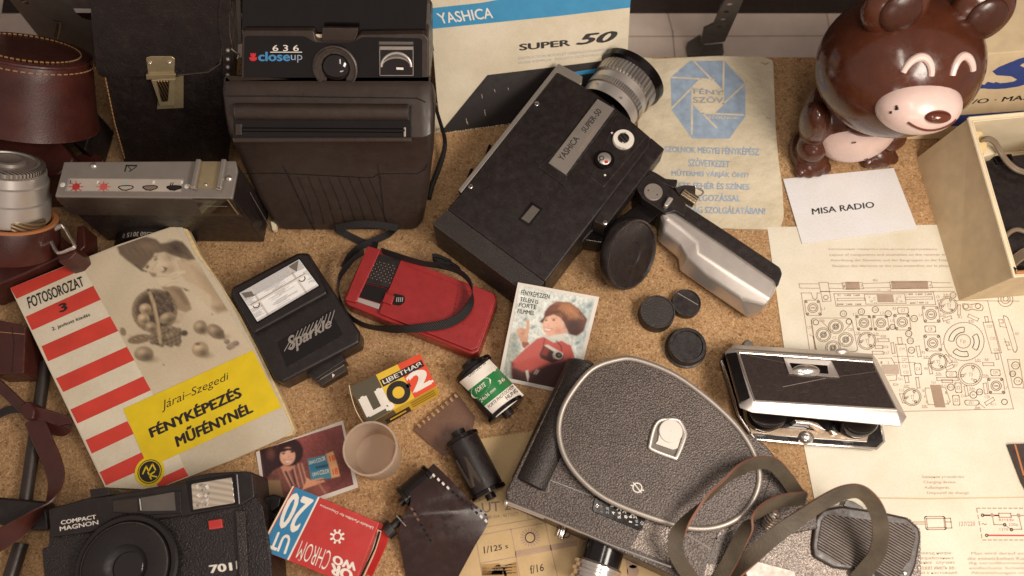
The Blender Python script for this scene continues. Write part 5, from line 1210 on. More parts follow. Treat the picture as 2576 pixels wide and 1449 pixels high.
# ================================================================ INSTANT CAMERA
t = thing('instant_camera', 'black folding instant camera with open flap and closeup lettering', 'instant camera', W(870, 500, 0))
rows = [(578, 694, 1058, .25), (568, 680, 1066, .6), (500, 640, 1078, 3.0), (432, 608, 1086, 5.2), (400, 594, 1090, 6.3), (366, 578, 1092, 7.7), (345, 569, 1092, 8.7), (300, 562, 1090, 9.35), (248, 556, 1087, 9.95), (222, 560, 1084, 10.2), (210, 568, 1076, 10.25)]
rings = []
for y, x0, x1, z in rows:
    a, b = W(x0, y, z), W(x1, y, z); w_ = (b - a).length; dep = 8.5 if z > 1 else 8
    ry = min(.9, w_ * .2); pts = []
    for k in range(5): q = math.pi / 2 * k / 4; pts.append(a + Vector((ry - ry * math.cos(q), ry - ry * math.sin(q), 0)) if False else Vector((a.x + ry * (1 - math.sin(q)), a.y + ry * (1 - math.cos(q)), z)))
    pts = pts[::-1]
    for k in range(5): q = math.pi / 2 * k / 4; pts.append(Vector((b.x - ry * (1 - math.sin(q)), b.y + ry * (1 - math.cos(q)), z)))
    yb_ = W(820, 210, 10.25).y + .25
    pts += [Vector((b.x, yb_, z)), Vector((a.x, yb_, z))]
    rings.append(pts)
mb = MB(); mb.ring_loft(rings, 'satin_plastic', smooth=True); mb.build('front_body', t, .12, 2, 50)
def rowp(y0, y1):
    f = lambda y: next((lerp((r1[3],), (r2[3],), 0)[0] if False else r2[3] + (r1[3] - r2[3]) * (y - r2[0]) / (r1[0] - r2[0])) for r1, r2 in zip(rows, rows[1:]) if r2[0] <= y <= r1[0])
    return P3((600, y1, f(y1)), (1040, y1, f(y1)), (800, y0, f(y0)))
Su = rowp(250, 344)
mb = MB()
slot = zPo((270, 985), (1942, 998), (1942, 1325), (272, 1338))
mb.slab(slot, Plane(Su(900, 300, .10), Su.n), .12, 'gloss_black', down=-Su.n); mb.build('slot_recess', t)
mb = MB()
a0, a1 = Su(*zPo((300, 1052)), .05), Su(*zPo((1925, 1062)), .05); mb.tube([a0, a1], .62, 'satin_plastic', 24)
b0, b1 = Su(*zPo((275, 1320)), .10), Su(*zPo((1950, 1315)), .10); mb.tube([b0, b1], .22, 'satin_plastic', 16)
mb.build('slot_lip', t)
mb = MB(); mb.tube([Su(*zPo((360, 1222)), .14), Su(*zPo((1890, 1232)), .14)], .16, 'gloss_black', 16); mb.build('roller', t)
mb = MB(); mb.slab(zPo((290, 1170), (345, 1170), (345, 1272), (290, 1272)), Plane(Su(900, 300, .3), Su.n), .25, 'satin_plastic'); mb.slab(zPo((1875, 1200), (1895, 1200), (1895, 1290), (1875, 1290)), Plane(Su(900, 300, .28), Su.n), .15, 'satin_alu'); mb.build('roller_stop', t, .03)
mb = MB()
mb.line(zPo((200, 905), (700, 905), (1200, 915), (2000, 925), (2080, 960)), .06, Plane(Su(900, 300), Su.n), 'gloss_black', .08)
mb.line(zPo((262, 980), (1950, 992), (1950, 1330)), .05, Su, 'black_plastic', .1)
Sl_ = rowp(432, 578)
for q in ([(650, 590), (760, 760), (880, 1010), (1000, 1260), (1035, 1325)], [(1615, 620), (1650, 830), (1690, 1180), (1720, 1270)]): mb.line(zPp(*q), .12, Sl_, 'black_plastic', .05)
for i in range(8):
    x0 = 880 + i * 95; mb.line(zPp((x0, 830), (x0 + 95, 1050), (x0 + 150 + i * 4, 1270)), .05, Sl_, 'black_plastic', .06)
mb.build('groove', t)
mb = MB(); mb.line(zPp((360, 790), (700, 790), (1500, 830), (1590, 828), (1640, 795), (2000, 795), (2080, 750), (2100, 700)), .04, Plane(Sl_.p, Sl_.n), 'gloss_black', .05); mb.build('seam', t)
# lens panel
Sp = P3((600, 206, 10.0), (1080, 206, 10.0), (840, 88, 12.4))
mb = MB(); mb.slab(rnd(zPo((352, 290), (1030, 290), (1045, 380), (1090, 392), (1410, 396), (1450, 330), (2065, 320), (2110, 360), (2115, 870), (340, 870)), 8), Sp, 4.5, 'satin_plastic', down=(0, 1, -.35), smooth=True); pan = mb.build('lens_panel', t, .1, 2)
mb = MB(); mb.poly(rnd(zPo((375, 338), (940, 342), (1040, 400), (1400, 400), (1480, 350), (2050, 362), (2050, 830), (365, 830)), 9), Sp, 'gloss_black', .03); mb.build('panel_face', t)
mb = MB()
mb.text('6 3 6', zPo((640, 425), (886, 425), (886, 482), (640, 482)), Sp, 'white_ink', .045, bold=.01); mb.line(zPo((620, 492), (914, 492)), .06, Sp, 'white_ink', .045)
blue = M('logo_blue', (70, 140, 190), .5); red = M('logo_red', (206, 44, 50), .5)
mb.text('close', zPo((508, 490), (800, 490), (800, 575), (508, 575)), Sp, blue, .045, bold=.035); mb.text('up', zPo((812, 518), (920, 518), (920, 590), (812, 590)), Sp, 'pale_blue_ink', .045)
mb.poly(zPo((430, 496), (443, 508), (456, 498), (469, 508), (482, 496), (480, 530), (464, 540), (494, 540), (488, 562), (472, 575), (440, 575), (424, 562), (418, 540), (448, 540), (432, 530)), Sp, red, .045)
for x, w_ in ((430, 8), (480, 50), (560, 40), (800, 32), (862, 20), (905, 80)): mb.poly(zPo((x, 764), (x + w_, 764), (x + w_, 776), (x, 776)), Sp, 'white_ink', .045)
mb.line(zPo((1628, 790), (1628, 778), (1760, 782)), .05, Sp, 'pale_grey_ink', .045); mb.disc(zPo((1803, 746)), .05, Sp, 'white_ink', .045, 8)
mb.build('lettering', t)
pc = Sp(*zPo((1235, 640)), .05); rr = cmpx(pc, 205 * zPo.k)
mb = MB(); mb.lathe(pc, Sp.n, [(rr * 1.02, -.3), (rr * 1.02, .25), (rr * .95, .3), (rr * .9, .18), (rr * .75, .16)] + [(rr * (.74 - .035 * (i // 2 + i % 2)), .16 - .07 * (i // 2)) for i in range(18)] + [(.02, -.55)], 'satin_plastic', 56, False, False); mb.build('lens', t)
mb = MB(); mb.ball(pc - Sp.n * .25, (rr * .72, rr * .72, .62), 'dark_glass', Sp.n.to_track_quat('Z', 'Y').to_matrix()); mb.build('lens_glass', t)
fw = zPo((1632, 385), (1970, 388), (1970, 712), (1645, 712))
mb = MB(); mb.slab(fw, Plane(Sp(*fw[0], .05), Sp.n), .1, 'dark_glass')
mb.build('flash_window', t)
mb = MB()
mb.slab(zPo((1645, 392), (1965, 395), (1965, 420), (1645, 420)), Plane(Sp(*fw[0], .08), Sp.n), .06, 'steel_paint')
mb.slab(zPo((1648, 438), (1965, 440), (1968, 470), (1650, 470)), Plane(Sp(*fw[0], .1), Sp.n), .06, 'satin_alu')
for k, m in ((.0, 'silver'), (.35, 'steel_paint'), (.7, 'satin_alu')):
    P = [Sp(*zPo((1806 + 140 * math.cos(a), 600 - (130 - 60 * k) * math.sin(a) + 30)), .1) for a in [math.pi * i / 14 for i in range(15)]]
    mb.tube(P, .1 - .02 * k, m)
mb.line(zPo((1650, 440), (1652, 712), (1965, 712), (1965, 440)), .05, Sp, 'satin_alu', .1); mb.line(zPo((1815, 646), (1865, 648)), .16, Sp, 'white_ink', .11)
mb.build('flash_reflector', t)
# flap above
Sq = P3((600, 88, 12.2), (1080, 88, 12.2), (840, -60, 16))
mb = MB(); mb.slab([zPo((345, 290)), (612, -80), (1080, -80), zPo((2085, 330)), zPo((1450, 320)), zPo((1100, 330))], Plane(Sq(840, 80, -.25), Sq.n), 1.0, 'gloss_black', down=(0, 1, .2)); mb.build('flap', t, .08)
mb = MB(); mb.slab(zPo((1108, 265), (1446, 270), (1440, 330), (1408, 396), (1108, 392)), Plane(Sq(840, 80, .25), Sq.n), .3, 'satin_plastic'); mb.build('flap_hinge', t, .05)
mb = MB(); mb.slab(zPo((285, -40), (335, -40), (350, 420), (310, 420)), P3((570, 90, 11), (584, 90, 11), (570, 0, 13.5)), .4, 'steel_paint', down=(0, 1, 0)); mb.slab(zPo((2080, 40), (2122, 40), (2115, 440), (2082, 440)), P3((1083, 90, 11), (1090, 90, 11), (1080, 0, 13.5)), .4, 'steel_paint', down=(0, 1, 0)); mb.build('flap_arm', t, .04)
mb = MB(); mb.poly(zPo((1035, 322), (1106, 324), (1106, 384), (1052, 380)), Plane(Sq(840, 80, -.1), Sq.n), 'card_inner', .02); mb.build('viewfinder_gap', t)
mb = MB()
rib = [(1085, 232, 9), (1105, 300, 5), (1118, 345, 2), (1118, 375, 1), (1108, 410, .5), (1095, 445, .3), (1085, 470, .3), (1078, 500, .3)]
P = cr([W(x, y, z) for x, y, z in rib], 5, False); mb.tube(P, [.12 + .12 * min(i / len(P) * 1.6, 1) for i in range(len(P))], 'webbing', 8)
for pth in ([(845, 575, 1.2), (872, 590, .5), (905, 606, .3), (930, 614, .3), (950, 618, .6)], [(1000, 570, 1.2), (975, 590, .5), (940, 606, .45), (905, 622, .4), (880, 645, .3), (862, 672, .3)], [(1000, 574, 1.3), (955, 566, 1.6), (905, 564, 1.7), (845, 574, 1.3)]):
    P = cr([W(*q) for q in pth], 5, False); mb.ribbon(P, [Vector((.25, .8, .35))] * len(P), .55, .07, 'webbing')
mb.build('neck_strap', t)
# ================================================================ SILVER TOPPED COMPACT
t = thing('compact_camera', 'black compact camera with grey metal top showing sun and cloud symbols', 'camera', W(420, 590, 0))
zt = 8.2
tp = zSc((255, 210), (1990, 196), (2003, 300), (1950, 580), (165, 562), (190, 470))
tpf = zSc((255, 210), (1985, 200), (2003, 300), (1950, 578), (165, 560))
mb = MB(); mb.prism(tpf, zt - .12, .1, 'black_plastic'); mb.build('body', t, .12)
mb = MB(); mb.prism(tpf, zt, zt - .28, 'satin_alu'); mb.build('top_plate', t, .08, 3)
S = HZ(zt); mb = MB()
mb.slab(zSc((303, 374), (1462, 382), (1436, 514), (265, 506)), HZ(zt + .02), .06, 'silver'); mb.slab(zSc((318, 382), (1445, 390), (1424, 506), (285, 498)), HZ(zt + .05), .04, M('dial_glass', (186, 174, 160), .25, coat=.6)); scale = mb.build('weather_scale', t)
S2_ = HZ(zt + .05); mb = MB()
for cx, m in ((378, 'red_print'), (656, M('pale_red', (206, 92, 84), .5))):
    cy = 462; mb.disc(zSc((cx, cy)), .27, S2_, m, .014, 24)
    for i in range(8): a = i * math.pi / 4; mb.line(zSc((cx + 40 * math.cos(a), cy + 34 * math.sin(a)), (cx + 70 * math.cos(a), cy + 52 * math.sin(a))), .06, S2_, m, .014)
def cloud(cx, m, fill):
    pts = [(cx - 75, 472), (cx - 70, 458), (cx - 30, 452), (cx + 20, 450), (cx + 65, 454), (cx + 78, 466), (cx + 60, 482), (cx + 20, 492), (cx + 5, 500), (cx - 20, 494), (cx - 40, 496), (cx - 55, 482)]
    if fill: mb.poly(rnd(zSc(*pts), 3), S2_, fill, .014)
    mb.line(rnd(zSc(*pts), 3, 2), .07, S2_, m, .018, True)
cloud(880, 'black_ink', None); cloud(1124, 'black_ink', 'grey_ink'); cloud(1365, 'black_ink', 'black_ink')
for x in (1325, 1345): mb.line(zSc((x + 12, 422), (x, 450)), .06, S2_, 'black_ink', .018)
mb.line(zSc((325, 400), (318, 430)), .06, S2_, 'black_ink', .018)
for x, m in ((600, 'white_ink'), (882, M('mint', (150, 190, 180), .4)), (1162, 'white_ink'), (1446, 'white_ink')): mb.poly(zSc((x - 12, 402), (x + 14, 402), (x + 8, 432), (x - 16, 432)), S2_, m, .014)
mb.build('symbol', scale)
mb = MB(); mb.line(zSc((888, 248), (988, 250)), .12, S, 'black_ink', .014); mb.line(zSc((886, 248), (870, 305)), .1, S, 'black_ink', .014); mb.line(zSc((905, 258), (935, 295), (915, 306)), .06, S, 'black_ink', .014); mb.line(zSc((985, 262), (920, 306)), .06, S, 'black_ink', .014); mb.build('mark', t)
mb = MB()
for c in ((556, 250), (1918, 378)): mb = MB(); mb.ball(S(*zSc(c)), (.24, .24, .16), 'chrome'); mb.build('screw', t)
for c in ((242, 442), (1492, 456)): mb = MB(); mb.ball(S(*zSc(c)), (.2, .2, .08), 'photo_edge'); mb.build('pin', t)
mb = MB(); mb.slab(zSc((1620, 210), (1850, 210), (1815, 480), (1560, 470)), HZ(zt + .05), .06, 'brass')
sh = mb.build('hot_shoe', t)
mb = MB()
for x0, x1 in ((1608, 1550), (1862, 1815)): mb.slab(zSc((x0 - 26, 178), (x0 + 26, 178), (x1 + 24, 470), (x1 - 30, 462)), HZ(zt + .42), .32, 'satin_alu')
mb.build('shoe_rail', sh, .1, 3)
mb = MB(); mb.ball(HZ(zt + .06)(*zSc((1684, 442))), (.12, .12, .1), 'chrome'); mb.tube([HZ(zt + .3)(*zSc(p)) for p in ((1525, 440), (1545, 475), (1590, 480))], .07, 'chrome'); mb.tube([HZ(zt + .3)(*zSc(p)) for p in ((1790, 480), (1830, 490), (1838, 465))], .07, 'chrome'); mb.build('shoe_stop', sh)
# front of the compact: upright plane under the front edge of the top plate
A, B = W(*tpf[4], zt), W(*tpf[3], zt); fx = (B - A).normalized(); fn = Vector((0, 0, 1)).cross(fx)
if fn.y > 0: fn = -fn
Sf = Plane(A, fn)
mb = MB(); mb.slab(zSc((1552, 585), (1910, 590), (2040, 760), (1650, 745)), Plane(A + fn * .05, fn), .1, 'satin_plastic'); mb.slab(zSc((1570, 595), (1895, 600), (1985, 740), (1640, 732)), Plane(A + fn * .08, fn), .1, 'dark_glass'); mb.build('viewfinder', t, .03)
mb = MB(); mb.line(zSc((1905, 595), (2010, 740)), .12, Sf, 'brass', .12); mb.line(zSc((1680, 655), (1900, 660)), .05, Sf, 'pale_grey_ink', .12); mb.build('viewfinder_edge', t)
mb = MB(); mb.slab(zSc((172, 575), (1945, 592), (2050, 762), (330, 745)), Plane(A + fn * .03, fn), .06, 'satin_plastic'); mb.build('front_trim', t, .02)
lcx = Sf(*zSc((1230, 1060))); rr = cmpx(lcx, 415 * zSc.k)
mb = MB(); mb.lathe(lcx, fn, [(rr, -.1), (rr, .62), (rr * .96, .7), (rr * .9, .7), (rr * .9, .85), (rr * .84, .9), (rr * .6, .8), (.02, .7)], 'black_plastic', 56, False, False); lo = mb.build('lens_barrel', t)
mb = MB()
for i, s_ in enumerate(('0', '15', '30', '60', '125', '250')):
    ang = math.radians(100 + 18 - i * 10); c = lcx + fn * .42; e = Vector((0, 0, 1)) * math.sin(ang) * rr * 1.006 + fx * math.cos(ang) * rr * 1.006
    v_, f_ = text_mesh(s_, .01); w_ = .22 * len(s_); h_ = .38
    tang = (fx * -math.sin(ang) + Vector((0, 0, 1)) * math.cos(ang))
    mb.add([c + e + tang * ((a - .5) * w_) * 1 + fn * ((.5 - b) * h_) for a, b in v_], f_, 'white_ink')
mb.build('lettering', lo)
mb = MB(); mb.line(zSc((2130, 520), (2340, 890)), .08, P3((596, 430, zt), (680, 600, .2), (590, 490, zt)), 'satin_alu', .1); mb.build('side_trim', t)
mb = MB()
mb.prism(zSc((2335, 810), (2395, 820), (2390, 895), (2355, 900)), .6, .1, 'card_inner'); mb.build('base_plate', t, .03)
# ================================================================ LEATHER BAG
t = thing('leather_bag', 'black leather camera bag with brass clasp behind the compact camera', 'bag', W(430, 400, 0))
Sb = P3((310, 412, .1), (570, 412, .1), (420, 0, 14))
fr_ = zR1((532, -90), (1290, -90), (1312, 480), (1290, 930), (705, 930), (640, 640), (600, 440), (548, 300))
mb = MB(); mb.slab(rnd(fr_, 6), Sb, 6, 'black_leather', down=(0, 1, .05), smooth=True); mb.build('body', t, .35, 3)
mb = MB(); mb.slab(rnd(zR1((512, -90), (1262, -90), (1258, 330), (1180, 412), (900, 432), (560, 435), (542, 385), (515, 100)), [3, 3, 14, 14, 3, 8, 5, 5]), Plane(Sb(420, 100, .3), Sb.n), .28, 'black_leather', smooth=True); fo = mb.build('flap', t, .1, 2)
mb = MB(); mb.tube([Sb(*zR1(p), .28) for p in ((1254, -60), (1258, 100), (1258, 310), (1245, 360), (1180, 408), (1000, 426))], .07, 'satin_plastic'); mb.build('flap_edge', fo)
mb = MB()
P = [Sb(*zR1(lerp(a, b, k / 12)), .06) for a, b in (((596, 440), (650, 700)), ((650, 700), (712, 920))) for k in range(12)]
for a, b in zip(P[::1], P[1::1]): mb.tube([a, a.lerp(b, .7)], .05, 'thread', 6)
mb.build('stitching', t)
Sc2 = Plane(Sb(420, 100, .36), Sb.n)
mb = MB(); mb.slab(rnd(zR1((825, 328), (850, 320), (970, 320), (990, 335), (985, 420), (838, 420)), 3), Sc2, .1, 'brass'); mb.slab(zR1((825, 424), (992, 420), (992, 448), (828, 452)), Plane(Sb(420, 100, .55), Sb.n), .25, 'brass')
mb.build('clasp_plate', t, .04)
mb = MB(); mb.slab(zR1((892, 575), (905, 455), (1038, 428), (1038, 612), (888, 618)), Plane(Sb(420, 100, .12), Sb.n), .1, 'brass'); mb.build('clasp_base', t, .03)
mb = MB(); mb.slab(zR1((855, 455), (992, 448), (986, 598), (905, 602)), Plane(Sb(420, 100, .62), Sb.n), .35, 'brass'); mb.slab(zR1((886, 460), (958, 458), (950, 575), (915, 578)), Plane(Sb(420, 100, .72), Sb.n), .12, rib_mat('clasp_ribs', (176, 150, 108), (1, 0, .1), 4.5, 1, .3)); mb.build('clasp_tongue', t, .05)
mb = MB()
for c in ((848, 355), (958, 352)): mb = MB(); mb.ball(Sc2(*zR1(c), .02), (.16, .16, .1), 'chrome'); mb.build('rivet', t)
mb = MB()
P = [Sb(*zR1(p), .3) for p in ((1285, -60), (1270, 60), (1272, 180), (1290, 290), (1292, 450))]; P = cr(P, 5, False); mb.ribbon(P, [Vector((1, .2, .1))] * len(P), .7, .2, 'black_leather', 'thread')
for y in (285, 335, 380, 425): mb.ball(Sb(*zR1((1290, y)), .42), (.16, .16, .16), 'satin_alu')
mb.tube([Sb(*zR1(p), .4) for p in ((1310, 275), (1355, 310), (1345, 330))], .07, 'chrome'); mb.build('side_strap', t)
# ================================================================ COMPACT WITH BUILT-IN FLASH AND RED BUTTON
t = thing('flash_compact', 'black leatherette compact camera with flash window and red button at bottom left', 'camera', W(360, 1400, 0))
zt = 3.8
mb = MB(); mb.prism(rnd(zPm((380, 800), (445, 780), (450, 640), (500, 420), (990, 310), (1690, 190), (1900, 120), (2310, 100), (2330, 320), (2400, 400), (2480, 900), (2500, 1300), (420, 1300)), 6), zt, .05, 'leatherette', smooth=True); mb.build('body', t, .25, 3)
mb = MB(); mb.prism(rnd(zPm((440, 440), (830, 330), (1010, 315), (1680, 200), (1700, 160), (1900, 110), (2250, 92), (2312, 110), (2330, 330), (2200, 410), (1700, 500), (1400, 540), (900, 640), (460, 700)), 6), zt + .35, zt - .3, 'black_plastic', smooth=True); mb.build('top_panel', t, .18, 3)
S = HZ(zt + .35)
mb = MB(); mb.text('COMPACT', zPm((556, 548), (876, 494), (880, 530), (560, 584)), S, 'white_ink', .02, bold=.025); mb.text('MAGNON', zPm((545, 604), (896, 542), (900, 580), (550, 644)), S, 'white_ink', .02, bold=.012)
mb.text('701', zPm((1915, 958), (2112, 932), (2122, 1002), (1926, 1028)), HZ(zt), 'white_ink', .05, bold=.04); mb.line(zPm((2162, 920), (2166, 985)), .07, HZ(zt), 'white_ink', .05); mb.build('lettering', t)
mb = MB(); mb.slab(zPm((1020, 352), (1655, 270), (1660, 480), (1300, 500), (1030, 470)), HZ(zt + .42), .1, 'dark_glass'); mb.build('viewfinder', t, .05)
mb = MB(); mb.poly(zPm((1035, 372), (1255, 345), (1262, 470), (1040, 465)), HZ(zt + .42), 'satin_plastic', .015); mb.poly(zPm((1290, 340), (1595, 285), (1608, 455), (1300, 460)), HZ(zt + .42), 'steel_paint', .015); mb.line(zPm((1278, 350), (1290, 450)), .06, HZ(zt + .42), 'photo_edge', .02)
mb.build('viewfinder_window', t)
mb = MB(); mb.slab(rnd(zPm((1748, 212), (2120, 150), (2148, 385), (1765, 448)), 4), HZ(zt + .4), .1, rib_mat('flash_ribs', (214, 200, 180), (.16, 1, 0), 2.6, .4, .25, .6, .05, .25)); fo = mb.build('flash_window', t, .04)
mb = MB()
for i in range(34):
    x, y = 1775 + random.random() * 120, 215 + random.random() * 210; s_ = 14 + 22 * random.random()
    mb.poly(zPm((x, y), (x + s_, y - s_ * .6), (x + s_ * .7, y + s_ * .7)), HZ(zt + .4), random.choice(['white_ink', 'silver', 'satin_alu', 'photo_edge']), .012 + .001 * i)
mb.build('crazed_patch', fo)
mb = MB(); mb.slab(zPm((1700, 190), (2140, 118), (2200, 395), (1745, 470)), HZ(zt + .38), .06, 'gloss_black'); mb.line(zPm((2168, 130), (2190, 390)), .07, HZ(zt + .36), 'pale_grey_ink', .04); mb.build('flash_frame', t, .03)
mb = MB(); mb.slab(rnd(zPm((1900, 548), (2026, 530), (2034, 612), (1910, 630)), 3), HZ(zt + .22), .25, 'red_print'); mb.build('red_button', t, .05)
mb = MB(); mb.prism(rnd(zPm((815, 262), (985, 238), (1005, 310), (830, 340)), 4), zt + .5, 1.0, 'black_plastic', smooth=True); mb.build('shutter_knob', t, .1)
lc = W(*zPm((1190, 975)), zt + .1); rr = cmpx(lc, 448 * zPm.k)
mb = MB(); mb.lathe(lc, (0, 0, 1), [(rr * 1.04, -.5), (rr * 1.04, .55), (rr, .7), (rr * .92, .7), (rr * .88, .5), (rr * .86, .85), (rr * .82, .9), (rr * .45, .75), (rr * .4, .5), (rr * .3, .35), (.02, .3)], 'matte_black', 72, False, False); lo = mb.build('lens_barrel', t)
mb = MB(); mb.lathe(lc, (0, 0, 1), [(rr * .87, .82), (rr * .875, .89), (rr * .85, .91)], 'satin_plastic', 72, False, False); mb.build('lens_ring', lo)
mb = MB(); mb.ball(lc + Vector((0, 0, .2)), (rr * .36, rr * .36, .3), 'dark_glass'); mb.build('lens_glass', lo)
mb = MB()
for i in range(90):
    a = i * 2 * math.pi / 90; e = Vector((math.cos(a), math.sin(a), 0)); s_ = Vector((-e.y, e.x, 0)) * .05
    mb.add([lc + e * rr * 1.04 - s_ + Vector((0, 0, -.1)), lc + e * rr * 1.065 + Vector((0, 0, -.1)), lc + e * rr * 1.065 + Vector((0, 0, .5)), lc + e * rr * 1.04 - s_ + Vector((0, 0, .5))], [(0, 1, 2, 3)], 'black_plastic'); mb.add([lc + e * rr * 1.04 + s_ + Vector((0, 0, -.1)), lc + e * rr * 1.065 + Vector((0, 0, -.1)), lc + e * rr * 1.065 + Vector((0, 0, .5)), lc + e * rr * 1.04 + s_ + Vector((0, 0, .5))], [(3, 2, 1, 0)], 'black_plastic')
mb.build('knurling', lo)
mb = MB(); mb.prism(rnd(zPm((2150, 450), (2240, 455), (2285, 1300), (2200, 1300)), 4), zt + .3, zt - .2, M('leatherette_shiny', (52, 44, 42), .2, bmp=1, bs=8, bd=.1), smooth=True); mb.build('grip_ridge', t, .18, 3)
mb = MB(); mb.tube(cr([W(*zPm(p), z) for p, z in (((2260, 380), 3), ((2320, 372), 3.2), ((2368, 362), 3.3), ((2384, 420), 2.8), ((2352, 428), 2.6), ((2316, 390), 3))], 4), .09, 'chrome', 8, True); mb.tube(cr([W(*zPm(p), z) for p, z in (((2340, 400), 3), ((2370, 470), 2.6), ((2410, 500), 2.4), ((2395, 450), 2.8))], 4), .05, 'brass', 8, True); mb.build('strap_ring', t)
mb = MB(); mb.prism(rnd(zPm((2390, 340), (2500, 300), (2580, 330), (2560, 420), (2440, 500), (2400, 470)), 6), 1.6, .1, 'black_plastic', smooth=True); mb.build('strap_end', t, .2)
# ================================================================ BROWN LEATHER CASE (TOP LEFT)
def upl(p, k=.24):   # axis tilted between the view's up and the viewer
    v = (CAM - Vector(p)).normalized(); u = UY - v * UY.dot(v); u.normalize()
    return (u * math.sqrt(1 - k * k) + v * k).normalized()
t = thing('lens_case', 'brown leather camera case with a round nose stitched in pale thread, top left', 'leather case', W(60, 300, 0))
o = W(70, 122, 9.4); ax = upl(o, .26); r = cmpx(o, 141)
mb = MB(); mb.lathe(o, ax, [(r * 1.2, -5.6), (r * 1.14, -4.6), (r * 1.06, -1.4), (r * 1.03, -.35), (r * 1.0, -.05), (r * .97, .04), (r * .9, .02), (r * .74, .0), (.02, 0)], 'brown_leather', 72, True, False); mb.build('nose', t)
mb = MB()
xx = ax.orthogonal().normalized(); yy = ax.cross(xx)
def ringpt(rad, h, a): return o + ax * h + (xx * math.cos(a) + yy * math.sin(a)) * rad
for rad, h, n in ((r * .84, .05, 60), (r * 1.06, -.55, 60)):
    for i in range(n):
        a = 2 * math.pi * i / n; b = a + 2 * math.pi / n * .62; mb.tube([ringpt(rad, h, a), ringpt(rad, h + .02, (a + b) / 2), ringpt(rad, h, b)], .055, 'thread', 5)
mb.build('stitching', t)
mb = MB(); mb.tube([ringpt(r * 1.01, -.16, 2 * math.pi * i / 60) for i in range(60)], .14, 'brown_leather', 8, True); mb.build('piping', t)
mb = MB(); mb.prism(rnd(zR1((-60, 530), (70, 560), (170, 630), (240, 700), (330, 790), (420, 900), (330, 990), (-60, 1000)), 10), 5.6, .1, 'brown_leather', smooth=True); mb.build('pouch', t, 1.1, 5)
mb = MB()
for pth in (((70, 548), (150, 606), (220, 690), (270, 800), (322, 930)), ((40, 570), (120, 625), (190, 710), (240, 820), (290, 940))):
    P = cr([W(*zR1(p), 5.55 - .9 * max(k - 2, 0) * .2) for k, p in enumerate(pth)], 8, False)
    for a, b in zip(P[::2], P[1::2]): mb.tube([a, b], .045, 'thread', 5)
mb.build('pouch_stitching', t)
mb = MB(); mb.prism(zR1((300, 685), (545, 630), (520, 720), (480, 850), (400, 800)), 3.4, .2, 'black_leather'); mb.build('lining_flap', t, .1)
mb = MB(); mb.prism(rnd(zR1((425, 905), (440, 875), (500, 860), (560, 875), (590, 905), (560, 940), (450, 940)), 6), 2.2, 1.9, 'brown_leather', smooth=True); mb.build('tongue', t, .1)
# ================================================================ CASE WITH SILVER LENS
t = thing('cased_camera', 'brown leather half case holding a camera with silver knurled lens at the left edge', 'camera case', W(40, 600, 0))
o = W(20, 404, 9.2); ax = upl(o, .37); r = cmpx(o, 80)
kn = rib_mat('knurl_ring', (190, 182, 172), tuple(ax.cross(Vector((1, 0, 0))).normalized()), 5, .9, .3, .8, .06, .4)
lens = MB(); lens.lathe(o, ax, [(r * 1.22, -4.2), (r * 1.22, -2.6), (r * 1.16, -2.5), (r * 1.16, -1.3), (r * 1.1, -1.2), (r * 1.08, -.55), (r * 1.0, -.5)], 'silver', 64, False, False); lo = lens.build('lens_barrel', t)
mb = MB(); mb.lathe(o, ax, [(r * .98, -.5), (r * 1.04, -.45), (r * 1.04, -.12), (r * .98, -.05), (r * .9, 0)], kn, 64, False, False); mb.build('focus_ring', lo)
mb = MB(); mb.lathe(o, ax, [(r * .95, -.05), (r * .8, .0), (r * .78, -.1), (r * .5, -.12), (r * .48, .1), (r * .4, .16), (r * .32, .05), (.02, .02)], 'satin_alu', 64, False, False); mb.build('front_dial', lo)
mb = MB(); c0 = o - ax * 3.9
xx = RX - ax * RX.dot(ax); xx.normalize(); yy = ax.cross(xx)
if yy.dot(CAM - o) < 0: yy = -yy
P = [c0 + (xx * math.cos(a) + yy * math.sin(a)) * r * 1.24 for a in [.15 + .85 * i / 14 for i in range(15)]]
mb.ribbon(P, [ax] * 15, .55, .3, rib_mat('lever_knurl', (170, 150, 120), (.8, .3, .5), 4.5, .9, .35)); mb.build('lever', lo)
mb = MB()
mb.lathe(o, ax, [(r * 1.25, -4.4), (r * 1.42, -4.3), (r * 1.46, -4.5), (r * 1.5, -5.2), (r * 1.53, -6.2), (r * 1.45, -6.9)], 'brown_leather', 72, True, False); mb.build('half_case', t)
mb = MB(); mb.lathe(o, ax, [(r * 1.24, -4.34), (r * 1.3, -4.22), (r * 1.4, -4.22), (r * 1.45, -4.36)], 'tan_edge', 72, False, False); mb.build('case_rim', t)
mb = MB(); mb.prism(rnd([(-60, 560), (60, 545), (150, 590), (165, 640), (60, 690), (-60, 740)], 12), 3.2, .1, 'brown_leather', smooth=True); mb.build('case_body', t, .9, 4)
mb = MB(); mb.tube(cr([W(*z1(p), 5.2) for p in ((372, 735), (420, 700), (480, 683), (515, 695), (560, 770), (604, 850), (560, 880), (470, 905), (420, 830))], 4), .14, 'chrome', 10, True); mb.tube([W(*z1((378, 742)), 5.25), W(*z1((490, 688)), 5.25)], .2, 'satin_alu', 12); mb.build('buckle', t)
mb = MB(); mb.prism(rnd(z1((455, 905), (600, 835), (618, 905), (560, 960), (472, 985)), 5), 5.0, 2.5, 'brown_leather', smooth=True); mb.build('buckle_tab', t, .15, 3)
mb = MB(); mb.prism(rnd(z1((620, 690), (680, 680), (690, 850), (640, 900), (610, 880)), 5), 2.6, .4, 'brown_leather', smooth=True); mb.build('side_strap', t, .15)
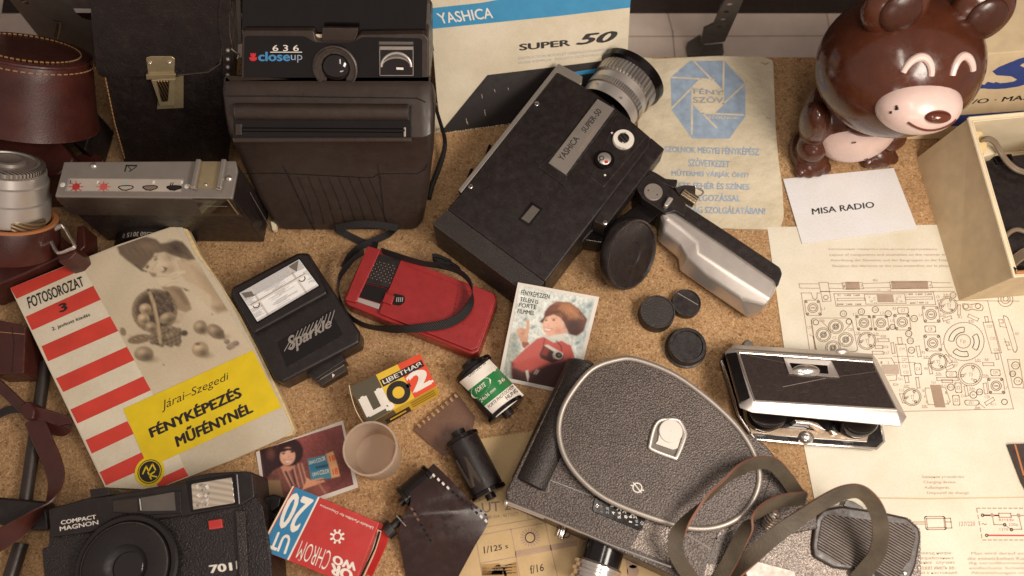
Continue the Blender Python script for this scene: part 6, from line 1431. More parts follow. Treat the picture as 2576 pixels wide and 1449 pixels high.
# ================================================================ TRIPOD RODS, LEATHER STRAP, RED BLOCK
t = thing('table_tripod', 'dark folded tripod rods lying under the brown leather strap', 'tripod', W(90, 1000, 0))
for a, b, za, r_ in (((235, 350), (130, 1075), .5, .45), ((110, 1280), (45, 1480), .5, .5)):
    mb = MB(); mb.tube([W(*z3(a), za), W(*z3(b), za)], r_, M('rod_metal', (62, 54, 50), .4, .4) if 'rod_metal' not in bpy.data.materials else bpy.data.materials['rod_metal'], 16); mb.build('leg', t)
mb = MB(); mb.prism(z3((-40, 1040), (235, 1065), (250, 1210), (170, 1215), (-40, 1180)), 1.5, .1, 'black_plastic'); mb.build('head', t, .2)
t = thing('leather_strap', 'brown leather strap looping over the tripod rods beside the striped book', 'strap', W(100, 1100, 0))
mb = MB()
def strap_(pts, w, wd, m='brown_leather', e='brown_leather', th=.12):
    P = cr([W(*z3((a, b)), z) for a, b, z in pts], 6, False); n = len(P)
    W_ = [Vector(wd[0]).lerp(Vector(wd[1]), i / (n - 1)) for i in range(n)]
    mb.ribbon(P, W_, w, th, m, e)
strap_([(175, 640, 1.6), (215, 740, 1.5), (268, 860, 1.4), (290, 960, 1.6), (255, 1060, 2.0), (160, 1150, 2.2), (60, 1225, 2.2), (-60, 1300, 2.0)], 1.45, ((1, .1, .1), (.3, .8, .45)))
mb.build('strap_band', t)
mb = MB(); strap_([(-60, 420, 1.4), (40, 510, 1.5), (130, 590, 1.7), (230, 620, 1.9), (340, 660, 1.4), (320, 700, 1.0), (240, 680, 1.2), (170, 620, 1.5)], .9, ((.3, .8, .4), (.2, .7, .6))); strap_([(-60, 650, .8), (30, 600, 1.0), (110, 590, 1.4), (160, 620, 1.6)], .6, ((.2, .8, .4), (.2, .8, .5)), 'black_leather', 'brown_leather'); mb.build('strap_tail', t)
mb = MB(); mb.prism(rnd(z3((100, 570), (150, 545), (180, 590), (170, 645), (120, 640)), 8), 2.2, .6, 'brown_leather', smooth=True); mb.build('knot', t, .25, 3)
t = thing('leather_pouch', 'dark red leather pouch at the left edge under the cased camera', 'pouch', W(30, 900, 0))
mb = MB(); mb.prism(rnd(z3((-60, 120), (130, 160), (122, 405), (-60, 412)), 6), 2.6, .05, 'brown_leather', smooth=True); mb.build('pouch_body', t, .25, 3)
mb = MB(); mb.line(z3((60, 165), (72, 250), (60, 400)), .06, HZ(2.6), 'black_leather', .012); mb.line(z3((-40, 190), (126, 205)), .05, HZ(2.6), 'thread', .012); mb.build('seam', t)
# ================================================================ TOY BEAR
bb = W(2098, 352, 0)
t = thing('toy_bear', 'brown plastic smiling toy bear with pink muzzle and belly standing behind the name card', 'toy bear', bb)
hc = W(2259, 163, 10.6)
vh = (CAM - hc).normalized(); rh = RX - vh * RX.dot(vh); rh.normalize(); uh = vh.cross(rh)
def imgdir(a, b): return (rh * a + uh * b + vh * math.sqrt(max(1 - a * a - b * b, .02))).normalized()
f = imgdir(.40, -.50)       # the way the face looks: up at the visitor, turned to one side
sd = f.cross(Vector((.04, 0, 1))).normalized(); sd = sd if sd.x > 0 else -sd
up = sd.cross(f).normalized(); up = up if up.z > 0 else -up
Rm = Matrix((sd, f, up)).transposed()
k = cmpx(hc, 1)
HR = Vector((199 * k, 190 * k, 178 * k))
def onhead(u, v_, lift=0.0, R=HR, c=hc, rot=Rm):  # a spot on the head: u sideways, v up (radians)
    n = Vector((math.sin(u) * math.cos(v_), math.cos(u) * math.cos(v_), math.sin(v_)))
    return c + rot @ Vector((n.x * (R.x + lift), n.y * (R.y + lift), n.z * (R.z + lift)))
bc = Vector((bb.x - .0, bb.y + .3, 4.0)); fb = Vector((.16, -1, 0)).normalized(); sb = Vector((-fb.y, fb.x, 0)); sb = sb if sb.dot(sd) > 0 else -sb
Rb = Matrix((sb, fb, Vector((0, 0, 1)))).transposed()
mb = MB()
mb.ball(bc, (3.9, 3.4, 4.1), 'bear_brown', Rb, 36, 24)
mb.ball(bc + Vector((0, 0, 3.2)).lerp(hc - bc, .25), (2.6, 2.5, 2.4), 'bear_brown', Rb)
for s_ in (-1, 1):
    mb.ball(bc + sb * s_ * 3.6 + fb * .9 + Vector((0, 0, .4)), (1.15, 1.5, 2.7), 'bear_brown', Rb @ Matrix.Rotation(s_ * .25, 3, 'Y'))
    mb.ball(bc + sb * s_ * 3.35 + fb * 1.9 + Vector((0, 0, -1.6)), (1.2, 1.3, 1.3), 'bear_brown', Rb)
    mb.ball(bc + sb * s_ * 2.9 + fb * 1.5 + Vector((0, 0, -3.2)), (1.6, 2.1, 1.0), 'bear_brown', Rb)
    for k_ in range(4): mb.ball(bc + sb * (s_ * 2.9 + (k_ - 1.5) * .75) + fb * (3.2 - .15 * abs(k_ - 1.5)) + Vector((0, 0, -3.5)), (.46, .62, .46), 'bear_brown', Rb)
mb.build('body', t, remesh=.16, smooth_it=4)
mb = MB(); mb.ball(hc, HR, 'bear_brown', Rm, 48, 32)
mb.build('head', t)
heado = bpy.context.scene.objects[-1] if False else [c for c in t.children if c.name.startswith('head')][0]
for s_ in (-1, 1):
    mb = MB(); c = hc + (imgdir(-.10, .64) if s_ < 0 else imgdir(.80, .60)) * 205 * k
    Re = Matrix.Rotation(0, 3, 'Z'); mb.ball(c, (78 * k, 40 * k, 78 * k), 'bear_brown', Rm @ Matrix.Rotation(s_ * -.25, 3, 'Y') , 32, 20)
    e = mb.build('ear', t)
    m2 = MB(); m2.ball(c + f * 32 * k, (48 * k, 18 * k, 48 * k), M('ear_inner', (66, 34, 22), .3) if 'ear_inner' not in bpy.data.materials else bpy.data.materials['ear_inner'], Rm, 24, 16); m2.build('ear_inner', e)
mz = onhead(-.05, -.09, -.15 * HR.y)
MR = Vector((101 * k, 80 * k, 67 * k)); Rz = Rm
mb = MB(); mb.ball(mz, MR, 'bear_pink', Rz, 40, 28); mu = mb.build('muzzle', t)
def onmz(u, v_, l=0.0): return onhead(u, v_, l, MR, mz, Rz)
mb = MB(); mb.ball(onmz(.10, .26, -.02), (31 * k, 18 * k, 15 * k), M('nose_brown', (96, 46, 30), .18, coat=.4), Rz, 24, 16); mb.build('nose', mu)
mb = MB(); P = [onmz(a + .1, .12 - .42 * math.cos(a * 1.9), .01) for a in [-.62 + 1.25 * i / 16 for i in range(17)]]; mb.tube(P, 3.2 * k, 'nose_brown' if 'nose_brown' in MT else bpy.data.materials['nose_brown'], 8); mb.build('mouth', mu)
mb = MB()
for u, v_ in ((-.95, .35), (-.9, .30), (-1.0, .1), (-.92, .28)): mb.ball(onmz(u, v_, .0), (.1, .1, .1), 'gloss_black', None, 8, 6)
mb.build('paint_chip', mu)
for s_ in (-1, 1):
    mb = MB(); P = [onhead(s_ * .31 + .05 + .17 * math.cos(a), .40 + .23 * math.sin(a), .05) for a in [.05 + (math.pi - .1) * i / 18 for i in range(19)]]
    mb.tube(P, [9 * k * (.75 + .35 * math.sin(math.pi * i / 18)) for i in range(19)], 'bear_pink', 10); mb.build('eye', t)
mb = MB(); mb.ball(bc + fb * 1.35 + Vector((0, 0, -.35)), (3.25, 2.65, 3.1), 'bear_pink', Rb, 36, 24); be = mb.build('belly', t)
mb = MB(); mb.ball(bc + fb * 2.5 + Vector((0, 0, 2.1)), (2.1, 1.2, .75), 'bear_brown', Rb @ Matrix.Rotation(.3, 3, 'X')); mb.build('bib', t)
mb = MB()
for a, b, s_ in ((-.5, .5, .12), (.1, -.2, .1), (.3, .75, .16)): mb.ball(bc + fb * 1.35 + Vector((0, 0, -.35)) + Rb @ Vector((3.25 * math.sin(a) * math.cos(b), 2.65 * math.cos(a) * math.cos(b), 3.1 * math.sin(b))), (s_ * 1.8, .05, s_), 'bear_brown', Rb, 10, 8)
mb.build('paint_chip', be)
# ================================================================ BOX WITH BLUE S
Sx = P3((2255, 352, .02), (2700, 352, .02), (2480, 132, 7.5))
t = thing('radio_carton', 'beige carton with big blue S and blue band behind the toy bear', 'carton', W(2400, 350, 0))
mb = MB(); mb.slab([(2238, 352), (2236, 210), (2260, 150), (2700, 120), (2700, 345)], Sx, 5, 'card_box', down=(0, 1, .1)); mb.build('box_body', t, .08)
mb = MB()
mb.poly(z4((260, 400), (660, 372), (900, 352), (900, 425), (340, 450), (220, 455)), Sx, 'navy_ink', .012)
mb.text('S', z4((448, 150), (800, 70), (800, 230), (448, 262)), Sx, 'navy_ink', .014, bold=.06, shear=.3)
mb.text('V/O · MASHPRIBORINTORG', z4((355, 318), (1300, 240), (1300, 268), (356, 340)), Sx, 'black_ink', .014, bold=.02, shear=.25)
mb.build('print', t)
# ================================================================ OPEN BOX WITH CABLES
t = thing('open_box', 'open cream cardboard box with dark device and cables at the right edge', 'box', W(2500, 650, 0))
zr = 6.0
O_ = [(2436, 298), (2760, 268), (2860, 668), (2551, 697)]; I_ = [(2446, 306), (2752, 278), (2850, 658), (2557, 684)]
BO = [(2306, 398), (2600, 372), (2690, 735), (2411, 757)]
o3, i3 = [W(*p, zr) for p in O_], [W(*p, zr) for p in I_]
b3 = [Vector((q.x, q.y, .02)) for q in [W(*p, 0) for p in BO]]
# upright walls: keep the footprint measured at the ground, lean it to the measured rim
ib = [b3[0].lerp(b3[2], .03), b3[1].lerp(b3[3], .03), b3[2].lerp(b3[0], .03), b3[3].lerp(b3[1], .03)]
ib = [Vector((q.x, q.y, .35)) for q in ib]
mb = MB(); mb.ring_loft([b3, o3], 'card_box', True, False, False); mb.add(o3 + i3, [(0, 1, 5, 4), (1, 2, 6, 5), (2, 3, 7, 6), (3, 0, 4, 7)], 'card_inner'); mb.add(i3 + ib, [(0, 1, 5, 4), (1, 2, 6, 5), (2, 3, 7, 6), (3, 0, 4, 7)], 'card_inner'); mb.add(ib, [(0, 1, 2, 3)], 'card_inner'); mb.build('carton', t)
mb = MB(); mb.tube([q + Vector((0, 0, .02)) for q in o3] + [o3[0]], .12, 'card_inner', 8); mb.tube([q + Vector((0, 0, .0)) for q in i3] + [i3[0]], .07, 'card_inner', 8); mb.build('rim', t)
mb = MB(); mb.slab([(2540, 405), (2700, 330), (2740, 400), (2700, 470), (2600, 455)], HZ(4.2), .2, 'kraft'); mb.build('divider', t)
mb = MB(); mb.prism(rnd([(2468, 408), (2520, 395), (2640, 380), (2720, 640), (2545, 672), (2520, 560)], 6), 4.3, .4, 'black_plastic', smooth=True); mb.prism(rnd([(2500, 392), (2545, 386), (2552, 404), (2510, 412)], 3), 4.6, 4, 'gloss_black', smooth=True); mb.build('device', t, .15, 3)
mb = MB(); mb.prism(rnd(z4((385, 510), (410, 478), (440, 480), (470, 530), (465, 580), (420, 610)), 3), 5.6, 4.3, 'plug_yellow', smooth=True); mb.prism(rnd(z4((450, 545), (500, 555), (520, 590), (450, 610)), 3), 4.9, 4.2, 'card_inner', smooth=True); mb.build('plug', t, .15, 3)
mb = MB()
for dx, dy in ((0, 0), (6, -9)):
    mb.tube(cr([W(*z4((a + dx, b + dy)), z) for a, b, z in ((438, 528, 5.8), (470, 520, 6), (505, 540, 5.8), (535, 590, 5.3), (570, 640, 5.2), (620, 680, 5.2), (700, 705, 5))], 6, False), .15, 'cord_grey', 10)
mb.tube(cr([W(*z4(p), 4.9) for p in ((560, 1025), (590, 995), (630, 985), (700, 1010))], 5, False), .18, 'cord_grey', 10)
for i in range(5): mb.tube(cr([W(*z4((a + i * 5, b + i * 9)), 4.6 + .1 * i) for a, b in ((585, 1140), (620, 1110), (660, 1085), (720, 1075))], 5, False), .12, 'cord_grey', 8)
mb.build('cable', t)
mb = MB(); mb.tube([W(2554, 686, 6.05), W(2600, 682, 6.05)], .14, 'kraft', 8); mb.ball(W(*z4((608, 1188)), 6.0), (.18, .18, .1), 'gloss_black'); mb.build('corner_hole', t)
# dark print on the right edge
t = thing('framed_print', 'dark framed print at the right edge on the instruction sheet', 'print', W(2560, 1150, 0))
mb = MB(); mb.prism(zT((1070, 205), (1500, 190), (1500, 800), (1340, 800), (1205, 560)), .5, .12, M('print_dark', (58, 40, 34), .4)); mb.build('board', t)
mb = MB(); mb.line(zT((1125, 215), (1210, 510), (1330, 790)), .14, HZ(.5), 'tan_edge', .012); mb.build('border', t)
# ================================================================ GREY CINE CAMERA
t = thing('hammered_cine_camera', 'large grey hammered cine camera with chrome rimmed lid lying on its side', 'cine camera', W(1650, 1200, 0))
zb2 = 4.2
MT['hammer_shaded'] = hammer_mat('hammer_shaded', (42, 36, 34), (64, 57, 53), .5)  # same hammered grey with the shading of the left edge painted in
out = [(1446, 906), (1480, 903), (1500, 920), (1560, 912), (1700, 950), (1800, 1022), (1875, 1085), (1925, 1118), (1985, 1190), (2055, 1290), (2058, 1330), (1960, 1350), (1800, 1500), (1700, 1452), (1276, 1258), (1272, 1238), (1340, 1100), (1420, 940)]
mb = MB(); mb.prism(rnd(out, 4), zb2, .1, 'hammer', smooth=True); mb.build('body', t, .3, 3)
mb = MB(); pa, pb = W(1472, 926, 3.25), W(1335, 1222, 3.25); dd = (pb - pa).normalized(); mb.tube([pa - dd * .35, pa - dd * .2, pa, pa.lerp(pb, .5), pb, pb + dd * .1], [.5, 1.15, 1.42, 1.45, 1.42, 1.25], 'hammer_shaded', 28); mb.build('back_cover', t)
rim = [(1545, 907), (1600, 905), (1700, 945), (1800, 1020), (1868, 1092), (1903, 1160), (1908, 1220), (1880, 1280), (1832, 1316), (1768, 1330), (1690, 1318), (1560, 1272), (1486, 1228), (1430, 1165), (1407, 1100), (1412, 1040), (1440, 985), (1488, 930)]
rc = [(q.x, q.y) for q in cr([Vector((*p, 0)) for p in rim], 5)]
cen = (1640, 1120)
def shr(p, k_): return lerp(cen, p, k_)
mb = MB(); mb.prism([shr(p, .985) for p in rc], zb2 + .75, zb2 - .2, 'hammer', smooth=True); lid = mb.build('lid', t, .15, 3)
mb = MB(); mb.tube([W(*p, zb2 + .72) for p in rc], .2, 'satin_alu', 12, True); mb.build('lid_rim', t)
zl = zb2 + .75; S = HZ(zl)
mb = MB(); key = zQ3((1400, 605), (1450, 612), (1478, 655), (1482, 700), (1440, 805), (1415, 808), (1305, 765), (1298, 735), (1320, 650), (1350, 612))
kc = [(q.x, q.y) for q in cr([Vector((*p, 0)) for p in key], 4)]
mb.tube([S(*p, .1) for p in kc], .14, 'silver', 10, True); mb.build('key_ring', lid)
mb = MB(); kcen = zQ3((1395, 700)); mb.slab([lerp(kcen, p, .92) for p in kc], HZ(zl + .03), .05, 'steel_paint'); mb.build('key_recess', lid)
mb = MB(); mb.slab(rnd(zQ3((1350, 650), (1340, 720), (1325, 735), (1420, 768), (1445, 760), (1465, 690), (1440, 690), (1425, 720), (1385, 730), (1355, 700)), 3), HZ(zl + .16), .12, 'photo_edge'); pk = W(*zQ3((1405, 672)), zl); rk = cmpx(pk, 64 * zQ3.k); mb.lathe(pk, (0, 0, 1), [(rk, 0), (rk, .2), (rk * .95, .26), (.02, .26)], 'photo_edge', 32, False, False); mb.build('key', lid)
mb = MB(); c = zQ3((1228, 973)); mb.disc(c, .34, S, 'photo_edge', .012, 28, .26); mb.line(zQ3((1206, 946), (1250, 1000)), .07, S, 'photo_edge', .014); mb.line(zQ3((1194, 960), (1206, 962)), .08, S, 'photo_edge', .014); mb.line(zQ3((1248, 984), (1262, 988)), .08, S, 'photo_edge', .014); mb.build('film_plane_mark', lid)
S = HZ(zb2)
ew = zU((1500, 260), (1540, 240), (2050, 430), (2070, 500), (2030, 635), (1985, 635), (1480, 425), (1470, 390))
mb = MB(); mb.slab(rnd(ew, 3), HZ(zb2 + .1), .2, 'gloss_black', smooth=True); dl = mb.build('aperture_dial', t, .05)
mb = MB(); Sd = HZ(zb2 + .1)
for s_, x, y, m in (('1.9', 1572, 388, 'grey_ink'), ('2.8', 1640, 410, 'pale_grey_ink'), ('4', 1705, 438, 'white_ink'), ('5.6', 1772, 460, 'white_ink'), ('8', 1845, 480, 'white_ink'), ('11', 1898, 510, 'white_ink'), ('16', 1965, 542, 'pale_grey_ink')):
    h_ = 16 * (len(s_) if len(s_) < 3 else 2.4); mb.text(s_, zU((x - 16, y + h_), (x - 16, y - h_), (x + 16, y - h_ + 6), (x + 16, y + h_ + 6)), Sd, m, .02, bold=.02)
for x, y, b in ((1690, 365, 10), (1770, 400, 22), (1830, 430, 16), (1920, 470, 22), (1950, 490, 16)): mb.line(zU((x - b, y + b * .2), (x + b * .3, y - b), (x + b, y + b * .6)), .06, Sd, 'white_ink', .02)
mb.build('lettering', dl)
mb = MB()
for c in ((1525, 358), (2026, 552)): mb = MB(); screw(mb, zU(c), Sd, .14); mb.build('screw', dl)
mb = MB(); mb.tube([W(*p, zb2 - .05) for p in (zU((490, 300)), zU((950, 480)), zU((1700, 800)), zU((2350, 1040)))], .11, 'chrome', 8); mb.tube([W(*p, zb2 - .5) for p in (zU((500, 330)), zU((930, 495)))], .09, 'silver', 8); mb.ball(W(*zU((505, 325)), zb2 - .1), (.2, .2, .2), 'chrome'); mb.build('front_trim', t)
mb = MB(); mb.line([(1277, 1235), zU((780, -10)), zU((1500, 262))], .06, S, 'gloss_black', .014); mb.line([(1385, 1132), (1380, 1238)], .05, S, 'gloss_black', .016); mb.line([zU((2080, 480)), zU((2390, 600)), (1786, 1380)], .1, S, 'steel_paint', .014); mb.build('panel_line', t)
mb = MB(); mb.slab(zU((2085, 500), (2390, 610), (2360, 830), (2320, 990), (1900, 830)), HZ(zb2 + .012), .1, 'hammer_lit'); mb.build('front_plate', t); mb = MB(); mb.slab([(1812, 1335), (1850, 1322), (1830, 1440), (1770, 1449), (1790, 1380)], HZ(zb2 + .012), .1, 'hammer_lit'); mb.build('front_plate', t)
for q in (z6((790, 790), (980, 710), (880, 1000), (730, 1000)), z6((1220, 290), (1330, 420), (1310, 450), (1150, 500))): mb = MB(); mb.slab(q, HZ(zb2 + .05), .08, 'hammer'); mb.build('side_panel', t, .03)
mb = MB(); mb.line(z6((735, 990), (790, 800), (980, 715)), .12, HZ(zb2 + .05), 'satin_plastic', .012); mb.build('panel_groove', t)
# lens of the grey camera
ed = (W(*zU((1850, 850)), 2.2) - W(*zU((1400, 690)), 2.2)); ed.z = 0; ed.normalize(); la = Vector((ed.y, -ed.x, 0)); la = la if la.y < 0 else -la
lc = W(*zU((1605, 800)), 2.3); r = cmpx(lc, 245 * zU.k)
mb = MB(); mb.lathe(lc, la, [(r * .95, -.8), (r * .95, 1.25), (r * 1.02, 1.3)], 'gloss_black', 56, True, False); lo = mb.build('lens_barrel', t)
mb = MB(); mb.lathe(lc, la, [(r * 1.0, 1.25), (r * 1.1, 1.4), (r * 1.1, 1.6), (r * 1.0, 1.65), (r * 1.0, 1.85), (r * 1.12, 1.9), (r * 1.12, 2.1), (r * 1.02, 2.15), (r * 1.02, 2.4), (r * 1.1, 2.45), (r * 1.1, 2.7), (r * .9, 2.75), (r * .8, 2.4), (.02, 2.3)], 'chrome', 56, False, False); mb.build('lens_ring', lo)
mb = MB()
a_ = W(*zU((1140, 590)), 2.6); b_ = W(*zU((1105, 690)), 2.6); rr = cmpx(a_, 58 * zU.k); mb.lathe(a_, b_ - a_, [(rr * .8, -.4), (rr * .9, 0), (rr, .1), (rr, .7), (rr * .9, .8)], rib_mat('small_knurl', (220, 208, 196), tuple(ed), 4.5, 1, .2), 28); mb.build('wind_knob', t)
# handle with mesh panels
hb = z6((1000, 1120), (1165, 925), (1480, 560), (1700, 545), (1760, 540), (2050, 590), (2280, 640), (2370, 730), (2375, 1120))
mb = MB(); mb.prism(rnd(hb, 6), 2.9, .1, 'hammer_lit', smooth=True); hd = mb.build('handle', t, .3, 3)
mb = MB(); mb.prism(rnd(z6((1555, 640), (1615, 570), (1760, 545), (2060, 590), (2270, 635), (2365, 720), (2378, 800), (2340, 1010), (2290, 1130), (2000, 1120), (1960, 1060), (1700, 1030), (1540, 940), (1528, 850)), 7), 3.2, .3, 'satin_plastic', smooth=True); mb.build('handle_frame', t, .2, 3)
zm = z6((1602, 655), (1650, 612), (1935, 650), (2275, 688), (2335, 770), (2290, 960), (2240, 1020), (2205, 1120), (2035, 1120), (1995, 1040), (1740, 995), (1575, 890), (1570, 850))
mb = MB(); mb.slab(rnd(zm, 5), HZ(3.22), .06, M('mesh_dark', (46, 38, 35), .75))
mb.build('mesh_backing', t)
mb = MB(); Sm = HZ(3.22)
xs = [Sm(*p) for p in zm]; pol = [(q.x, q.y) for q in xs]
def inside(x, y):
    c_ = False; n = len(pol)
    for i in range(n):
        (x1, y1), (x2, y2) = pol[i], pol[(i + 1) % n]
        if (y1 > y) != (y2 > y) and x < (x2 - x1) * (y - y1) / (y2 - y1) + x1: c_ = not c_
    return c_
x0, x1, y0, y1 = min(p[0] for p in pol), max(p[0] for p in pol), min(p[1] for p in pol), max(p[1] for p in pol)
mesh_m = M('mesh_wire', (128, 114, 102), .6)
for k_ in range(-40, 60):
    c0 = None; last = None
    for i in range(121):
        x = x0 + (x1 - x0) * i / 120; y = y1 - .62 * (x - x0) + (k_ - 10) * .21
        if inside(x, y):
            if c0 is None: c0 = (x, y)
            last = (x, y)
        elif c0:
            break
    if c0 and last and c0 != last:
        a_, b_ = Vector((*c0, 3.235)), Vector((*last, 3.235)); d_ = (b_ - a_).normalized(); n_ = Vector((-d_.y, d_.x, 0)) * .028
        mb.add([a_ + n_, b_ + n_, b_ - n_, a_ - n_], [(3, 2, 1, 0)], mesh_m)
mb.build('mesh', t)
mb = MB(); mb.prism(rnd(z6((1010, 1055), (1095, 972), (1398, 1052), (1410, 1120), (1040, 1120)), 4), 3.25, 2.8, M('label_plate', (172, 162, 152), .45, .2)); mb.build('handle_plate', t, .05); 
for c in ((2252, 1068), (1885, 1032)): mb = MB(); mb.ball(W(*z6(c), 3.25), (.17, .17, .08), 'chrome'); mb.build('screw', t)
mb = MB(); mb.prism(rnd(z6((1770, 548), (1790, 500), (1850, 510), (1930, 560), (1930, 600), (1850, 570)), 4), 3.0, 2.0, 'satin_plastic', smooth=True); mb.build('strap_loop', t, .12)
mb = MB(); a_, b_ = W(*z6((1250, 600)), 5.6), W(*z6((1185, 690)), 4.6); mb.lathe(a_, b_ - a_, [(.2, -.05), (.42, .15), (.5, .8), (.44, 1.3), (.2, 1.4)], rib_mat('knob_spiral', (210, 196, 180), (.3, .5, .8), 4, .8, .3), 24); mb.build('strap_knob', t)
# wrist strap: three loops
def loop(name, pts, w, wd, n=7):
    P = cr([W(*z6((a, b)), z) for a, b, z in pts], n, False)
    wv = cr([Vector(q) for q in wd], max(int(len(P) / max(len(wd) - 1, 1)), 1), False)
    wv = [wv[min(int(i * len(wv) / len(P)), len(wv) - 1)] for i in range(len(P))]
    mb = MB(); mb.ribbon(P, wv, w, .16, 'strap_leather', 'strap_edge'); mb.build(name, t)
loop('strap', [(620, 1140, 4.6), (520, 1000, 5.4), (470, 880, 6.0), (500, 740, 6.4), (640, 560, 6.6), (800, 410, 6.6), (950, 280, 6.5), (1100, 215, 6.3), (1230, 225, 6.0), (1330, 330, 5.4), (1400, 430, 4.8), (1450, 480, 4.4)], .95,
     [(.9, .3, .3), (.9, .4, .3), (.75, .6, .4), (.7, .7, .3), (.6, .75, .4), (.1, .7, .7), (.7, .5, .6), (.8, .3, .6)])
loop('strap', [(800, 1140, 4.4), (900, 960, 4.9), (990, 780, 5.4), (1080, 640, 5.8), (1200, 545, 6.0), (1340, 500, 5.9), (1480, 490, 5.6)], .95,
     [(.8, .4, .5), (.75, .5, .5), (.5, .7, .5), (.2, .8, .6), (.1, .8, .6)])
loop('strap', [(880, 1140, 4.6), (1040, 960, 5.6), (1230, 790, 6.4), (1420, 650, 7.0), (1600, 530, 7.4), (1760, 450, 7.6), (1890, 435, 7.6), (1990, 510, 7.3), (2050, 640, 6.6), (2060, 780, 5.8), (2030, 920, 4.8), (1960, 1020, 4.0), (1880, 1120, 3.4)], 1.0,
     [(.5, .8, .3), (.5, .8, .3), (.5, .75, .4), (.3, .8, .5), (.3, .5, .8), (.9, .2, .4), (.9, -.1, .4), (.8, -.4, .4)])
# ================================================================ CHROME CLAMSHELL
MT['bronze'] = M('bronze', (128, 110, 92), .35, .6, var=.15)
t = thing('folding_viewer', 'chrome and black folding opera glasses half open on the instruction sheet', 'opera glasses', W(2000, 1050, 0))
mb = MB(); mb.prism(z5((50, 420), (80, 330), (180, 270), (1560, 420), (1690, 1090), (1718, 1248), (1640, 1330), (390, 1226), (225, 980)), .8, .1, 'gloss_black'); mb.build('base_plate', t, .06)
mb = MB(); mb.tube([W(*z5(p), .75) for p in ((50, 420), (225, 980), (390, 1226), (560, 1240), (860, 1268), (1300, 1296), (1640, 1325), (1718, 1246), (1690, 1090))], .12, 'chrome', 10); mb.tube([W(*z5(p), .85) for p in ((345, 1160), (760, 1195), (1000, 1215), (1540, 1250), (1550, 1180))], .07, 'silver', 8); mb.build('base_trim', t)
mb = MB(); mb.prism(z5((330, 1090), (700, 1110), (1560, 1180), (1545, 1245), (1000, 1210), (350, 1165)), 1.0, .7, 'bronze'); mb.build('inner_plate', t, .04)
mb = MB()
for c, r_ in ((( 500, 930), 215), ((1440, 1010), 200)):
    mb = MB(); p = W(*z5(c), 1.6); p.z = .7; rr = cmpx(p, r_ * z5.k); mb.lathe(p, (0, 0, 1), [(rr, 0), (rr, 1.3), (rr * .92, 1.5), (rr * .8, 1.5), (.02, 1.3)], 'dark_glass', 40, False, False); mb.build('eyepiece', t)
mb = MB(); mb.ball(W(*z5((915, 1210)), .9), (.6, .5, .45), 'chrome'); mb.prism(z5((835, 1195), (990, 1215), (992, 1262), (842, 1250)), .95, .4, 'chrome'); mb.build('latch', t, .05)
mb = MB(); mb.prism(z5((800, 1025), (945, 1035), (1040, 1060), (1130, 1145), (1080, 1120), (960, 1070), (820, 1060)), 2.0, .9, 'chrome'); mb.prism(z5((590, 1090), (640, 1095), (640, 1112), (585, 1106)), 1.4, .9, 'chrome'); mb.prism(z5((975, 1085), (1040, 1092), (1030, 1115), (970, 1108)), 1.4, .9, 'chrome'); mb.prism(z5((1165, 1130), (1215, 1135), (1250, 1180), (1200, 1180)), 1.4, .9, 'chrome'); mb.build('hinge_lever', t, .04)
zbk, zft = 3.0, 3.9
St = P3((*z5((200, 300)), zbk), (*z5((1600, 400)), zbk), (*z5((1100, 900)), zft))
outer = z5((80, 335), (180, 250), (1600, 348), (1652, 412), (1956, 1000), (1888, 1098), (362, 955), (235, 905))
inner = z5((120, 335), (205, 300), (1592, 400), (1625, 432), (1885, 935), (1850, 920), (400, 832), (345, 800))
innr = z5((215, 330), (240, 318), (1585, 425), (1608, 440), (1862, 925), (1845, 930), (398, 835), (362, 805))
Lo = Plane(St.p - St.n * .55, St.n); Lb = Plane(St.p - St.n * .85, St.n)
mb = MB(); mb.ring_loft([[Lb(*p) for p in outer], [Lo(*p) for p in outer], [St(*p) for p in innr]], 'silver', smooth=False); top_ = mb.build('lid', t, .05, 2)
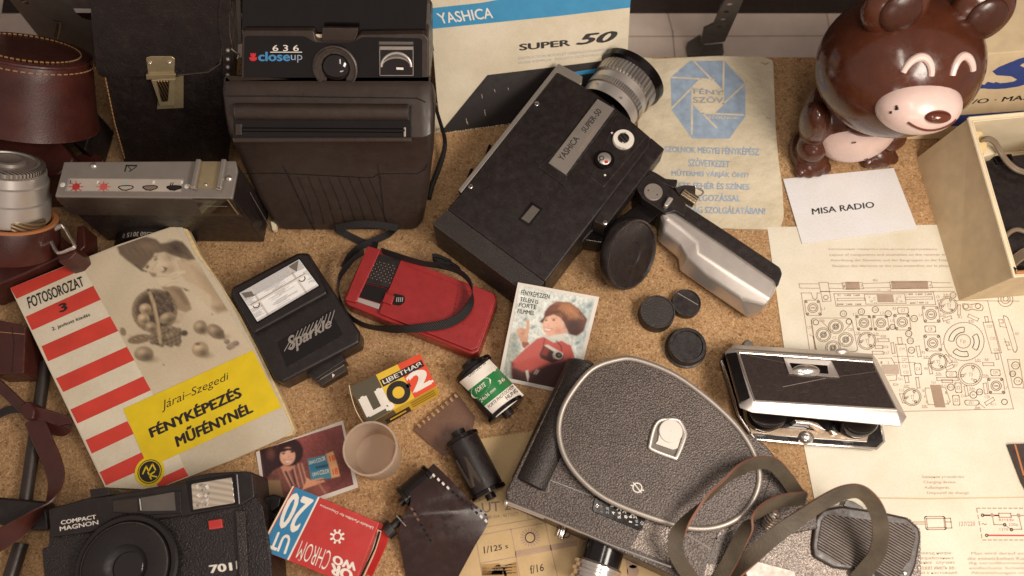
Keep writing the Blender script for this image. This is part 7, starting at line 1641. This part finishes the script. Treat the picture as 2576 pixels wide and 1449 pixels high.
mb = MB(); mb.slab(rnd(z5((238, 345), (1600, 440), (1842, 915), (392, 822)), 3), Plane(St.p + St.n * .03, St.n), .05, M('lid_panel', (50, 40, 37), .32, var=.15, vs=2)); mb.build('lid_panel', t)
mb = MB(); mb.tube([St(*z5(p), .03) for p in ((232, 335), (1605, 432), (1850, 920), (388, 830), (215, 340))], .08, 'chrome', 8); mb.line(z5((185, 300), (1600, 395)), .14, St, 'chrome', .02); mb.build('lid_trim', t)
mb = MB(); mb.slab(z5((100, 345), (205, 330), (345, 800), (240, 850)), Plane(St.p - St.n * .06, St.n), .3, 'gloss_black'); mb.build('side_wing', t, .03)
Sw = Plane(St.p + St.n * .05, St.n)
fo_, fi_ = z5((680, 383), (1178, 410), (1265, 595), (738, 555)), z5((745, 440), (1140, 468), (1150, 555), (790, 528))
mb = MB(); mb.ring_loft([[Sw(*p) for p in fo_], [Sw(*p, .14) for p in [lerp(p, q, .15) for p, q in zip(fo_, fi_)]], [Sw(*p, .04) for p in fi_]], 'silver', False, False, False); mb.build('window_frame', t, .02)
mb = MB(); mb.poly(fi_, Sw, 'gloss_black', .03); mb.build('window_pit', t)
mb = MB(); mb.ball(Sw(*z5((915, 525)), -.05), (1.05, .5, .42), 'chrome', None, 32, 16); mb.build('focus_wheel', t)
mb = MB(); mb.line(z5((680, 688), (1120, 600)), .05, St, 'satin_alu', .09); mb.line(z5((1265, 580), (1640, 530)), .04, St, 'steel_paint', .09); mb.line(z5((330, 365), (700, 440)), .04, St, 'steel_paint', .09)
for i in range(40):
    x, y = 300 + random.random() * 1300, 480 + random.random() * 380; a_ = random.random() * .5 - .25; l_ = 20 + random.random() * 60
    if x < 1600 + (y - 440) * .45: mb.line(z5((x, y), (x + l_, y + l_ * a_)), .015, St, 'steel_paint', .088)
mb.build('scratch', t)
mb = MB(); mb.lathe(W(*z5((340, 240)), 2.6), (0, 0, 1), [(.4, -1.9), (.4, -.5), (.3, -.4), (.02, -.4)], 'steel_paint', 20); mb.ball(W(*z5((1290, 325)), 2.3), (.5, .25, .25), 'silver'); mb.build('hinge_knob', t)
